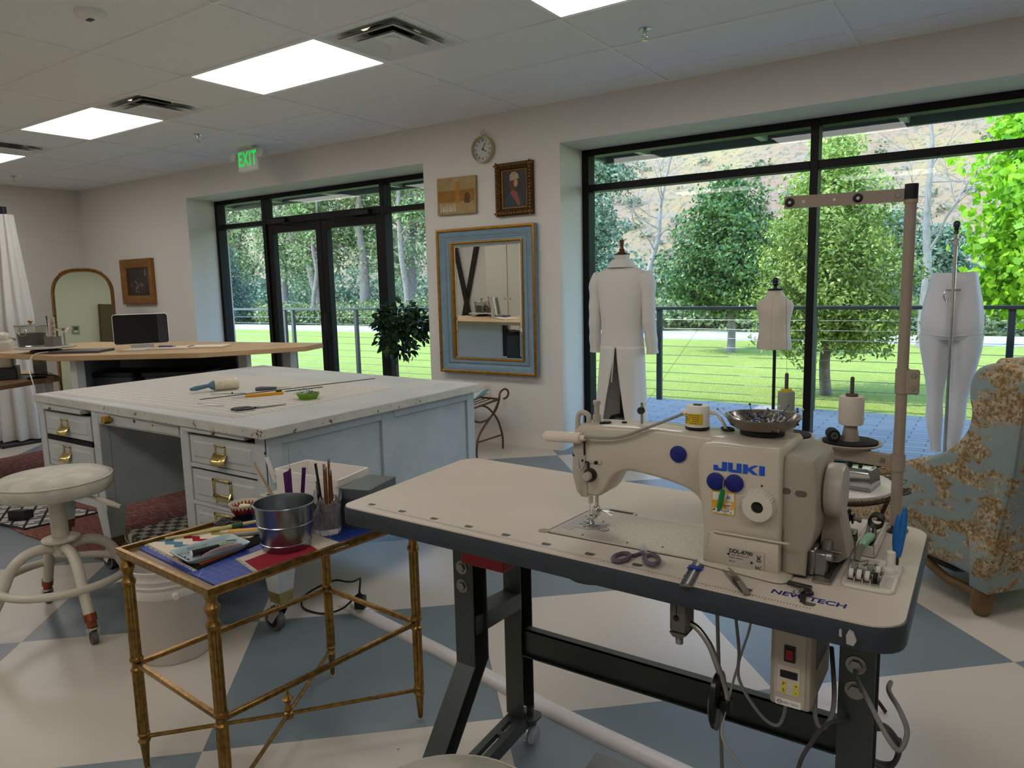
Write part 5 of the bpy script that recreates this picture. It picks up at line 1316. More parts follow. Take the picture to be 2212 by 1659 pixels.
f.loft([[(x, y, z) for x, y, z in ((-.252, 1.218, TT+.002), (-.242, 1.214, TT+.002), (-.242, 1.214, TT+.008), (-.252, 1.218, TT+.008))], [(-.247, 1.186, TT+.0005), (-.238, 1.184, TT+.0005), (-.238, 1.184, TT+.002), (-.247, 1.186, TT+.002)]])
build('body', f, M_dark_steel, t)
build('screw', MB().cyl((-.262, 1.222, TT), (-.256, 1.210, TT+.006), .0045, .0045, 10), M_steel, t)
# bobbin winder
t = thing('bobbin_winder', 'steel bobbin winder bolted to the table right of the sewing machine', 'bobbin winder', (-.232, 1.40, TT))
build('base_plate', MB().prism(rpoly([(-.248, 1.276), (-.216, 1.280), (-.212, 1.50), (-.250, 1.50)], .004), TT, TT+.004, b=.001), mat('galvanised_plate', (160, 158, 146), .3, .9), t)
build('slot', MB().prism(rrect(-.231, -.222, 1.30, 1.39, .002), TT+.004, TT+.0046).box(-.2275, -.2255, 1.30, 1.39, TT+.0046, TT+.007), M_dark_steel, t)
wb = MB().box(-.252, -.230, 1.305, 1.325, TT+.004, TT+.045, .002); wb.cyl((-.25, 1.315, TT+.038), (-.222, 1.315, TT+.038), .010, .010, 16); wb.box(-.262, -.248, 1.30, 1.345, TT+.004, TT+.05, .002)
build('bracket', wb, M_steel, t)
build('wheel', MB().lathe([(0, -.007), (.02, -.007), (.022, -.003), (.022, .003), (.02, .007), (0, .007)], (-.238, 1.36, TT+.032), 26, axis=(1, 0, 0)), mat('winder_rubber', (120, 116, 108), .5), t)
build('spindle', MB().cyl((-.231, 1.36, TT+.032), (-.214, 1.36, TT+.032), .004, .003, 10), M_steel, t)
build('lever', MB().box(-.262, -.256, 1.285, 1.40, TT+.004, TT+.062, .002), M_dark_steel, t)
for x, y in ((-.246, 1.485), (-.226, 1.445)): hexbolt((x, y, TT+.004), (0, 0, 1), .006, t)
build('riser', MB().box(-.252, -.214, 1.497, 1.50, TT+.002, TT+.024).box(-.252, -.214, 1.497, 1.535, TT+.021, TT+.024).box(-.252, -.214, 1.532, 1.535, TT, TT+.024), M_steel, t, smooth=0)
build('guide_post', MB().box(-.236, -.228, 1.508, 1.512, TT+.024, TT+.062).prism([(-.236, 0), (-.228, 0), (-.222, .012), (-.228, .016)], 1.508, 1.512, Matrix(((1, 0, 0, 0), (0, 0, 1, 0), (0, 1, 0, TT+.056), (0, 0, 0, 1)))).box(-.245, -.219, 1.504, 1.520, TT+.024, TT+.026), M_dark_steel, t, smooth=0)
build('guide_discs', MB().lathe([(0, 0), (.011, 0), (.012, .002), (.005, .005), (.012, .008), (.011, .010), (0, .010)], (-.228, 1.51, TT+.054), 20, axis=(1, 0, -.1)), M_black, t)
build('guide_nut', MB().cyl((-.218, 1.51, TT+.053), (-.211, 1.51, TT+.0525), .004, .004, 10).cyl((-.211, 1.51, TT+.0525), (-.205, 1.51, TT+.052), .006, .006, 8), M_steel, t)
# parts tray let into the table
t = thing('notions_tray', 'white plastic notions tray set into the right end of the sewing table', 'tray', (-.163, 1.36, TT))
M_tray = mat('tray_off_white', (208, 202, 190), .4)
po = rrect(-.204, -.122, 1.288, 1.435, .012)
build('rim', MB().loft([[(x, y, TT+.0005) for x, y in po], [(x, y, TT+.004) for x, y in po], [(x*.985-.00245, y*.985+.0204, TT+.0055) for x, y in po]]), M_tray, t)
M_well = mat('tray_well', (176, 170, 160), .5)
def well(x0, x1, y0, y1):
    return build('well', MB().prism(rrect(x0, x1, y0, y1, .003), TT+.0052, TT+.0058), M_well, t, smooth=0)
well(-.197, -.159, 1.366, 1.425); well(-.197, -.145, 1.299, 1.360); well(-.140, -.128, 1.299, 1.355)
dv = MB()
for k in range(3): dv.box(-.1845+k*.0125, -.1835+k*.0125, 1.299, 1.36, TT+.0055, TT+.014)
dv.box(-.197, -.145, 1.329, 1.3305, TT+.0055, TT+.014); dv.box(-.1445, -.143, 1.297, 1.362, TT+.004, TT+.012); dv.box(-.199, -.143, 1.361, 1.3625, TT+.004, TT+.012)
build('dividers', dv, M_tray, t, smooth=0)
M_thr = [mat('white_thread', (214, 208, 198), .8), mat('grey_thread', (120, 124, 120), .8), mat('dark_thread', (44, 44, 46), .8), mat('black_thread', (16, 16, 17), .8)]
bob = [[0, 0, 0, 3], [1, None, 1, 0]]
names = ['white', 'grey', 'charcoal', 'black']
k_ = 0
for r_ in range(2):
    for c in range(4):
        ti = bob[r_][c]
        if ti is None: continue
        x, y, z = -.1905+c*.0127, 1.314+r_*.031, TT+.0055+.0105
        lb = {3: 'bobbin of black thread in the tray, at the front right', 1: 'bobbin of grey thread in the back row of the tray'}.get(ti, 'bobbin of white thread in the divided tray on the sewing table')
        if ti == 1: lb = 'bobbin of grey thread in the back row, left end' if c == 0 else 'bobbin of grey thread in the back row, third place'
        if r_ == 1 and ti == 0: lb = 'bobbin of white thread in the back row, right end'
        if r_ == 0 and ti == 0: lb = ('bobbin of white thread at the front left of the tray', 'bobbin of white thread, second in the front row of the tray', 'bobbin of white thread, next to the black bobbin in the tray')[c]
        b = thing('bobbin', lb, 'bobbin', (x, y, z), 0, 'bobbins in the tray')
        build('spool', MB().lathe([(.003, -.0045), (.0102, -.0045), (.0102, -.0038), (.004, -.0038), (.004, .0038), (.0102, .0038), (.0102, .0045), (.003, .0045)], (0, 0, 0), 20, axis=(1, .0, 0), close=True), M_steel, b, local=True)
        build('thread', MB().lathe([(.004, -.0036), (.0088, -.0036), (.0088, .0036), (.004, .0036)], (0, 0, 0), 20, axis=(1, 0, 0)), M_thr[ti], b, local=True)
for i in range(7):
    x, y = -.185+R.random()*.02, 1.375+R.random()*.035; a = R.uniform(0, PI)
    p = V((x, y, TT+.0075+.0008*i)); d = V((math.cos(a), math.sin(a), 0))*.009
    tag(build('machine_needle', MB().cyl(p-d, p+d, .0009, .0005, 6), M_dark_steel, loc=p), 'loose steel needle in the large square well of the tray', 'needle', 'needles in the tray')
t = thing('bobbin_post', 'white plastic peg with a round foot on the right of the notions tray', 'peg', (-.138, 1.381, TT+.005))
build('peg', MB().lathe([(0, .0), (.0125, .0), (.0125, .006), (.009, .010), (.0078, .013), (.0078, .036), (.007, .0375), (0, .0375)], (0, 0, 0), 24), mat('peg_white', (214, 209, 198), .45), t, local=True)
t = thing('tool_holder', 'long white plastic trough behind the notions tray', 'holder', (-.185, 1.52, TT))
h = MB(); M_ = frame((0, 0, 0), (1, 0, 0), (0, 1, 0))
for (x0, x1, z0, z1) in ((-.204, -.170, 0, .006), (-.204, -.199, 0, .028), (-.175, -.170, 0, .028)): h.box(x0, x1, 1.45, 1.60, TT+z0, TT+z1, .002)
h.box(-.199, -.175, 1.45, 1.454, TT+.004, TT+.022, .001)
build('trough', h, M_tray, t)
t = thing('coiled_cord_plug', 'black coiled cord end resting in the white trough', 'cord', (-.186, 1.575, TT+.02))
c = MB()
for k in range(5): c.torus((-.186, 1.560+.006*k, TT+.036), .0125, .0022, (0, 1, -.1), 20, 6)
build('coil', c, M_black, t)
build('tail', MB().tube(spline([(-.186, 1.545, TT+.026), (-.184, 1.52, TT+.014), (-.187, 1.50, TT+.011)], 4), .004, 8), M_black, t)
t = thing('seam_cutter', 'mint green handled blade leaning out of the white trough', 'seam ripper', (-.188, 1.45, TT+.02))
build('handle', MB().tube(spline([(-.184, 1.505, TT+.024), (-.186, 1.49, TT+.028), (-.188, 1.465, TT+.030), (-.190, 1.44, TT+.030), (-.1915, 1.425, TT+.028)], 4), [.006+.0025*math.sin(PI*i/16) for i in range(17)], 12), mat('mint_plastic', (124, 172, 136), .35), t)
build('clear_cap', MB().tube([(-.1915, 1.426, TT+.028), (-.194, 1.410, TT+.022), (-.195, 1.40, TT+.009)], [.0072, .0068, .0055], 10), mat('smoked_plastic', (170, 165, 156), .15, trans=.5), t)
t = thing('blue_handled_pliers', 'blue handled tool standing upright in the tray corner', 'pliers', (-.132, 1.424, TT+.005))
for s, zt in ((-1, .098), (1, .112)):
    pts = [(-.132+.002*s, 1.424, TT+.02), (-.132+.003*s, 1.425, TT+.045), (-.130+.004*s, 1.427, TT+.075), (-.128+.004*s, 1.43, TT+zt)]
    build('handle', MB().tube(spline(pts, 4), [.0035, .0045, .0055, .0062, .0068, .0070, .0072, .0072, .0070, .0066, .0060, .005, .0028], 10), mat('cobalt_blue_grip', (28, 104, 176), .4), t)
build('tip', MB().cyl((-.132, 1.424, TT+.0055), (-.132, 1.424, TT+.022), .003, .003, 8), M_dark_steel, t)

# thread stand
M_st = mat('stand_putty_enamel', (158, 144, 130), .42)
t = thing('thread_stand', 'tall beige thread stand with overhead guide arm at the sewing table corner', 'thread stand', (-.163, 1.639, TT))
px, py = -.159, 1.639
build('base_nut', MB().lathe([(0, 0), (.024, 0), (.025, .004), (.019, .007), (.012, .012), (0, .012)], (px, py, TT), 24), M_dark_steel, t)
build('pole', MB().cyl((px, py, TT+.008), (px, py, 1.50), .0106, .0106, 20), M_st, t)
build('pole_cap', MB().cyl((px, py, 1.500), (px, py, 1.530), (.0122), .0122, 20), M_black, t)
j = MB().cyl((px, py, 1.118), (px, py, 1.168), .0130, .0130, 20).box(px+.005, px+.032, py-.012, py-.008, 1.118, 1.168, .003)
jo = build('joint_clamp', j, M_st, t)
for z in (1.131, 1.156): build('screw', MB().cyl((px+.022, py-.012, z), (px+.022, py-.0155, z), .0045, .004, 12), M_steel, jo)
S1, S2 = V((-.2585, 1.69, .975)), V((-.398, 1.705, .975)); P0 = V((px, py, .975))
dd = (S2-P0).normalized(); fm = frame(P0, dd, V((0, 0, 1)).cross(dd))
ar = MB().box(.0, .262, -.006, .006, -.014, .014, .002, fm).cyl((px, py, .958), (px, py, .992), .0135, .0135, 20)
ao = build('spool_arm', ar, M_st, t)
build('screw', MB().cyl(fm@V((.028, .006, 0)), fm@V((.028, .010, 0)), .005, .0045, 12), M_steel, ao)
for i, S in enumerate((S1, S2)):
    d = build('spool_dish', MB().lathe([(0, .012), (.04, .012), (.060, .018), (.0645, .0225), (.063, .024), (.052, .0195), (0, .0195)], (S.x, S.y, .975), 40), mat('dish_putty', (176, 166, 154), .4), t)
    build('foam_pad', MB().lathe([(0, .020), (.055, .0205), (.056, .026), (.054, .0265), (0, .0265)], (S.x, S.y, .975), 36), mat('black_foam', (24, 23, 23), .9), d)
    build('spool_pin', MB().cyl((S.x, S.y, 1.0), (S.x, S.y, 1.137), .0042, .0042, 12).ball((S.x, S.y, 1.137), .0042, 10), mat('grey_pin', (96, 92, 88), .4, .5), d)
    build('cone_support', MB().lathe([(0, .0265), (.019, .0265), (.0125, .062), (0, .062)], (S.x, S.y, .975), 24), M_st, d)
E1 = V((-.388, 1.60, 1.5095)); U0 = V((px, py, 1.5095)); du = (E1-U0).normalized(); um = frame(U0, du, V((0, 0, 1)).cross(du))
ua = MB()
Lq = (E1-U0).length
ua.prism([(0, -.0125), (Lq-.0, -.0125), (Lq, .0125), (0, .0125)], -.0015, .0015, um@Matrix.Rotation(PI/2, 4, 'X'))
ua.cyl((px, py, 1.493), (px, py, 1.5005), .0125, .0125, 20)
uo = build('guide_arm', ua, M_st, t, smooth=20)
for f in (.057, .932): pass
nrm = um@V((0, 1, 0))-um@V((0, 0, 0))
if nrm.y > 0: nrm = -nrm
for f, nm in ((.405, 'eyelet'), (.955, 'eyelet')):
    c = U0+(E1-U0)*f; build(nm, MB().torus(c+nrm*.002, .0062, .0032, nrm, 20, 8), M_black, uo); build('eyelet_hole', MB().cyl(c+nrm*.0016, c+nrm*.0022, .0045, .0045, 14), M_white, uo)
for f in (.59, .84): c = U0+(E1-U0)*f; build('hole', MB().cyl(c+nrm*.0016, c+nrm*.002, .0032, .0032, 12), mat('hole_daylight_cream', (214, 206, 190), .5), uo)
c = U0+(E1-U0)*.10; build('screw', MB().cyl(c, c+nrm*.004, .0052, .0045, 12), M_steel, uo)
# cones of thread on the stand
def cone(S, label, top, m, core, r=.0255, z0=.0):
    t = thing('thread_cone', label, 'thread', (S.x, S.y, 1.0015), 0, 'cones on the thread stand')
    b = S.z+.062-.975
    build('thread', MB().lathe([(.008, 1.037+z0), (r*.93, 1.037+z0), (r, 1.043+z0), (r*1.0, 1.092+z0), (r*.96, 1.098+z0), (.009, 1.098+z0)], (S.x, S.y, 0), 32), m, t)
    build('core', MB().lathe([(.0045, 1.030+z0), (.0125, 1.030+z0), (.0125, 1.1005+z0), (.0115, 1.104+z0), (.0045, 1.104+z0)], (S.x, S.y, 0), 24, close=True), core, t)
cone(S1, 'cone of white thread on the right-hand dish of the thread stand', 0, mat('white_cone_thread', (216, 208, 196), .75, bump=(400, .2)), mat('brown_card_core', (92, 76, 66), .7))
cone(S2, 'grey-green cone of thread with a yellow core on the stand', 0, mat('sage_cone_thread', (150, 158, 148), .75, bump=(400, .2)), mat('yellow_core', (206, 186, 40), .5), .0185)
t = thing('thread_spool', 'small spool of black thread lying on the right-hand dish of the stand', 'thread', (-.291, 1.672, 1.015))
ax = V((.35, -.9, .0))
build('thread', MB().lathe([(.005, -.018), (.012, -.018), (.013, -.01), (.013, .012), (.012, .018), (.005, .018)], (-.291, 1.672, 1.0152), 24, axis=ax), M_thr[3], t)
build('core', MB().lathe([(.004, -.02), (.0075, -.02), (.0075, .02), (.004, .02)], (-.291, 1.672, 1.0152), 18, axis=ax, close=True), mat('spool_core_grey', (90, 88, 84), .5), t)
tag(build('thread_strand', MB().tube([(-.603, 1.361, 1.092), (-.50, 1.50, 1.30), (-.388, 1.60, 1.508)], .00035, 4).tube([(-.388, 1.60, 1.508), (-.393, 1.66, 1.3), (-.398, 1.705, 1.14)], .00035, 4), mat('strand', (70, 70, 66), .6), loc=(-.5, 1.5, 1.3)), 'fine thread running from the machine up to the guide arm', 'thread')
# ------------------------------------------------------------------ gilt side table
SZ = .645
t = thing('gilt_side_table', 'antique gilt metal side table with fluted legs and a finial stretcher', 'table', (-1.71, 1.285, 0))
LA, LB, LC, LD = (-1.968, .987), (-1.524, .952), (-1.455, 1.588), (-1.892, 1.620)
M_gilt = M_oldbrass
def fluted(x, y):
    prof = [(.004, .0), (.0075, .004), (.008, .02), (.0125, .078), (.0145, .084), (.0175, .089), (.0145, .094), (.0125, .100), (.0155, .106), (.0175, .110), (.0150, .115)]
    top1 = [(.0150, .300), (.0175, .303), (.0175, .309), (.0135, .314), (.0135, .328), (.0180, .333), (.0180, .339), (.0150, .344)]
    top2 = [(.0150, .555), (.0180, .560), (.0185, .568), (.0150, .574), (.0125, .585), (.0150, .597), (.0185, .604), (.0190, .612), (.0150, .618), (.0120, .626), (.0165, .636), (.0165, .645)]
    m = MB(); n = 24
    def rings(pr, fl):
        rs = []
        for r, z in pr:
            rs.append([(x+math.cos(2*PI*i/n)*r*(1-fl*.14*(i % 2)), y+math.sin(2*PI*i/n)*r*(1-fl*.14*(i % 2)), z) for i in range(n)])
        return rs
    m.loft(rings(prof, 0)); m.loft(rings([(.0150, .112), (.0150, .303)], 1)); m.loft(rings(top1, 0)); m.loft(rings([(.0150, .341), (.0150, .558)], 1)); m.loft(rings(top2, 0))
    return m
for x, y in (LA, LB, LC, LD):
    l = build('leg', fluted(x, y), M_gilt, t, smooth=32)
    build('foot_pad', MB().cyl((x, y, 0), (x, y, .006), .009, .009, 12), mat('clear_foot_pad', (190, 186, 176), .4), l)
cn = V((-1.71, 1.2875))
def expand(p, d): v = V(p)-cn; return tuple(V(p)+V((math.copysign(d, v.x), math.copysign(d, v.y))))
cor = [expand(p, .019) for p in (LA, LB, LC, LD)]; cin = [expand(p, .008) for p in (LA, LB, LC, LD)]; low = [expand(p, .014) for p in (LA, LB, LC, LD)]
fr = MB()
r4 = lambda c, z: [(x, y, z) for x, y in c]
fr.loft([r4(low, .640), r4(cor, .648), r4(cor, .664), r4(cin, .664), r4(cin, .652), r4([expand(p, -.006) for p in (LA, LB, LC, LD)], .650)], caps=False)
build('top_frame', fr, M_gilt, t, smooth=20)
build('top_panel', MB().prism([expand(p, .007) for p in (LA, LB, LC, LD)], .640, .6505), mat('dull_bronze_sheet', (128, 104, 78), .4, .3, var=(6, (112, 90, 66), 5, .5)), t, smooth=0)
sb = MB()
def strut(a, b, z, w=.0065, mb=sb):
    a, b = V((*a, z)), V((*b, z)); d = (b-a).normalized(); mb.box(0, (b-a).length, -w, w, -.007, .007, .002, frame(a, d, V((0, 0, 1)).cross(d)))
for a, b in ((LA, LB), (LB, LC), (LC, LD), (LD, LA)):
    m = MB(); strut(a, b, .322, mb=m); build('stretcher', m, M_gilt, t)
xm = MB()
ce_ = (-1.709, 1.286)
for p in (LA, LB, LC, LD):
    xm.tube([(*p, .100), (*ce_, .096)], .0062, 8)
build('cross_stretcher', xm, M_gilt, t)
build('finial', MB().lathe([(0, .082), (.013, .083), (.014, .100), (.009, .104), (.0125, .112), (.0085, .120), (.007, .130), (.010, .136), (.0175, .145), (.0105, .152), (.006, .158), (.003, .168), (0, .180)], (*ce_, 0), 20), M_gilt, t)

# things on the side table
Z0 = .6505
g = NT('blue_cutting_mat', .5, .4)
X, Y, Z = g.xyz()
def gl2(co, st, w): return g.math('LESS_THAN', g.math('ABSOLUTE', g.math('SUBTRACT', g.math('FRACT', g.math('DIVIDE', co, st)), .5)), w)
dg = gl2(g.math('ADD', g.math('MULTIPLY', X, .707), g.math('MULTIPLY', Y, .707)), .31, .004)
l2 = g.math('MAXIMUM', g.math('MAXIMUM', gl2(X, .0254, .018), gl2(Y, .0254, .018)), dg)
g.color(g.mix(g.math('MULTIPLY', l2, .42), (26, 56, 142), (150, 168, 205))); M_mat = g.m
tag(build('cutting_mat', MB().prism(rpoly([(-1.960, 1.018), (-1.517, .972), (-1.445, 1.560), (-1.885, 1.595)], .012), Z0, Z0+.003), M_mat, loc=(-1.7, 1.28, Z0), smooth=0), 'blue gridded cutting mat covering the gilt side table', 'cutting mat')
# kilim textile in bands along its length
g = NT('woven_kilim', .95, .1)
X, Y, Z = g.xyz()
tri = g.math('MULTIPLY', g.math('PINGPONG', g.math('MULTIPLY', X, 1), .022), 1.0)
tri2 = g.math('MULTIPLY', g.math('PINGPONG', X, .055), .8)
yy = g.math('ADD', Y, 0)
c = g.ramp(g.math('ADD', g.math('MULTIPLY', g.math('ADD', yy, g.math('MULTIPLY', tri, .6)), 3.4), .5),
           [(.0, (196, 138, 34)), (.085, (186, 96, 34)), (.16, (222, 206, 186)), (.33, (84, 128, 148)), (.42, (222, 206, 186)), (.52, (150, 30, 40)), (.60, (222, 206, 186)), (.72, (150, 140, 84)), (.82, (222, 206, 186)), (.92, (196, 138, 34))], const=True)
dk = g.math('GREATER_THAN', g.math('ADD', X, g.math('MULTIPLY', g.math('PINGPONG', g.math('MULTIPLY', Y, 1), .05), .4)), .055)
oran = g.math('MULTIPLY', g.math('GREATER_THAN', X, .092), g.math('LESS_THAN', X, .118))
c = g.mix(dk, c, (30, 24, 24)); c = g.mix(g.math('MULTIPLY', oran, g.math('MULTIPLY', g.math('GREATER_THAN', Y, -.10), g.math('LESS_THAN', Y, .02))), c, (178, 86, 30))
g.color(c); g.bump(g.noise(500, 2), .5, .003); M_kilim = g.m
t = thing('kilim_textile', 'small multicoloured zigzag woven textile under the pen tray', 'textile', (-1.80, 1.13, Z0+.003))
kp = [(-1.962, 1.046), (-1.662, 1.006), (-1.690, 1.235), (-1.915, 1.275)]
build('weave', MB().prism(kp, Z0+.003, Z0+.006), M_kilim, t, smooth=0)
fg = MB()
A, B = V((*kp[0], Z0+.0035)), V((*kp[1], Z0+.0035))
for i in range(70):
    p = A+(B-A)*(i/69.0); fg.tube([p, p+V((R.gauss(0, .003), -.006, .001)), p+V((R.gauss(0, .004), -.011, -.002))], .0010, 4)
build('fringe', fg, mat('cream_fringe', (206, 196, 176), .9), t)
t = thing('red_cloth', 'red and cream cloth with frayed edges under the zinc bucket', 'textile', (-1.57, 1.2, Z0+.003))
rc = [(-1.640, 1.112), (-1.512, 1.078), (-1.468, 1.330), (-1.635, 1.345)]
build('red_field', MB().prism([(-1.604, 1.105), (-1.512, 1.080), (-1.486, 1.255), (-1.60, 1.29)], Z0+.0052, Z0+.0062), mat('crimson_cloth', (150, 22, 44), .9, bump=(400, .4)), t, smooth=0)
build('cream_border', MB().prism(rc, Z0+.0032, Z0+.0052), mat('cream_cloth', (214, 200, 184), .9, bump=(400, .4)), t, smooth=0)
fg = MB()
for (a, b) in ((rc[0], rc[1]), (rc[1], rc[2])):
    A, B = V((*a, Z0+.004)), V((*b, Z0+.004)); d = (B-A).normalized(); n = V((d.y, -d.x, 0))
    for i in range(60):
        p = A+(B-A)*(i/59.0); fg.tube([p, p+n*.004+d*R.gauss(0, .002), p+n*.008+d*R.gauss(0, .002)+V((0, 0, -.001))], .0008, 4)
build('fringe', fg, mat('cream_fringe', (206, 196, 176)), t)
# pen tray
t = thing('pen_tray', 'pale blue shallow tray with black handwriting holding pens on the side table', 'tray', (-1.745, 1.10, Z0+.006))
tr = [(-1.812, 1.018), (-1.690, 1.000), (-1.672, 1.178), (-1.794, 1.194)]
def sc(poly, k): c = V((sum(p[0] for p in poly)/4, sum(p[1] for p in poly)/4)); return [tuple(c+(V(p)-c)*k) for p in poly]
ro_ = rpoly(tr, .014); ri_ = rpoly(sc(tr, .93), .012); rb_ = rpoly(sc(tr, .84), .010)
z = Z0+.0062
build('dish', MB().loft([r4(rb_, z), r4(ro_, z+.014), r4(ro_, z+.016), r4(ri_, z+.015), r4(rb_, z+.004)]), mat('pale_blue_melamine', (172, 190, 196), .35), t, smooth=50)
wr = MB()
for line, (n, y0) in enumerate(((7, .0), (9, .018), (8, .034))):
    for k in range(n):
        x = -1.795+k*.0105+line*.003; y = 1.03+y0*2.2+R.uniform(-.003, .003)-k*.0012
        wr.tube(spline([(x, y, z+.0046), (x+.004, y+.008, z+.0046), (x+.006, y, z+.0046), (x+.009, y+.005, z+.0046), (x+.010, y+.0005, z+.0046)], 3), .0005, 4)
build('handwriting', wr, M_black, t)
def penlike(name, label, cat, a, b, parts, group=None):
    """parts: (f0, f1, r0, r1, material, part name)"""
    a, b = V(a), V(b); t = thing(name, label, cat, a, 0, group)
    for f0, f1, r0, r1, m, nm in parts: build(nm, MB().cyl(a+(b-a)*f0, a+(b-a)*f1, r0, r1, 14), m, t)
    return t
M_clear = mat('clear_plastic', (225, 228, 226), .12, trans=.8)
penlike('marker', 'thick black marker lying in the pale blue tray', 'marker', (-1.735, 1.036, z+.0165), (-1.704, 1.138, z+.0165), [(0, .03, .0075, .0085, M_white, 'end_cap'), (.03, .68, .0095, .0095, M_black, 'barrel'), (.68, .74, .0085, .0085, M_steel, 'ring'), (.74, 1, .007, .005, M_clear, 'cap')])
penlike('gel_pen', 'mint green pen lying in the pale blue tray', 'pen', (-1.772, 1.030, z+.0125), (-1.718, 1.165, z+.0125), [(0, .25, .0045, .0055, M_clear, 'cap'), (.25, .85, .0062, .0062, mat('mint_green_pen', (104, 168, 116), .35), 'barrel'), (.85, 1, .0055, .002, M_clear, 'tip')])
penlike('clear_pen', 'clear barrelled pen at the back of the pale blue tray', 'pen', (-1.790, 1.06, z+.011), (-1.742, 1.176, z+.011), [(0, .8, .005, .005, M_clear, 'barrel'), (.8, 1, .005, .002, M_steel, 'tip')])
tag(build('pen_sleeve', MB().tube(spline([(-1.700, 1.045, z+.0125), (-1.692, 1.10, z+.016), (-1.684, 1.155, z+.014)], 4), [.003, .006, .008, .009, .0095, .009, .008, .006, .003], 10), mat('mauve_clear_plastic', (186, 158, 164), .2, trans=.5), loc=(-1.69, 1.1, z)), 'mauve translucent plastic sleeve in the pale blue tray', 'sleeve')
penlike('wooden_dowel', 'long pale yellow stick lying along the back edge of the side table', 'stick', (-1.938, 1.085, Z0+.012), (-1.830, 1.318, Z0+.014), [(0, .7, .004, .0055, mat('pale_yellow_wood', (190, 182, 120), .5), 'shaft'), (.7, .82, .008, .008, mat('dark_green_band', (40, 84, 44), .5), 'green_band'), (.82, 1, .006, .006, mat('pale_yellow_wood', (190, 182, 120)), 'end')])
t = thing('rotary_cutter', 'yellow and grey snap cutter left of the zinc bucket', 'cutter', (-1.78, 1.245, Z0+.006))
a, b = V((-1.815, 1.205, Z0+.008)), V((-1.735, 1.29, Z0+.008)); d = (b-a).normalized(); fm = frame(a, d, V((0, 0, 1)).cross(d))
build('grip', MB().prism([(-.004, -.006), (.02, -.014), (.11, -.013), (.115, .006), (.02, .010), (0, .006)], 0, .014, fm, b=.003), mat('amber_yellow_plastic', (214, 150, 28)), t)
build('grey_side', MB().prism([(.004, -.017), (.03, -.022), (.11, -.021), (.11, -.012), (.02, -.011)], 0, .011, fm, b=.003), mat('cutter_grey', (150, 152, 148), .45), t)
t = thing('embroidery_scissors', 'small black-handled scissors below the patterned bowl', 'scissors', (-1.89, 1.29, Z0+.006))
shears(t, (-1.885, 1.292, Z0+.007), math.radians(38), .075, M_dark_steel, M_steel, .3, .013)
t = thing('patterned_bowl', 'small dark red bowl with a cream zigzag rim on the side table', 'bowl', (-1.915, 1.335, Z0+.003))
g = NT('zigzag_bowl', .4, .4)
X, Y, Z = g.xyz(); ang = g.math('ARCTAN2', Y, X)
zz = g.math('ADD', Z, g.math('MULTIPLY', g.math('PINGPONG', ang, .13), -.09))
g.color(g.ramp(g.math('MULTIPLY', zz, 10), [(0, (34, 16, 16)), (.20, (122, 22, 26)), (.365, (200, 190, 160)), (.50, (176, 168, 140))], const=True)); M_bowl = g.m
build('bowl', MB().lathe([(0, 0), (.022, 0), (.025, .006), (.040, .028), (.047, .050), (.0475, .052), (.045, .052), (.037, .030), (.022, .010), (0, .009)], (0, 0, 0), 40), M_bowl, t, local=True)
tag(build('eraser', MB().box(-.016, .016, -.008, .008, 0, .010, .002, rotz((-1.898, 1.322, Z0+.045), .5)), mat('cream_eraser', (226, 214, 168), .6), loc=(-1.898, 1.322, Z0+.05)), 'cream eraser on top of the things in the patterned bowl', 'eraser')
for i in range(5):
    p = V((-1.915+R.uniform(-.02, .02), 1.335+R.uniform(-.02, .02), Z0+.022+.004*i)); a = R.uniform(0, PI)
    tag(build('chalk_stub', MB().cyl(p-V((math.cos(a), math.sin(a), .0))*.014, p+V((math.cos(a), math.sin(a), .1))*.014, .005, .005, 10), mat('chalk_white', (226, 224, 218), .8), loc=p), 'white chalk stub heaped in the patterned bowl', 'chalk', 'chalk stubs in the bowl')
# zinc bucket
bx, by = -1.598, 1.236
t = thing('zinc_bucket', 'small galvanised bucket standing on the red cloth on the side table', 'bucket', (bx, by, Z0+.0062))
M_zinc = mat('galvanised_zinc', (168, 174, 178), .26, 1, var=(9, (140, 146, 150), 4, .5))
build('body', MB().lathe([(0, .004), (.0625, .004), (.064, 0), (.0655, .002), (.0665, .018), (.0685, .0195), (.0672, .021), (.0735, .070), (.0755, .0718), (.0742, .0735), (.0805, .121), (.0825, .124), (.0825, .127), (.0795, .127), (.064, .007), (0, .006)], (0, 0, 0), 56), M_zinc, t, local=True)
build('rim', MB().torus((0, 0, .1255), .0818, .0022, n=56, k=8), M_zinc, t, local=True)
ang = math.atan2(-.55, -.84)
e = V((math.cos(ang), math.sin(ang), 0))
build('handle_ear', MB().tube([e*.0815+V((0, 0, .122)), e*.088+V((0, 0, .116)), e*.083+V((.006, -.01, .095)), e*.083+V((0, 0, .085)), e*.083+V((-.008, .008, .10))], .0022, 6, closed=True), M_dark_steel, t, local=True)
hb_ = MB()
pts = [(e.x*.083*math.cos(a)+e.y*.09*math.sin(a), e.y*.083*math.cos(a)-e.x*.09*math.sin(a), .118-.05*math.sin(a)) for a in [PI*i/18 for i in range(19)]]
hb_.tube(pts, .0017, 6); build('bail_handle', hb_, M_dark_steel, t, local=True)
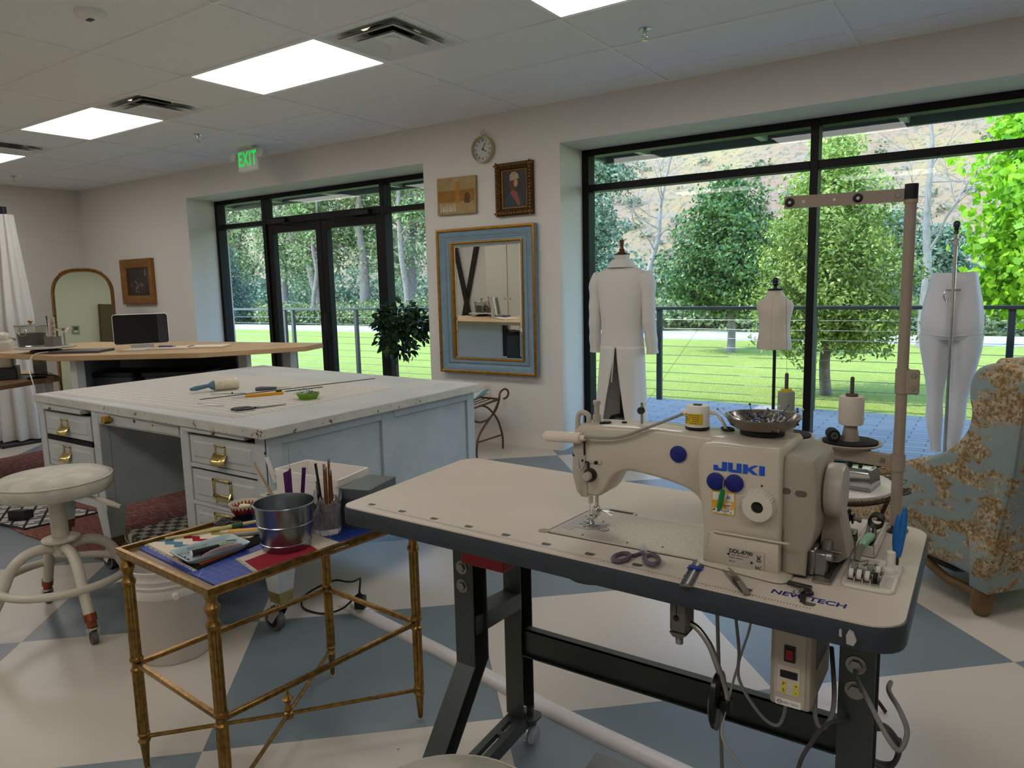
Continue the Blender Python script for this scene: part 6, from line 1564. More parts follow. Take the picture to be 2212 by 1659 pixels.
# cut-glass vase with pencils
vx, vy = -1.602, 1.378; vx, vy = -1.5985, 1.381
t = thing('cut_glass_vase', 'cut crystal vase with petal rim holding pencils beside the bucket', 'vase', (vx, vy, Z0+.0032))
n = 72
def vr(i, z):
    a = 2*PI*i/n; fac = .0405+.004*min(1, z/.1); pet = abs(math.sin(3*a)); rib = .0016*math.sin(24*a+z*220)*math.sin(z*95+2*math.sin(6*a))
    return fac*(1-.06*pet)+rib
def ringz(z, ins=0, petal=0):
    out = []
    for i in range(n):
        a = 2*PI*i/n; zz_ = z-petal*.026*abs(math.sin(3*a))**.8; r_ = (vr(i, zz_)-ins)*(1+.10*max(0, z-.09)/.03); out.append((r_*math.cos(a), r_*math.sin(a), zz_))
    return out
rs = [ringz(.0)]+[ringz(.006+.008*k) for k in range(11)]+[ringz(.098, 0, .4), ringz(.108, 0, .8), ringz(.118, .0006, 1), ringz(.118, .0042, 1), ringz(.106, .0055, .8), ringz(.09, .0055), ringz(.05, .0055), ringz(.016, .0055)]
build('glass', MB().loft(rs), mat('crystal_glass', (236, 232, 236), .04, trans=.8, ior=1.42), t, local=True, smooth=25)
M_pencil = mat('pencil_brown', (120, 74, 36), .4); M_fer = mat('pencil_ferrule', (150, 146, 136), .35, .9); M_pink = mat('pencil_eraser', (170, 140, 130), .7)
M_lead = mat('pencil_black', (24, 24, 25), .4)
def pencil(label, base, top, m, r=.0036, eras=True):
    a, b = V(base), V(top); L = (b-a).length
    t = thing('pencil', label, 'pencil', a, 0, 'pencils in the crystal vase')
    f = (L-.016)/L if eras else 1
    build('shaft', MB().cyl(a, a+(b-a)*f, r, r, 6), m, t, smooth=20)
    if eras:
        build('ferrule', MB().cyl(a+(b-a)*f, a+(b-a)*(L-.006)/L, r*1.05, r*1.05, 10), M_fer, t)
        build('eraser', MB().cyl(a+(b-a)*(L-.006)/L, b, r, r, 10), M_pink, t)
zb = Z0+.02
pencil('tallest brown pencil in the crystal vase', (vx+.004, vy+.010, zb), (vx+.019, vy+.004, .8745), M_pencil)
pencil('brown pencil in the crystal vase, leftmost of the brown ones', (vx-.004, vy+.002, zb), (vx+.009, vy-.006, .858), M_pencil)
pencil('brown pencil in the crystal vase, just right of the tallest one', (vx+.010, vy-.004, zb), (vx+.020, vy-.010, .852), M_pencil)
pencil('short reddish pencil in the crystal vase, rightmost', (vx+.022, vy+.008, zb), (vx+.030, vy-.002, .843), mat('pencil_red_brown', (104, 48, 34), .4))
pencil('black pencil leaning left in the crystal vase', (vx+.010, vy-.014, zb), (vx-.022, vy-.010, .857), M_lead, .0042, False)
penlike('silver_pen', 'short black pen with a silver top in the crystal vase', 'pen', (vx-.012, vy-.006, zb), (vx-.018, vy-.012, .806), [(0, .72, .0048, .0048, M_lead, 'barrel'), (.72, .9, .005, .005, M_steel, 'collar'), (.9, 1, .0042, .0042, M_chrome, 'clicker')])
# pot behind the bucket with purple tools
t = thing('tool_cup', 'cup of purple tools hidden behind the zinc bucket', 'cup', (-1.690, 1.345, Z0+.0032))
build('cup', MB().lathe([(0, 0), (.034, 0), (.037, .07), (.035, .07), (.032, .004), (0, .004)], (-1.690, 1.345, Z0+.0032), 28), M_white, t)
M_pur = mat('deep_purple_plastic', (74, 16, 84), .4)
for lb, bx_, by_, tx, ty, tz, w_ in (('broad purple angled tool behind the bucket, leftmost of three', -1.698, 1.335, -1.7205, 1.345, .829, .0085), ('purple flat tool behind the bucket, nearest the crystal vase', -1.672, 1.345, -1.648, 1.352, .846, .0055)):
    a, b = V((bx_, by_, Z0+.01)), V((tx, ty, tz)); d = (b-a).normalized(); fm = frame(a, d, V((-.78, .62, 0)).cross(d))
    L = (b-a).length
    tag(build('marking_tool', MB().prism([(0, -w_), (L-(.006 if w_ > .007 else 0), -w_), (L, w_), (0, w_)], -.002, .002, fm), M_pur, loc=a, smooth=20), lb, 'tool')
penlike('needle_awl', 'thin purple-handled tool with a long needle behind the bucket', 'tool', (-1.690, 1.338, Z0+.01), (-1.700, 1.342, .902), [(0, .74, .0032, .0032, M_pur, 'handle'), (.74, 1, .0009, .0007, M_steel, 'needle')])
# wooden block with holes, dowel and white pen
t = thing('pen_block', 'pale block with round holes behind the bucket', 'pen holder', (-1.944, 1.462, Z0+.003))
bp_ = [(-1.972, 1.430), (-1.908, 1.428), (-1.906, 1.492), (-1.970, 1.496)]
build('block', MB().prism(bp_, Z0+.0032, .697, b=.002), mat('pale_stone_block', (186, 178, 162), .6), t, smooth=20)
ho = MB()
for x, y, r_ in ((-1.947, 1.452, .0115), (-1.925, 1.478, .006), (-1.918, 1.462, .0055), (-1.93, 1.485, .0045)): ho.cyl((x, y, .6968), (x, y, .6976), r_, r_, 18)
build('holes', ho, mat('hole_dark', (74, 68, 60), .8), t, smooth=0)
tag(build('wooden_stick', MB().cyl((-1.935, 1.452, .697), (-1.978, 1.425, .805), .0042, .0042, 10), mat('pale_dowel', (176, 152, 118), .55), loc=(-1.945, 1.45, .7)), 'bare wooden dowel leaning left out of the pale block', 'stick')
penlike('white_pen', 'white retractable pen standing in the pale block', 'pen', (-1.921, 1.472, .698), (-1.952, 1.448, .838), [(0, .28, .0045, .0065, M_clear, 'grip'), (.28, .88, .0065, .006, mat('pen_white', (228, 226, 222), .3), 'barrel'), (.88, .94, .004, .004, M_chrome, 'collar'), (.94, 1, .0032, .0032, M_lead, 'clicker')])
# white storage box and dark box
t = thing('white_tray_box', 'white translucent open box at the back of the side table', 'box', (-1.79, 1.545, Z0+.003))
wb = [(-1.925, 1.462), (-1.632, 1.462), (-1.666, 1.622), (-1.930, 1.600)]
wc = rpoly(wb, .006, 2)
wi = rpoly(sc(wb, .965), .006, 2); wl = rpoly(sc(wb, 1.02), .006, 2)
zb, zt = Z0+.0032, .783
M_wbox = mat('white_polypropylene', (226, 220, 212), .35)
build('walls', MB().loft([r4(wc, zb), r4(wc, zt-.022), r4(wl, zt-.021), r4(wl, zt), r4(wi, zt), r4(wi, zb+.006)]), M_wbox, t, smooth=20)
t = thing('dark_box', 'dark grey lidded box between the crystal vase and the sewing table', 'box', (-1.56, 1.52, Z0+.003))
db = [(-1.592, 1.430), (-1.498, 1.455), (-1.536, 1.610), (-1.626, 1.585)]
build('box', MB().prism(rpoly(db, .003, 2), Z0+.0032, .742, b=.001), mat('charcoal_card', (62, 66, 68), .5), t, smooth=20)
build('lid', MB().prism(rpoly(sc(db, 1.02), .003, 2), .742, .773, b=.0015), mat('charcoal_lid', (84, 90, 92), .35), t, smooth=20)
# big bucket on the floor behind the gilt table
t = thing('plastic_bucket', 'tall white ribbed plastic bucket on the floor behind the gilt table', 'bucket', (-2.555, 1.435, 0))
build('body', MB().lathe([(0, .002), (.125, .0), (.130, .006), (.147, .255), (.153, .262), (.153, .287), (.149, .292), (.151, .300), (.1545, .306), (.1505, .312), (.1525, .324), (.1555, .330), (.1515, .336), (.153, .352), (.157, .358), (.157, .366), (.150, .366), (.126, .01), (0, .008)], (-2.555, 1.435, 0), 56), mat('bucket_white_plastic', (206, 198, 188), .35), t)
ang = math.atan2(-.35, .75)
build('handle_lug', MB().cyl((-2.555+.15*math.cos(ang), 1.435+.15*math.sin(ang), .275), (-2.555+.175*math.cos(ang), 1.435+.175*math.sin(ang), .275), .012, .010, 12), M_white, t)
# cable trunking, plug and cords on the floor
t = thing('floor_cable_cover', 'long white plastic cable cover running across the floor under the sewing table', 'cable cover', (-1.4, 1.92, 0))
cc_ = MB(); P_ = spline([(-2.30, 2.055, 0), (-2.15, 2.028, 0), (-1.65, 1.942, 0), (-1.11, 1.838, 0), (-.66, 1.775, 0), (.25, 1.66, 0)], 6)
rings = []
for i, p in enumerate(P_):
    d = (P_[min(i+1, len(P_)-1)]-P_[max(i-1, 0)]).normalized(); nn = V((-d.y, d.x, 0)); rings.append([p+nn*.034*math.cos(a)+V((0, 0, .021*math.sin(a))) for a in [PI*k/10 for k in range(11)]])
cc_.loft(rings)
build('cover', cc_, mat('cover_white_vinyl', (208, 200, 200), .35), t)
build('end_box', MB().box(-.10, .0, -.024, .024, .002, .03, .006, rotz((-2.13, 2.03, 0), -.17)), mat('cover_white_vinyl', (208, 200, 200)), t)
t = thing('power_adapter', 'black power adapter plugged in at the end of the white cable cover', 'adapter', (-2.155, 2.02, .03))
build('body', MB().box(-.022, .022, -.018, .018, 0, .055, .004, rotz((-2.155, 2.015, .0305), .4)), M_black, t)
c = MB(); c.cyl((-2.163, 2.02, .084), (-2.163, 2.02, .10), .007, .005, 8).cyl((-2.146, 2.01, .084), (-2.146, 2.01, .10), .007, .005, 8)
build('plugs', c, M_black, t)
cable('black_cord', 'loose black cord looping on the floor from the adapter under the gilt table', [(-2.163, 2.02, .10), (-2.165, 2.03, .145), (-2.20, 2.06, .135), (-2.28, 2.10, .09), (-2.36, 2.13, .06), (-2.44, 2.12, .05), (-2.50, 2.02, .012), (-2.42, 1.93, .006), (-2.30, 1.93, .006), (-2.22, 1.97, .03), (-2.16, 2.0, .09), (-2.146, 2.01, .10)], .0042, M_cord_black)
# ------------------------------------------------------------------ slipcovered armchair
g = NT('toile_fabric', .9, .15)
o_ = g.obj()
b1 = g.noise(4.2, 5, o_, .62); b2 = g.noise(64, 6, o_, .75); b3 = g.noise(18, 5, o_, .7)
mp = g.n('ShaderNodeMapping', {'Vector': o_, 'Scale': (1, 1, 2.2)}).outputs[0]
b1 = g.noise(4.6, 5, mp, .62)
patch = g.ramp(b1, [(.46, 0.0), (.52, 1.0)])
ink = g.ramp(b2, [(.46, 0.0), (.54, 1.0)])
c = g.mix(patch, g.mix(g.noise(3, 3), (134, 148, 148), (146, 158, 156)), g.mix(g.ramp(b3, [(.42, 0.0), (.6, 1.0)]), (190, 176, 150), (158, 134, 96)))
c = g.mix(g.math('MULTIPLY', patch, g.math('MULTIPLY', ink, .85)), c, (116, 88, 52))
g.color(c); g.bump(g.noise(9, 4), .25, .03); M_toile = g.m
co = V((-.02, 3.27, 0)); cu = V((-.771, .637, 0)).normalized(); cv_ = V((.637, .771, 0)).normalized()
t = thing('slipcovered_armchair', 'armchair in a blue and brown toile slipcover by the wide window', 'armchair', co)
CM = Matrix(((cu.x, 0, cv_.x, co.x), (cu.y, 0, cv_.y, co.y), (0, 1, 0, 0), (0, 0, 0, 1)))   # (u, z, v) -> world
side = spline([(-.03, .172, 0), (.12, .168, 0), (.245, .17, 0), (.60, .175, 0), (.755, .185, 0), (.765, .28, 0), (.70, .40, 0), (.606, .450, 0), (.445, .528, 0), (.31, .582, 0), (.186, .64, 0), (.108, .72, 0), (.082, .80, 0), (.097, .885, 0), (.092, .945, 0), (.06, .995, 0), (-.014, 1.018, 0), (-.10, 1.005, 0), (-.15, .94, 0), (-.125, .62, 0), (-.07, .36, 0)], 3, closed=True)
side = [(p.x, p.y) for p in side]
build('side_panel', MB().prism(side, 0, .13, CM, b=.022, seg=3), M_toile, t, smooth=50)
build('side_panel', MB().prism(side, .57, .70, CM, b=.022, seg=3), M_toile, t, smooth=50)
bk = [(-.03, .172), (.06, .172), (.10, .5), (.07, .80), (.085, .95), (.03, 1.03), (-.09, 1.035), (-.148, .95), (-.12, .62), (-.07, .36)]
build('back', MB().prism(rpoly(bk, .015, 2), .06, .64, CM, b=.015, seg=2), M_toile, t, smooth=50)
build('rear_skirt', MB().prism([(-.045, .115), (.035, .120), (.05, .34), (-.072, .34)], -.006, .706, CM, b=.006), M_toile, t, smooth=50)
build('seat_cushion', MB().prism(rpoly([(.02, .20), (.74, .20), (.75, .38), (.70, .42), (.05, .40)], .02, 2), .11, .59, CM, b=.015, seg=2), M_toile, t, smooth=50)
build('seam_piping', MB().tube([CM@V((u, z, -.001)) for u, z in ((-.028, .175), (-.068, .36), (-.115, .61), (-.140, .92))], .004, 6), M_toile, t)
M_oak = mat('carved_oak', (126, 98, 62), .55, var=(14, (96, 70, 42), 6, .5), bump=(70, .3))
for u, v_ in ((.018, .052), (.018, .65), (.66, .05), (.66, .65)):
    p = co+cu*u+cv_*v_
    build('leg', MB().lathe([(0, 0), (.026, 0), (.037, .022), (.041, .05), (.040, .08), (.030, .12), (.026, .17), (0, .17)], p, 20), M_oak, t, smooth=60)
for v_ in (.052, .65):
    build('stretcher', MB().tube(spline([co+cu*u+cv_*v_+V((0, 0, z)) for u, z in ((-.02, .075), (.08, .082), (.18, .085), (.26, .112), (.36, .15), (.5, .14), (.66, .10))], 4), .019, 10), M_oak, t)
build('dust_cover', MB().prism([(.02, .16), (.66, .16), (.45, .10), (.2, .10)], .10, .60, CM, b=.01), M_black, t)

# ------------------------------------------------------------------ wrought-iron round table with an old iron on it
M_iron = mat('rusty_wire', (66, 48, 40), .6, .4)
tx, ty, tz = -.43, 2.40, .72
t = thing('wire_side_table', 'small round white-topped wrought iron table behind the sewing machine', 'table', (tx, ty, 0))
build('top', MB().lathe([(0, tz-.012), (.188, tz-.012), (.194, tz-.008), (.194, tz-.003), (.19, tz), (0, tz)], (tx, ty, 0), 48), mat('white_ceramic_top', (214, 206, 202), .25), t)
wr = MB()
for k in range(5): wr.torus((tx+R.uniform(-.003, .003), ty, tz-.015-.003*k), .193+R.uniform(-.003, .006), .0016, n=48, k=5)
for k in range(14):
    a = 2*PI*k/14; q = R.uniform(-.05, .05)
    wr.tube([(tx+.195*math.cos(a), ty+.195*math.sin(a), tz-.01), (tx+.20*math.cos(a+q), ty+.20*math.sin(a+q), tz-.028), (tx+.19*math.cos(a+2*q), ty+.19*math.sin(a+2*q), tz-.030)], .0010, 4)
for k in range(26):
    a = R.uniform(-.7, 1.2); wr.tube(spline([(tx+.19*math.cos(a), ty+.19*math.sin(a), tz-.02), (tx+.235*math.cos(a+.2), ty+.235*math.sin(a+.2), tz-.005+R.uniform(-.02, .02)), (tx+.20*math.cos(a+.5), ty+.20*math.sin(a+.5), tz-.02)], 4), .0013, 4)
build('wire_rim', wr, M_iron, t)
for k in range(3):
    a = 2*PI*k/3-.1; build('leg', MB().tube(spline([(tx+.18*math.cos(a), ty+.18*math.sin(a), tz-.03), (tx+.12*math.cos(a), ty+.12*math.sin(a), tz-.2), (tx+.05*math.cos(a), ty+.05*math.sin(a), .36), (tx+.10*math.cos(a), ty+.10*math.sin(a), .14), (tx+.2*math.cos(a), ty+.2*math.sin(a), .004)], 5), .006, 8), M_iron, t)
t = thing('metal_iron', 'vintage chrome hand iron standing on the round white table', 'iron', (-.44, 2.36, tz))
im = rotz((-.305, 2.36, tz), PI-.12)
so = [(-.02, -.055), (-.02, .055), (.10, .05), (.17, .028), (.205, 0), (.17, -.028), (.10, -.05)]
build('soleplate', MB().prism(so, .0, .012, im, b=.002), M_steel, t, smooth=25)
build('body', MB().loft([[im@V((x*k+(1-k)*.05, y*k, z)) for x, y in so] for k, z in ((.98, .012), (.95, .045), (.86, .056), (.6, .06))]), M_chrome, t, smooth=40)
build('handle_posts', MB().tube(spline([im@V(p) for p in ((-.005, 0, .055), (-.02, 0, .08), (-.01, 0, .105), (.02, 0, .113))], 4), .0035, 8).tube(spline([im@V(p) for p in ((.13, 0, .055), (.14, 0, .085), (.12, 0, .108), (.10, 0, .113))], 4), .0035, 8), M_chrome, t)
build('handle_grip', MB().tube([im@V(p) for p in ((.0, 0, .113), (.02, 0, .114), (.06, 0, .116), (.10, 0, .114), (.12, 0, .113))], [.010, .015, .017, .015, .010], 12), mat('blue_black_enamel', (28, 34, 52), .25), t)
build('control_knobs', MB().cyl(im@V((.03, -.02, .056)), im@V((.03, -.02, .070)), .006, .006, 10).cyl(im@V((.06, -.015, .056)), im@V((.06, -.015, .072)), .010, .007, 10), M_black, t)

# ------------------------------------------------------------------ dress forms in the window
M_coat = mat('white_wool', (214, 208, 200), .9, bump=(220, .15), sheen=.2)
M_canvas = mat('calico_form', (206, 194, 178), .85, bump=(300, .12), var=(5, (196, 183, 166), 4, .6))
M_ebony = mat('black_turned_wood', (20, 18, 17), .35)
def ellr(cx, cy, rx, ry, z, n=36, p=2.2, a0=0, a1=2*PI, sk=0):
    out = []
    for i in range(n):
        a = a0+(a1-a0)*i/(n if abs(a1-a0-2*PI) < 1e-6 else n-1)
        c, s = math.cos(a), math.sin(a)
        out.append((cx+rx*math.copysign(abs(c)**(2/p), c), cy+ry*math.copysign(abs(s)**(2/p), s), z))
    return out
# tailcoat
kx, ky = -2.43, 5.13
t = thing('tailcoat_form', 'dress form wearing a long white tailcoat, seen from behind at the window', 'dress form', (kx, ky, 0))
def mid(u): return u
prof = [(1.505, .062, .060), (1.485, .085, .070), (1.462, .128, .082), (1.440, .178, .092), (1.418, .205, .100), (1.38, .212, .108), (1.30, .200, .115), (1.20, .185, .120), (1.08, .170, .118), (1.00, .166, .112), (.93, .170, .114), (.86, .176, .120)]
body = [ellr(kx, ky, rx, ry, z) for z, rx, ry in prof]
build('jacket_back', MB().loft(body, caps=False), M_coat, t, smooth=60)
tails = MB()
def tail(u, v):
    z = .87-(.87-.20)*v; gap = .02+.55*v**1.25
    a = -PI/2+gap+(2*PI-2*gap)*u
    fold = .012*math.sin(a*7+1)*v
    rx = .176+.03*v+fold; ry = .120+.05*v+fold
    c, s = math.cos(a), math.sin(a)
    return (kx-.01*v+rx*math.copysign(abs(c)**.91, c), ky+ry*math.copysign(abs(s)**.91, s), z)
tails.grid(tail, 72, 24)
o = build('coat_tails', tails, M_coat, t, smooth=70, recalc=True)
md = o.modifiers.new('Solidify', 'SOLIDIFY'); md.thickness = .006
sv = MB().tube(spline([(kx-.012, ky-.123, .83), (kx-.016, ky-.135, .72), (kx-.020, ky-.15, .60)], 4), .004, 6)
build('vent_seam', sv, M_coat, t)
for s in (-1, 1):
    pts = spline([(kx+s*.172, ky, 1.410), (kx+s*.212, ky-.005, 1.33), (kx+s*.222, ky-.01, 1.20), (kx+s*.226, ky-.012, 1.06), (kx+s*.236, ky+.005, .93), (kx+s*.242, ky+.02, .815)], 5)
    n = len(pts); sl = MB().tube(pts, [.050+.012*math.sin(min(1, i/7)*PI)+.008*(1-i/n)-.006*(i/n)+.0025*math.sin(i*1.3) for i in range(n)], 18)
    build('sleeve', sl, M_coat, t, smooth=70)
cl = MB().loft([ellr(kx, ky, .074, .072, 1.500), ellr(kx, ky, .068, .066, 1.525), ellr(kx, ky, .072, .070, 1.527), ellr(kx, ky-.004, .100, .092, 1.492), ellr(kx, ky-.006, .118, .100, 1.468), ellr(kx, ky, .11, .09, 1.466)], caps=False)
build('collar', cl, M_coat, t, smooth=50)
build('neck', MB().loft([ellr(kx, ky, .055, .055, 1.48), ellr(kx, ky, .054, .054, 1.562)]), mat('neck_ivory', (214, 206, 194), .6), t, smooth=40)
build('neck_cap', MB().cyl((kx, ky, 1.562), (kx, ky, 1.572), .058, .058, 28), M_ebony, t)
build('finial', MB().lathe([(0, 1.572), (.034, 1.572), (.030, 1.582), (.020, 1.592), (.022, 1.600), (.013, 1.612), (.014, 1.63), (.0185, 1.672), (.018, 1.676), (0, 1.677)], (kx, ky, 0), 20), mat('brown_turned_wood', (92, 50, 30), .35), t)
build('pole', MB().cyl((kx, ky, .02), (kx, ky, 1.0), .02, .02, 14), M_ebony, t)
rb = [(0, 0), (.17, 0), (.172, .02)]
for k in range(9): rb += [(.172-.006*k, .04+.028*k), (.166-.006*k, .052+.028*k)]
rb += [(.09, .315), (.03, .33), (0, .33)]
build('ribbed_base', MB().lathe(rb, (kx, ky, 0), 36), M_black, t, smooth=25)
# child form
kx, ky = -1.285, 5.14
t = thing('child_torso_form', 'small cream child-size torso form on a thin black pole at the window', 'dress form', (kx, ky, 0))
prof = [(.874, .112, .085), (.90, .115, .09), (.98, .103, .085), (1.05, .100, .082), (1.10, .108, .085), (1.14, .117, .085), (1.17, .122, .078), (1.19, .116, .07), (1.21, .092, .06), (1.235, .066, .052), (1.262, .050, .046), (1.275, .050, .046)]
build('torso', MB().loft([ellr(kx-.005, ky, rx, ry, z) for z, rx, ry in prof]), M_canvas, t, smooth=60)
sm_ = MB()
for a in (-PI/2, -PI/2-.55, -PI/2+.55, -PI/2-1.1, -PI/2+1.1):
    sm_.tube([(kx-.005+rx*1.004*math.cos(a), ky+ry*1.004*math.sin(a), z) for z, rx, ry in prof[:-2]], .0014, 4)
build('seams', sm_, M_canvas, t)
build('neck_cap', MB().lathe([(0, 1.275), (.052, 1.275), (.054, 1.282), (.05, 1.287), (0, 1.29)], (kx-.005, ky, 0), 26), M_ebony, t)
build('finial', MB().lathe([(0, 1.286), (.018, 1.288), (.012, 1.298), (.013, 1.306), (.022, 1.316), (.019, 1.324), (.0235, 1.338), (.019, 1.354), (.008, 1.362), (0, 1.363)], (kx-.005, ky, 0), 20), M_ebony, t)
build('pole', MB().cyl((kx, ky, .02), (kx, ky, .88), .0115, .0115, 12), M_ebony, t)
build('base', MB().lathe([(0, 0), (.14, 0), (.14, .012), (.03, .024), (0, .03)], (kx, ky, 0), 32), M_ebony, t)
# trouser form
kx, ky = -.25, 5.16
t = thing('leg_form', 'white female leg form hung on a chrome stand at the window', 'dress form', (kx, ky, 0))
M_leg_w = mat('white_fibreglass', (216, 216, 220), .35)
build('hips', MB().loft([ellr(kx, ky, rx, ry, z) for z, rx, ry in ((1.365, .120, .085), (1.362, .122, .087), (1.30, .132, .095), (1.20, .153, .112), (1.10, .167, .125), (1.04, .168, .128), (.99, .162, .122), (.965, .150, .11))]), M_leg_w, t, smooth=60)
for s, pts in ((-1, [(-.080, .99, .092), (-.078, .90, .084), (-.072, .80, .070), (-.067, .70, .057), (-.066, .62, .0475), (-.066, .56, .0455), (-.063, .48, .048), (-.058, .40, .042), (-.050, .31, .0325), (-.046, .262, .031)]), (1, [(.080, .99, .092), (.082, .90, .084), (.078, .80, .070), (.070, .70, .058), (.062, .62, .050), (.058, .56, .047), (.056, .48, .049), (.052, .40, .043), (.046, .31, .033), (.042, .262, .031)])):
    build('leg', MB().loft([ellr(kx+x, ky+(.012 if .35 < z < .55 else 0)*-1, r_, r_*1.12, z, 24, 2) for x, z, r_ in pts]), M_leg_w, t, smooth=70)
crs = MB().tube([(kx+.168*math.cos(a), ky+.127*math.sin(a), .985+.02*abs(math.cos(a))) for a in [-PI+PI*i/24 for i in range(25)]], .0025, 6)
build('seat_seam', crs, M_leg_w, t)
sy = ky-.155
st2 = MB().cyl((kx+.012, sy, .02), (kx+.006, sy, 1.60), .0105, .0105, 14)
build('chrome_pole', st2, M_chrome, t)
build('pole_finial', MB().lathe([(0, 1.585), (.013, 1.585), (.013, 1.60), (.009, 1.606), (.0155, 1.612), (.011, 1.62), (.018, 1.632), (.019, 1.64), (.0165, 1.652), (.008, 1.66), (0, 1.662)], (kx+.006, sy, 0), 18), M_dark_steel, t)
build('height_clamp', MB().box(kx-.008, kx+.022, sy-.016, sy+.016, 1.515, 1.56, .003).cyl((kx-.008, sy, 1.548), (kx-.03, sy, 1.548), .004, .007, 10), M_chrome, t)
br = MB().cyl((kx-.03, sy, 1.262), (kx+.045, sy, 1.262), .006, .006, 10).cyl((kx+.01, sy, 1.262), (kx+.01, ky-.09, 1.262), .007, .007, 10)
br.tube(spline([(kx-.028, sy-.01, 1.26), (kx-.04, sy-.01, 1.235), (kx-.03, sy-.01, 1.20), (kx-.02, sy-.01, 1.19), (kx-.016, sy-.01, 1.22)], 4), .003, 6)
build('support_bracket', br, M_chrome, t)
build('base_plate', MB().lathe([(0, 0), (.16, 0), (.16, .012), (.02, .022), (0, .022)], (kx+.012, sy, 0), 32), M_chrome, t)

# ------------------------------------------------------------------ pictures, clock and mirrors on the window wall
def frame_mb(x0, x1, z0, z1, w, y, prof):
    """picture frame moulding: prof [(inset, depth toward room)]"""
    rings = []
    for ins_, d in prof: rings.append([(x0+ins_, y-d, z0+ins_), (x1-ins_, y-d, z0+ins_), (x1-ins_, y-d, z1-ins_), (x0+ins_, y-d, z1-ins_)])
    return MB().loft(rings, caps=False)
def flat(name, pts, y, m, par): return build(name, MB().prism(pts, -.0006, 0, XZ(y)), m, par, smooth=0)
def ell(cx, cz, rx, rz, n=20, rot=0): return [(cx+rx*math.cos(a)*math.cos(rot)-rz*math.sin(a)*math.sin(rot), cz+rx*math.cos(a)*math.sin(rot)+rz*math.sin(a)*math.cos(rot)) for a in [2*PI*i/n for i in range(n)]]
M_goldleaf = mat('gold_leaf', (176, 130, 52), .38, .8, var=(30, (140, 98, 38), 4, .5))
M_goldwood = mat('gilded_wood', (150, 104, 48), .45, .3, var=(12, (128, 84, 36), 4, .5))
# blue mirror
t = thing('blue_framed_mirror', 'rectangular wall mirror in a pale blue frame with gold edges', 'mirror', (-3.63, WY, 1.22))
x0, x1, z0, z1 = -4.138, -3.125, .603, 1.842
M_blue = mat('powder_blue_paint', (122, 148, 164), .5, var=(9, (112, 138, 154), 4, .5))
build('frame', frame_mb(x0, x1, z0, z1, 0, WY, [(0, .001), (0, .05), (.018, .056), (.018, .05), (.05, .044), (.075, .030), (.085, .034), (.115, .034), (.125, .026), (.14, .026), (.14, .012)]), M_blue, t, smooth=20)
build('gold_outer_edge', frame_mb(x0-.002, x1+.002, z0-.002, z1+.002, 0, WY, [(.004, .0505), (.0, .052), (.002, .06), (.018, .062), (.026, .056), (.026, .05)]), M_goldleaf, t, smooth=20)
build('gold_inner_edge', frame_mb(x0+.132, x1-.132, z0+.112, z1-.112, 0, WY, [(.0, .02), (.0, .034), (.010, .036), (.022, .026), (.024, .012)]), M_goldleaf, t, smooth=20)
gm2 = MB().tube([(a, WY-.034, b) for a, b in ((x0+.088, z0+.088), (x1-.088, z0+.088), (x1-.088, z1-.088), (x0+.088, z1-.088))], .0025, 6, closed=True)
build('gold_line', gm2, M_goldwood, t)
m = bpy.data.materials.new('mirror_glass'); m.use_nodes = True; b_ = m.node_tree.nodes['Principled BSDF']
b_.inputs['Base Color'].default_value = (.88, .90, .87, 1); b_.inputs['Metallic'].default_value = 1; b_.inputs['Roughness'].default_value = .0
build('glass', MB().box(x0+.135, x1-.135, WY-.014, WY-.008, z0+.115, z1-.115), m, t, smooth=0)
bv = frame_mb(x0+.154, x1-.154, z0+.135, z1-.135, 0, WY, [(0, .0142), (.022, .0165)])
build('bevel', bv, m, t, smooth=0)
# clock
kx, kz = -3.627, 2.468
t = thing('wall_clock', 'round cream wall clock with black hands above the paintings', 'clock', (kx, WY, kz))
build('case', MB().lathe([(.085, .002), (.107, .002), (.108, .045), (.104, .052), (.096, .052), (.092, .040), (.092, .03)], (kx, WY, kz), 48, axis=(0, -1, 0)), mat('antique_cream_metal', (190, 176, 140), .4, .3), t)
build('face', MB().cyl((kx, WY-.022, kz), (kx, WY-.026, kz), .094, .094, 48), mat('clock_face_grey', (196, 196, 192), .5), t)
num = MB(); RN = ['XII', 'I', 'II', 'III', 'IIII', 'V', 'VI', 'VII', 'VIII', 'IX', 'X', 'XI']
for i, s in enumerate(RN):
    a = math.radians(90-30*i); up_ = (math.cos(a), 0, math.sin(a)); rt = (math.sin(a), 0, -math.cos(a))
    text_mb(s, .027, frame((kx+.072*math.cos(a), WY-.0266, kz+.072*math.sin(a)), rt, up_), .0002, num, sx=.75, bold=.0006)
build('numerals', num, M_black, t, smooth=0)
def hand(a, L, w_, y): 
    a = math.radians(a); d = V((math.cos(a), 0, math.sin(a))); n = V((-d.z, 0, d.x)); c = V((kx, y, kz))
    return MB().add([c-d*.012+n*w_, c-d*.012-n*w_, c+d*L*.7-n*w_*1.6, c+d*L, c+d*L*.7+n*w_*1.6]+[p+V((0, .001, 0)) for p in (c-d*.012+n*w_, c-d*.012-n*w_, c+d*L*.7-n*w_*1.6, c+d*L, c+d*L*.7+n*w_*1.6)], [(0, 1, 2, 3, 4), (9, 8, 7, 6, 5)])
build('hour_hand', hand(-30, .05, .0022, WY-.029), M_black, t, smooth=0); build('minute_hand', hand(58, .068, .0016, WY-.031), M_black, t, smooth=0)
build('ring', MB().torus((kx, WY-.025, kz+.134), .017, .0028, (0, 1, 0), 20, 8).cyl((kx, WY-.025, kz+.105), (kx, WY-.025, kz+.118), .008, .005, 10), mat('antique_cream_metal', (190, 176, 140)), t)
build('hand_hub', MB().cyl((kx, WY-.026, kz), (kx, WY-.033, kz), .005, .005, 12), M_black, t)
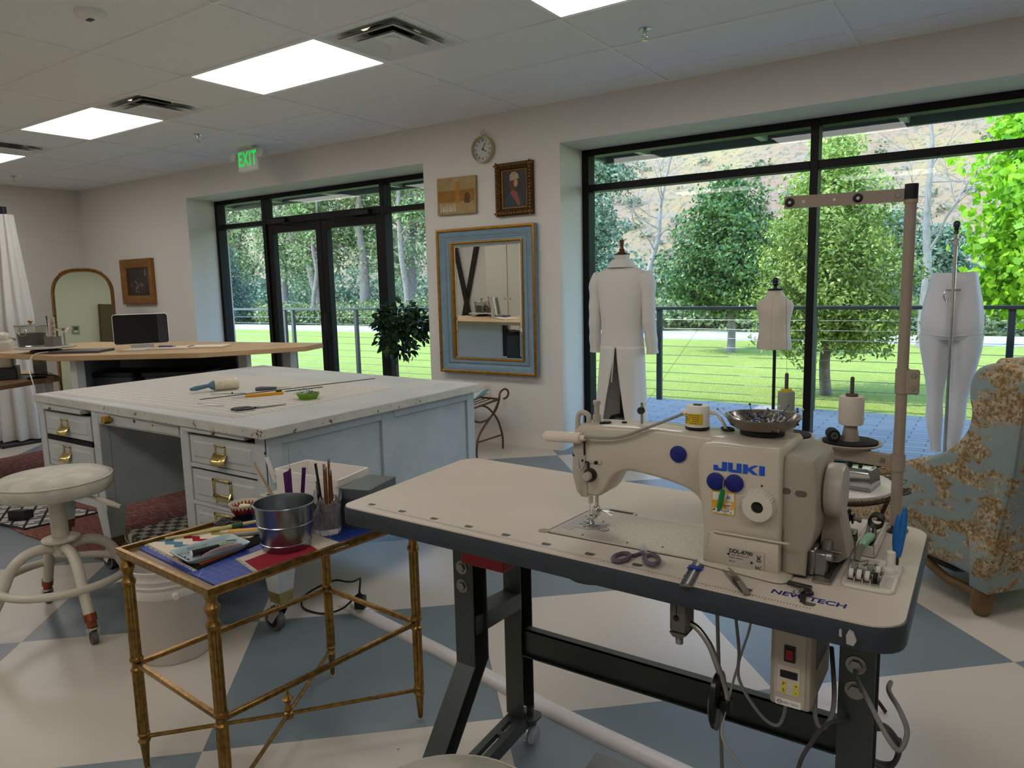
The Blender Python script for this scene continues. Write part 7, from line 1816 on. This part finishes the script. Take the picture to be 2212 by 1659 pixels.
# unframed canvas with ochre buildings
t = thing('unframed_canvas', 'small unframed ochre canvas of walls and white-robed figures, left of the portrait', 'painting', (-3.92, WY, 2.12))
x0, x1, z0, z1 = -4.128, -3.712, 1.966, 2.276
tilt = Matrix.Translation((-3.92, 0, 2.121))@Matrix.Rotation(math.radians(1.0), 4, 'Y')@Matrix.Translation((3.92, 0, -2.121))
build('canvas', MB().box(x0, x1, WY-.03, WY-.002, z0, z1, .002, tilt), mat('ochre_canvas', (172, 148, 104), .8, var=(11, (150, 124, 82), 5, .5)), t)
def cf(name, pts, m, dy=.0306): return build(name, MB().prism(pts, -.0006, 0, tilt@XZ(WY-dy)), m, t, smooth=0)
cf('painted_wall', [(-4.115, 2.07), (-3.725, 2.07), (-3.725, 2.17), (-4.115, 2.165)], mat('paint_ochre', (156, 112, 46), .8, var=(14, (136, 94, 38), 5, .5)))
cf('painted_tower', [(-3.93, 2.06), (-3.88, 2.055), (-3.882, 2.235), (-3.925, 2.237)], mat('paint_gold', (176, 130, 56), .8, var=(14, (150, 106, 40), 5, .5)), .0312)
cf('painted_arch', [(-3.83, 2.055), (-3.77, 2.055), (-3.77, 2.115), (-3.785, 2.135), (-3.80, 2.145), (-3.815, 2.135), (-3.83, 2.115)], mat('paint_umber', (96, 66, 40), .8), .0312)
rb_ = MB()
for i in range(9):
    x = -4.085+i*.019+R.uniform(-.004, .004); h = R.uniform(.05, .075); rb_.prism([(x-.007, 1.99), (x+.007, 1.988), (x+.003, 1.988+h), (x-.002, 1.99+h)], -.0006, 0, tilt@XZ(WY-.0318))
build('painted_figures', rb_, mat('paint_white', (206, 196, 178), .8), t, smooth=0)
# framed portrait, generic head-scarf figure
t = thing('framed_portrait', 'dark portrait of a person in a pale cap in an ornate gilt frame', 'painting', (-3.327, WY, 2.12))
x0, x1, z0, z1 = -3.507, -3.148, 1.916, 2.333
fo = frame_mb(x0, x1, z0, z1, 0, WY, [(0, .002), (0, .035), (.012, .048), (.03, .040), (.048, .030), (.052, .020), (.06, .020), (.062, .012)])
build('frame', fo, mat('dark_gilt', (104, 70, 30), .45, .6, var=(60, (48, 30, 16), 4, .4), bump=(120, .8)), t, smooth=20)
orn = MB()
for (xa, za, xb, zb_) in ((x0, z0, x1, z0), (x0, z1, x1, z1), (x0, z0, x0, z1), (x1, z0, x1, z1)):
    n = int(math.hypot(xb-xa, zb_-za)/.026)
    for i in range(n+1):
        f = i/n; cx_ = xa+(xb-xa)*f; cz_ = za+(zb_-za)*f
        cx_ += .018*(1 if xa == xb == x0 else -1 if xa == xb else 0); cz_ += .018*(1 if za == zb_ == z0 else -1 if za == zb_ else 0)
        orn.ball((cx_, WY-.046, cz_), (.0105, .008, .0085), 8)
build('frame_ornament', orn, M_goldwood, t)
build('inner_slip', frame_mb(x0+.058, x1-.058, z0+.058, z1-.058, 0, WY, [(0, .012), (0, .022), (.007, .020), (.009, .011)]), M_goldwood, t, smooth=20)
build('canvas', MB().box(x0+.06, x1-.06, WY-.013, WY-.004, z0+.06, z1-.06), mat('portrait_dark', (36, 28, 24), .5, var=(8, (50, 40, 34), 4, .5)), t, smooth=0)
y_ = WY-.0136
flat('painted_robe', [(-3.44, 1.98), (-3.235, 1.98), (-3.25, 2.05), (-3.285, 2.09), (-3.33, 2.10), (-3.385, 2.085), (-3.425, 2.04)], y_, mat('paint_teal', (44, 58, 62), .6), t)
flat('painted_scarf', [(-3.375, 2.10), (-3.345, 2.12), (-3.305, 2.10), (-3.275, 2.0), (-3.295, 1.99), (-3.34, 2.05)], y_-.0005, mat('paint_terracotta', (136, 74, 60), .6), t)
flat('painted_hair', ell(-3.352, 2.15, .032, .05, 18, .1), y_-.0004, mat('paint_auburn', (92, 46, 36), .6), t)
flat('painted_face', ell(-3.316, 2.170, .0195, .030, 20, -.1), y_-.001, mat('paint_skin', (190, 142, 112), .6), t)
flat('painted_cap', [(-3.375, 2.19), (-3.335, 2.195), (-3.285, 2.205), (-3.29, 2.235), (-3.318, 2.26), (-3.35, 2.258), (-3.376, 2.235)], y_-.0015, mat('paint_cream', (176, 160, 130), .6, var=(40, (146, 128, 98), 3, .5)), t)
# gilt-framed picture left of the doors: a plain dark landscape
fe = MB()
for ex_, ez_, rx_, rz_ in ((-3.322, 2.176, .0042, .0018), (-3.306, 2.175, .0036, .0018), (-3.312, 2.154, .0055, .0016)): fe.prism(ell(ex_, ez_, rx_, rz_, 10), -.0004, 0, XZ(y_-.0016))
build('painted_features', fe, mat('paint_umber', (96, 66, 40), .8), t, smooth=0)
t = thing('gilt_framed_landscape', 'dark landscape painting in a plain gilt frame left of the glass doors', 'painting', (-9.04, WY, 1.51))
x0, x1, z0, z1 = -9.40, -8.68, 1.230, 1.791
tl = Matrix.Translation((-9.04, 0, 1.51))@Matrix.Rotation(math.radians(.6), 4, 'Y')@Matrix.Translation((9.04, 0, -1.51))
build('frame', frame_mb(x0, x1, z0, z1, 0, WY, [(0, .002), (0, .045), (.02, .052), (.06, .040), (.095, .028), (.105, .028), (.108, .012)]), M_goldwood, t, smooth=20)
build('canvas', MB().box(x0+.1, x1-.1, WY-.014, WY-.004, z0+.095, z1-.095), mat('landscape_dark', (40, 30, 26), .5, var=(7, (62, 50, 42), 6, .4)), t, smooth=0)
pw = MB()
for i in range(26):
    x = -9.06+R.gauss(0, .075); z = 1.475+R.gauss(0, .025)-abs(R.gauss(0, .02)); pw.prism(ell(x, z, R.uniform(.006, .022), R.uniform(.004, .012), 8, R.uniform(-.5, .5)), -.0006, 0, XZ(WY-.0146-.00005*i))
build('painted_light', pw, mat('paint_pale', (142, 120, 106), .7), t, smooth=0)
flat('painted_gap', [(-8.90, 1.58), (-8.85, 1.58), (-8.86, 1.69), (-8.885, 1.66)], WY-.0146, mat('paint_grey', (110, 104, 100), .7), t)
# outlets
t = thing('wall_outlet', 'white wall outlet low on the pier below the blue mirror', 'outlet', (-3.668, WY, .44))
build('plate', MB().box(-3.705, -3.632, WY-.006, WY, .385, .502, .002), mat('outlet_white', (206, 198, 186), .4), t)
so_ = MB()
for z in (.463, .422):
    so_.box(-3.677, -3.674, WY-.0066, WY-.0055, z-.005, z+.006).box(-3.663, -3.660, WY-.0066, WY-.0055, z-.005, z+.006).cyl((-3.6685, WY-.0066, z-.012), (-3.6685, WY-.0055, z-.012), .003, .003, 8)
build('slots', so_, M_black, t, smooth=0)

# ------------------------------------------------------------------ potted standard plant by the doors
kx, ky = -4.83, 5.16
t = thing('potted_tree', 'dark green ball-headed ficus on a thin stem in front of the glass doors', 'plant', (kx, ky, 0))
build('pot', MB().lathe([(0, 0), (.12, 0), (.15, .24), (.16, .25), (.16, .28), (.145, .28), (.135, .25), (0, .245)], (kx, ky, 0), 32), mat('terracotta_pot', (150, 100, 74), .7), t)
build('soil', MB().cyl((kx, ky, .235), (kx, ky, .25), .136, .136, 24), mat('potting_soil', (48, 38, 30), .95), t)
build('stem', MB().tube(spline([(kx, ky, .24), (kx+.004, ky, .5), (kx-.008, ky, .75), (kx+.02, ky, .92)], 4), .011, 8), M_bark, t)
bb2 = MB()
for i in range(22):
    a = R.uniform(0, 2*PI); e_ = R.uniform(.0, 1.2); d = V((math.cos(a)*math.cos(e_), math.sin(a)*math.cos(e_), math.sin(e_))); bb2.tube(spline([(kx, ky, .8+.006*i), V((kx+.04, ky, .92))+d*.12, V((kx+.06, ky, .95))+d*.26], 3), .003, 5)
build('branches', bb2, M_bark, t)
def bigleaf(name, blobs, n, L, m, par, seed):
    RR = random.Random(seed); mb = MB()
    base = par.location
    for i in range(n):
        cx_, cy_, cz_, r_ = RR.choice(blobs); d = V((RR.gauss(0, 1), RR.gauss(0, 1), RR.gauss(0, .8))).normalized(); p = V((cx_, cy_, cz_))+d*r_*RR.uniform(.45, 1.05)
        dr = (d+V((RR.gauss(0, .5), RR.gauss(0, .5), RR.gauss(-.35, .5)))).normalized(); s_, u2, _ = basis(dr, V((RR.gauss(0, 1), RR.gauss(0, 1), 1.5)).normalized())
        l = L*RR.uniform(.7, 1.25); w_ = l*.25
        pts = [p, p+dr*l*.3+s_*w_+u2*.004, p+dr*l*.65+s_*w_*.85, p+dr*l-u2*.01, p+dr*l*.65-s_*w_*.85, p+dr*l*.3-s_*w_+u2*.004, p+dr*l*.5-u2*.008]
        mb.add(pts, [(0, 1, 6), (1, 2, 6), (2, 3, 6), (3, 4, 6), (4, 5, 6), (5, 0, 6)])
    return build(name, mb, m, par, smooth=60, recalc=False)
bigleaf('leaves', [(kx+.06, ky, .967, .2), (kx-.06, ky, .89, .17), (kx+.2, ky, .985, .17), (kx+.05, ky, 1.09, .16), (kx-.13, ky, 1.055, .11), (kx+.08, ky, .80, .14), (kx+.3, ky, 1.03, .10)], 600, .088, leaf_mat('ficus_leaves', (26, 48, 26), (36, 62, 34), (56, 86, 50), .12), t, 9)

# ------------------------------------------------------------------ wrought-iron bench with cushion by the pier
t = thing('iron_bench', 'brown wrought iron bench with curled arms below the blue mirror', 'bench', (-3.7, 4.70, 0))
M_wi = mat('bronzed_iron', (96, 70, 52), .5, .5)
for x in (-3.40, -4.05):
    YZ = lambda pts: [(x, y, z) for y, z in pts]
    e_ = MB().tube(spline(YZ([(4.866, .0), (4.866, .06), (4.86, .12), (4.81, .24), (4.74, .32), (4.65, .385), (4.56, .412)]), 5), .0085, 8)
    e_.tube(spline(YZ([(4.895, .418), (4.94, .425), (4.965, .455), (4.945, .488), (4.895, .497), (4.845, .475), (4.83, .43), (4.815, .395), (4.78, .345), (4.70, .293), (4.60, .275), (4.50, .292), (4.43, .35), (4.41, .42), (4.44, .47), (4.48, .46)]), 5), .0085, 8)
    e_.tube(spline(YZ([(4.83, .42), (4.74, .32), (4.62, .24), (4.53, .16), (4.50, .06), (4.50, .0)]), 5), .0085, 8)
    e_.tube(YZ([(4.866, .12), (4.51, .12)]), .007, 8); e_.tube(YZ([(4.83, .425), (4.44, .40)]), .0095, 8)
    build('end_frame', e_, M_wi, t)
for y, z in ((4.83, .425), (4.44, .40)): build('seat_rail', MB().cyl((-4.05, y, z), (-3.40, y, z), .008, .008, 8), M_wi, t)
sl_ = MB()
for k in range(12): x = -4.02+k*.055; sl_.tube([(x, 4.44, .402), (x, 4.83, .427)], .004, 6)
build('seat_slats', sl_, M_wi, t)
g = NT('striped_cushion_fabric', .9, .2)
X, Y, Z = g.xyz()
stp = g.math('FRACT', g.math('MULTIPLY', g.math('ADD', X, g.math('MULTIPLY', Y, .2)), 11))
g.color(g.ramp(stp, [(0, (200, 204, 206)), (.42, (112, 148, 158)), (.72, (214, 214, 212)), (.85, (150, 160, 184))], const=True)); M_stripe = g.m
cm = MB()
def cush(u, v):
    a = 2*u-1; b_ = 2*PI*v; e = (1-abs(a)**3)
    return (-3.71+a*.23, 4.66+.20*math.cos(b_)*(.9+.1*e), .466+.045*math.sin(b_)*e**.6+.02*math.cos(b_))
cm.grid(cush, 16, 20)
tag(build('seat_cushion', cm, M_stripe, loc=(-3.71, 4.66, .44), smooth=80), 'pale blue and white striped cushion on the iron bench', 'cushion')
# ------------------------------------------------------------------ wooden desk at the left with its things
DZ = .963
t = thing('standing_desk', 'angular maple-topped desk with white legs left of the glass doors', 'desk', (-5.2, 2.9, 0))
dp = [(-5.92, 2.22), (-5.16, 2.262), (-4.372, 2.79), (-4.05, 3.405), (-4.16, 3.66), (-5.05, 3.50), (-6.35, 3.10), (-6.5, 2.6)]
build('desktop', MB().prism(dp, DZ-.036, DZ, b=.003), M_wood, t, smooth=20)
M_dleg = mat('desk_white_metal', (206, 206, 206), .45)
for x, y, w_, d_ in ((-4.285, 3.45, .045, .03), (-5.22, 2.42, .04, .03), (-6.2, 2.6, .05, .03), (-4.41, 3.16, .05, .02)):
    build('leg', MB().box(x-w_, x+w_, y-d_, y+d_, 0, DZ-.036, .004), M_dleg, t)
build('side_panel', MB().prism([(-5.24, 2.46), (-5.20, 2.45), (-5.62, 2.92), (-5.66, 2.92)], .12, DZ-.036), mat('panel_blue_grey', (120, 132, 142), .5), t, smooth=0)
build('modesty_panel', MB().prism([(-6.2, 3.03), (-6.19, 3.0), (-4.66, 3.27), (-4.67, 3.30)], .25, DZ-.036), mat('modesty_dark_grey', (54, 56, 62), .5), t, smooth=0)
build('wall_side_panel', MB().prism([(-6.2, 3.06), (-6.2, 3.04), (-4.66, 3.33), (-4.67, 3.36)], .10, DZ-.036), M_dleg, t, smooth=0)
for x, y, a, lb in ((-5.28, 2.72, .45, 'grey storage tub with a black lid under the maple desk, left one'), (-4.83, 2.95, .55, 'grey storage tub with a black lid under the maple desk, right one')):
    b = thing('storage_tub', lb, 'storage box', (x, y, 0), a, 'storage tubs under the desk')
    build('tub', MB().loft([[(px_*k, py_*k, z) for px_, py_ in rrect(-.22, .22, -.15, .15, .03)] for k, z in ((.84, 0), (1.0, .78))]), mat('smoky_tub', (70, 74, 80), .3), b, local=True)
    build('lid', MB().prism(rrect(-.235, .235, -.165, .165, .035), .78, .815, b=.004), M_black, b, local=True)
    rb_ = MB()
    for k in range(6): rb_.box(-.16+k*.06, -.14+k*.06, -.149, -.146, .5, .74)
    build('ribs', rb_, mat('smoky_tub', (70, 74, 80)), b, local=True)
t = thing('desktop_monitor', 'small white-framed screen on a white stand on the maple desk', 'monitor', (-5.10, 2.82, DZ))
mf = V((.876, -.48, 0)).normalized(); mr = V((-mf.y, mf.x, 0))
MMt = frame((-5.10, 2.82, DZ), mr, V((0, 0, 1)))     # x right, y up, z toward camera
tilt_ = MMt@Matrix.Translation((0, .145, .02))@Matrix.Rotation(-.16, 4, 'X')
build('housing', MB().prism(rrect(-.178, .178, -.108, .108, .02), -.016, .0, tilt_, b=.003), M_white, t)
build('screen', MB().prism(rrect(-.174, .174, -.104, .104, .017), .0, .0012, tilt_), mat('black_screen_glass', (6, 6, 7), .3, spec=.25), t, smooth=20)
build('side_strip', MB().prism(rrect(.108, .170, -.100, .100, .008), .0012, .0016, tilt_), mat('dark_strip', (20, 20, 23), .25), t, smooth=0)
build('stand', MB().box(-.075, .075, .002, .13, -.05, -.03, .004, MMt).box(-.085, .085, .0, .01, -.06, .07, .003, MMt), M_white, t)
for i, (dx, dy) in enumerate(((.0, 0),)):
    tag(build('tablet_card', MB().prism([(-.1, -.02), (.06, -.02), (.06, .05), (-.1, .05)], 0, .006, rotz((-5.03, 2.73, DZ+.0005), .5), b=.001), mat('white_card', (224, 222, 218), .4), loc=(-5.03, 2.73, DZ), smooth=20), 'thin white pad lying in front of the screen', 'notepad')
tag(build('laptop', MB().prism(rrect(-.17, .17, -.115, .115, .015), 0, .016, rotz((-5.30, 2.50, DZ+.0005), .62), b=.002), mat('space_grey_metal', (96, 92, 98), .35, .7), loc=(-5.3, 2.5, DZ)), 'closed dark grey laptop on the left of the maple desk', 'laptop')
for x, y, a, lb in ((-4.90, 2.93, .6, 'white notebook with a blue pen across it beside the screen stand'), (-4.74, 3.10, .62, 'open cream notebook at the right of the maple desk')):
    nb_ = MB().box(-.13, .13, -.095, .095, .0, .012, .002, rotz((x, y, DZ+.0005), a))
    tag(build('notebook', nb_, mat('cream_pages', (216, 206, 190), .8), loc=(x, y, DZ)), lb, 'notebook')
penlike('blue_pen', 'blue pen lying on the white notebook on the maple desk', 'pen', (-4.98, 2.87, DZ+.018), (-4.86, 2.93, DZ+.018), [(0, .8, .005, .005, mat('blue_pen_plastic', (34, 40, 130), .35), 'barrel'), (.8, 1, .005, .002, M_steel, 'tip')])
# cake-stand board with glass pot and pencil holder
t = thing('marble_board', 'round white marble board on a dark foot on the maple desk', 'cake stand', (-5.62, 2.42, DZ))
build('foot', MB().lathe([(0, 0), (.10, 0), (.10, .014), (.07, .020), (.065, .030), (0, .030)], (-5.60, 2.40, DZ), 32), mat('dark_wood_foot', (60, 38, 26), .45), t)
build('board', MB().lathe([(0, .030), (.185, .030), (.19, .034), (.19, .042), (.187, .045), (0, .045)], (-5.60, 2.40, DZ), 48), mat('white_marble', (214, 208, 198), .3, var=(8, (190, 184, 176), 6, .3)), t)
BZ2 = DZ+.0455
px, py = -5.665, 2.345
t = thing('glass_ice_bucket', 'clear lidded glass bucket half full of cream contents on the marble board', 'jar', (px, py, BZ2))
build('glass', MB().lathe([(0, 0), (.082, 0), (.088, .004), (.098, .135), (.101, .145), (.098, .145), (.085, .008), (0, .006)], (px, py, BZ2), 36), mat('thin_clear_glass', (240, 240, 230), .05, trans=.9, ior=1.2), t)
build('contents', MB().lathe([(0, .007), (.082, .008), (.088, .092), (0, .096)], (px, py, BZ2), 32), mat('cream_powder', (178, 160, 104), .8), t)
build('lid', MB().lathe([(0, .147), (.102, .147), (.102, .151), (.02, .156), (0, .156)], (px, py, BZ2), 36), M_clear, t)
build('lid_knob', MB().lathe([(0, .155), (.008, .156), (.007, .163), (.016, .170), (.016, .178), (.008, .183), (0, .184)], (px, py, BZ2), 16), M_oldbrass, t)
build('band', MB().torus((px, py, BZ2+.142), .1, .003, n=36, k=6), M_chrome, t)
build('handle', MB().torus((px+.07, py-.085, BZ2+.105), .028, .0025, (.6, -.8, 0), 20, 6), M_chrome, t)
t = thing('chrome_dish', 'small chrome dish on the far side of the marble board', 'dish', (-5.52, 2.44, BZ2))
build('bowl', MB().lathe([(0, 0), (.028, 0), (.028, .003), (.005, .008), (.005, .085), (.03, .095), (.06, .118), (.056, .118), (.028, .100), (0, .096)], (-5.535, 2.50, BZ2), 24), M_chrome, t)
t = thing('pencil_box', 'small square grey pencil holder on the marble board', 'pen holder', (-5.485, 2.40, BZ2))
hb2 = MB()
for q in ((-.036, .036, -.036, -.033), (-.036, .036, .033, .036), (-.036, -.033, -.033, .033), (.033, .036, -.033, .033)): hb2.box(*q, 0, .068, 0, rotz((-5.485, 2.40, BZ2), .4))
hb2.box(-.034, .034, -.034, .034, 0, .004, 0, rotz((-5.485, 2.40, BZ2), .4))
build('box', hb2, mat('taupe_grey_felt', (116, 110, 100), .8), t, smooth=0)
for dx, dy, tx, ty, h, r_, m_, lb, nm in ((-.012, -.010, -.035, -.01, .21, .0045, M_black, 'dark brush handle in the grey pencil holder, leftmost', 'brush'), (-.004, -.014, -.012, -.01, .185, .006, M_white, 'white pen in the grey pencil holder', 'pen'), (.012, .0, .012, .0, .2, .0085, mat('red_print_ruler', (190, 96, 90), .5, var=(90, (214, 190, 180), 3, .2)), 'red-printed stick in the grey pencil holder', 'stick'), (.022, .006, .026, .006, .2, .0085, mat('green_print_ruler', (104, 132, 92), .5, var=(90, (206, 200, 186), 3, .2)), 'green-printed stick in the grey pencil holder', 'stick')):
    a = V((-5.485+dx, 2.40+dy, BZ2+.006)); b = V((-5.485+tx, 2.40+ty, BZ2+h))
    tag(build(nm, MB().cyl(a, b, r_, r_*.9, 10), m_, loc=a), lb, nm)
cable('charging_cable', 'white charging cable hanging off the maple desk front edge', [(-5.42, 2.41, DZ+.008), (-5.45, 2.33, DZ+.010), (-5.44, 2.245, DZ-.005), (-5.40, 2.19, DZ-.08), (-5.33, 2.17, .85), (-5.26, 2.16, .74), (-5.24, 2.16, .60)], .0035, M_cord_white)
# lower desk wing with overlocker
t = thing('low_work_table', 'lower maple work table at the left edge of the photo', 'table', (-6.3, 2.3, 0))
LZ = .745
lp_ = [(-5.55, 1.80), (-5.755, 2.145), (-5.90, 2.50), (-5.895, 2.61), (-6.50, 2.78), (-7.25, 2.45), (-6.5, 1.45)]
build('tabletop', MB().prism(lp_, LZ-.032, LZ, b=.003), M_wood, t, smooth=20)
for x, y in ((-5.95, 2.53), (-6.9, 2.4), (-5.75, 1.9), (-6.5, 1.6)): build('leg', MB().box(x-.03, x+.03, y-.03, y+.03, 0, LZ-.032, .003), M_dleg, t)
ox, oy = -6.23, 2.33
om = rotz((ox, oy, LZ), -.45)
t = thing('overlock_machine', 'cream overlock sewing machine cut by the left edge of the photo', 'sewing machine', (ox, oy, LZ))
build('base', MB().prism([(-.12, 0), (.12, 0), (.10, .055), (.06, .085), (-.12, .085)], -.2, .13, om@Matrix(((0, 0, 1, 0), (-1, 0, 0, 0), (0, 1, 0, 0), (0, 0, 0, 1))), b=.006), mat('overlock_dark_base', (44, 46, 54), .4), t); OVL = t
build('body', MB().box(-.20, .10, -.05, .10, .085, .29, .02, om, seg=3), mat('overlock_cream', (196, 188, 172), .4), t)
build('top_cover', MB().box(-.20, .08, -.07, .08, .27, .345, .03, om, seg=3), mat('overlock_cream', (196, 188, 172)), t)
for x, z in ((.05, .23), (.05, .135), (.085, .14), (.0, .135)):
    build('dial', MB().lathe([(0, 0), (.018, 0), (.016, .016), (.006, .018), (0, .018)], om@V((x, -.05, z)), 18, axis=om.to_3x3()@V((0, -1, 0))), mat('overlock_dial', (176, 170, 156), .4), t)
build('label_strip', MB().box(-.15, .06, -.002, .002, -.012, .012, 0, om@Matrix.Translation((0, -.108, .068))@Matrix.Rotation(-.9, 4, 'X')), mat('label_grey_blue', (96, 104, 122), .5), t, smooth=0)
tag(build('dark_snips', MB().tube(spline([(-5.955, 2.40, LZ+.008), (-5.935, 2.46, LZ+.012), (-5.92, 2.52, LZ+.009)], 4), [.006, .009, .010, .010, .010, .009, .008, .007, .004], 8), M_black, loc=(-5.93, 2.46, LZ)), 'black handled snips lying on the low work table', 'snips')
build('power_cord', MB().tube(spline([(-6.1, 2.42, LZ+.03), (-6.1, 2.52, LZ+.02), (-6.08, 2.58, LZ+.012), (-6.0, 2.60, LZ+.006), (-5.95, 2.62, LZ-.02), (-5.96, 2.64, LZ-.2)], 6), .004, 8), M_cord_black, OVL)

# white drape on its stand at the far left
dx, dy = -7.70, 3.02
t = thing('white_drape', 'tall white fabric draped on a stand at the left edge of the photo', 'drape', (dx, dy, 0))
def dr(u, v):
    a = 2*PI*u; z = .03+2.07*v
    r_ = .075+.14*(1-v)**1.1+.025*math.sin(PI*v)
    pinch = .16 if v < .49 else .0
    r_ *= 1-.22*math.exp(-((v-.46)/.05)**2)
    f = 1+(.10+.10*(1-v))*math.sin(11*a+3*v)+.05*math.sin(23*a+7*v)
    return (dx+.10*v+r_*f*math.cos(a), dy+r_*f*math.sin(a), z)
build('fabric', MB().grid(dr, 110, 40, wrap=True), mat('white_voile', (220, 218, 216), .85), t, smooth=80)
build('pole', MB().cyl((dx+.10, dy, .02), (dx+.10, dy, 2.10), .015, .015, 12), M_black, t)
build('top_cap', MB().cyl((dx+.11, dy, 2.08), (dx+.11, dy, 2.17), .03, .03, 16), M_black, t)
build('base', MB().box(dx-.38, dx+.30, dy-.30, dy+.28, 0, .022, .004), M_black, t)
build('tie', MB().torus((dx+.05, dy, 1.0), .17, .012, (.2, .1, 1), 36, 8), mat('grey_tie_rope', (140, 134, 126), .8), t)
tag(build('paint_brush', MB().box(-.03, .03, -.008, .008, 0, .13, .004, rotz((dx+.27, dy-.16, .79), .6)), mat('bristle_grey', (150, 146, 136), .9, bump=(90, .6)), loc=(dx+.27, dy-.16, .79)), 'grey tassel hanging in front of the white drape', 'tassel')

# arched gilt mirror leaning in the corner
ac = V((-9.0, 4.30, 0)); an = V((.70, -.715, 0)).normalized(); at_ = V((-an.y, an.x, 0))
AM = frame(ac, at_, V((0, 0, 1)))@Matrix.Rotation(math.radians(-2.6), 4, 'X')   # x right, y up, z toward viewer
t = thing('arched_mirror', 'tall arched gilt mirror leaning in the far left corner', 'mirror', ac)
hw, h1, h2 = .340, 1.36, 1.665
def archpts(hw_, hs, ht, zb=.05):
    pts = [(hw_, zb), (hw_, hs)]
    pts += [(hw_*math.copysign(abs(math.cos(a))**.72, math.cos(a)), hs+(ht-hs)*math.sin(a)**.9) for a in [PI*i/28 for i in range(1, 28)]]
    return pts+[(-hw_, hs), (-hw_, zb)]
outer = archpts(hw, h1, h2)
inn = archpts(hw-.034, h1, h2-.034, .085)
fm_ = MB()
n = len(outer)
rings = [[AM@V((p[0], p[1], d)) for p in pts] for pts, d in ((outer, 0), (outer, .03), (archpts(hw-.008, h1, h2-.008, .06), .042), (archpts(hw-.022, h1, h2-.022, .075), .030), (archpts(hw-.03, h1, h2-.03, .08), .036), (inn, .018))]
fm_.loft(rings, caps=False)
build('frame', fm_, mat('aged_gilt', (150, 110, 60), .4, .6, var=(30, (110, 76, 40), 4, .5)), t, smooth=35)
build('glass', MB().prism(inn, .010, .016, AM), MATS.get('arch_glass') or mat('arch_glass', (205, 216, 196), .0, 1), t, smooth=0)
orn = MB()
for k in range(34):
    f = -1+2*k/33; a = PI/2-f*.62; p = AM@V((hw*math.copysign(abs(math.cos(a))**.72, math.cos(a)), h1+(h2-h1)*math.sin(a)**.9, .035)); q = .011+.006*(1-abs(f))*abs(math.sin(k*1.7)); orn.ball(p, (q*1.2, q, q*.9), 7)
build('carved_crest', orn, mat('aged_gilt', (126, 88, 44)), t)
for s in (-1, 1):
    sf = MB()
    for k in range(9): sf.ball(AM@V((s*(hw-.02)+.012*math.sin(k*1.3), .06+.02*k, .03)), (.026-.0015*k, .022, .018), 8)
    build('scroll_foot', sf, mat('aged_gilt', (126, 88, 44)), t)

# ------------------------------------------------------------------ the back of the room, seen only in the mirrors
t = thing('steel_cross_brace', 'dark steel cross brace against the back wall, seen in the blue mirror', 'brace', (-9.2, YB+.06, 0))
def beam(a, b, w_, y): 
    a, b = V((a[0], y, a[1])), V((b[0], y, b[1])); d = (b-a).normalized(); return MB().box(0, (b-a).length, -w_, w_, -.02, .02, .003, frame(a, d, V((d.z, 0, -d.x))))
M_brace = mat('weathered_black_steel', (34, 31, 29), .5, .4, var=(20, (60, 54, 50), 5, .3))
build('beam', beam((-8.79, 2.62), (-9.476, .0), .05, YB+.05), M_brace, t, smooth=20)
build('beam', beam((-9.53, 2.62), (-8.945, .0), .05, YB+.095), M_brace, t, smooth=20)
t = thing('white_wardrobe', 'tall white cupboard on the back wall, seen in the blue mirror', 'cupboard', (-8.0, YB+.02, 0))
build('carcass', MB().box(-8.53, -7.45, YB+.02, YB+.30, 0, 2.28, .004), mat('wardrobe_white', (200, 194, 182), .5), t)
for x0, x1 in ((-8.50, -8.0), (-7.98, -7.48)):
    d = build('door', MB().box(x0, x1, YB+.30, YB+.32, .08, 2.22, .004), mat('wardrobe_white', (200, 194, 182)), t)
    build('knob', MB().ball((x1-.05 if x0 < -8.2 else x0+.05, YB+.335, 1.1), .015, 12), M_brass, d)
t = thing('thermostat', 'small white thermostat on the back wall, reflected in the arched mirror', 'thermostat', (-6.35, YB, 1.26))
build('plate', MB().box(-6.42, -6.28, YB, YB+.018, 1.18, 1.34, .004), mat('thermo_grey', (150, 154, 148), .5), t)
build('display', MB().box(-6.395, -6.305, YB+.018, YB+.0195, 1.255, 1.32), mat('thermo_dark', (84, 88, 90), .3), t, smooth=0)
build('display_light', MB().box(-6.385, -6.315, YB+.018, YB+.02, 1.215, 1.24), M_white, t, smooth=0)
tag(build('wooden_post', MB().box(-5.90, -5.55, YB+.02, YB+.10, 0, 1.78, .004), mat('dark_post_wood', (92, 78, 60), .6), loc=(-5.72, YB+.06, 0)), 'dark upright board against the back wall, reflected in the arched mirror', 'board')
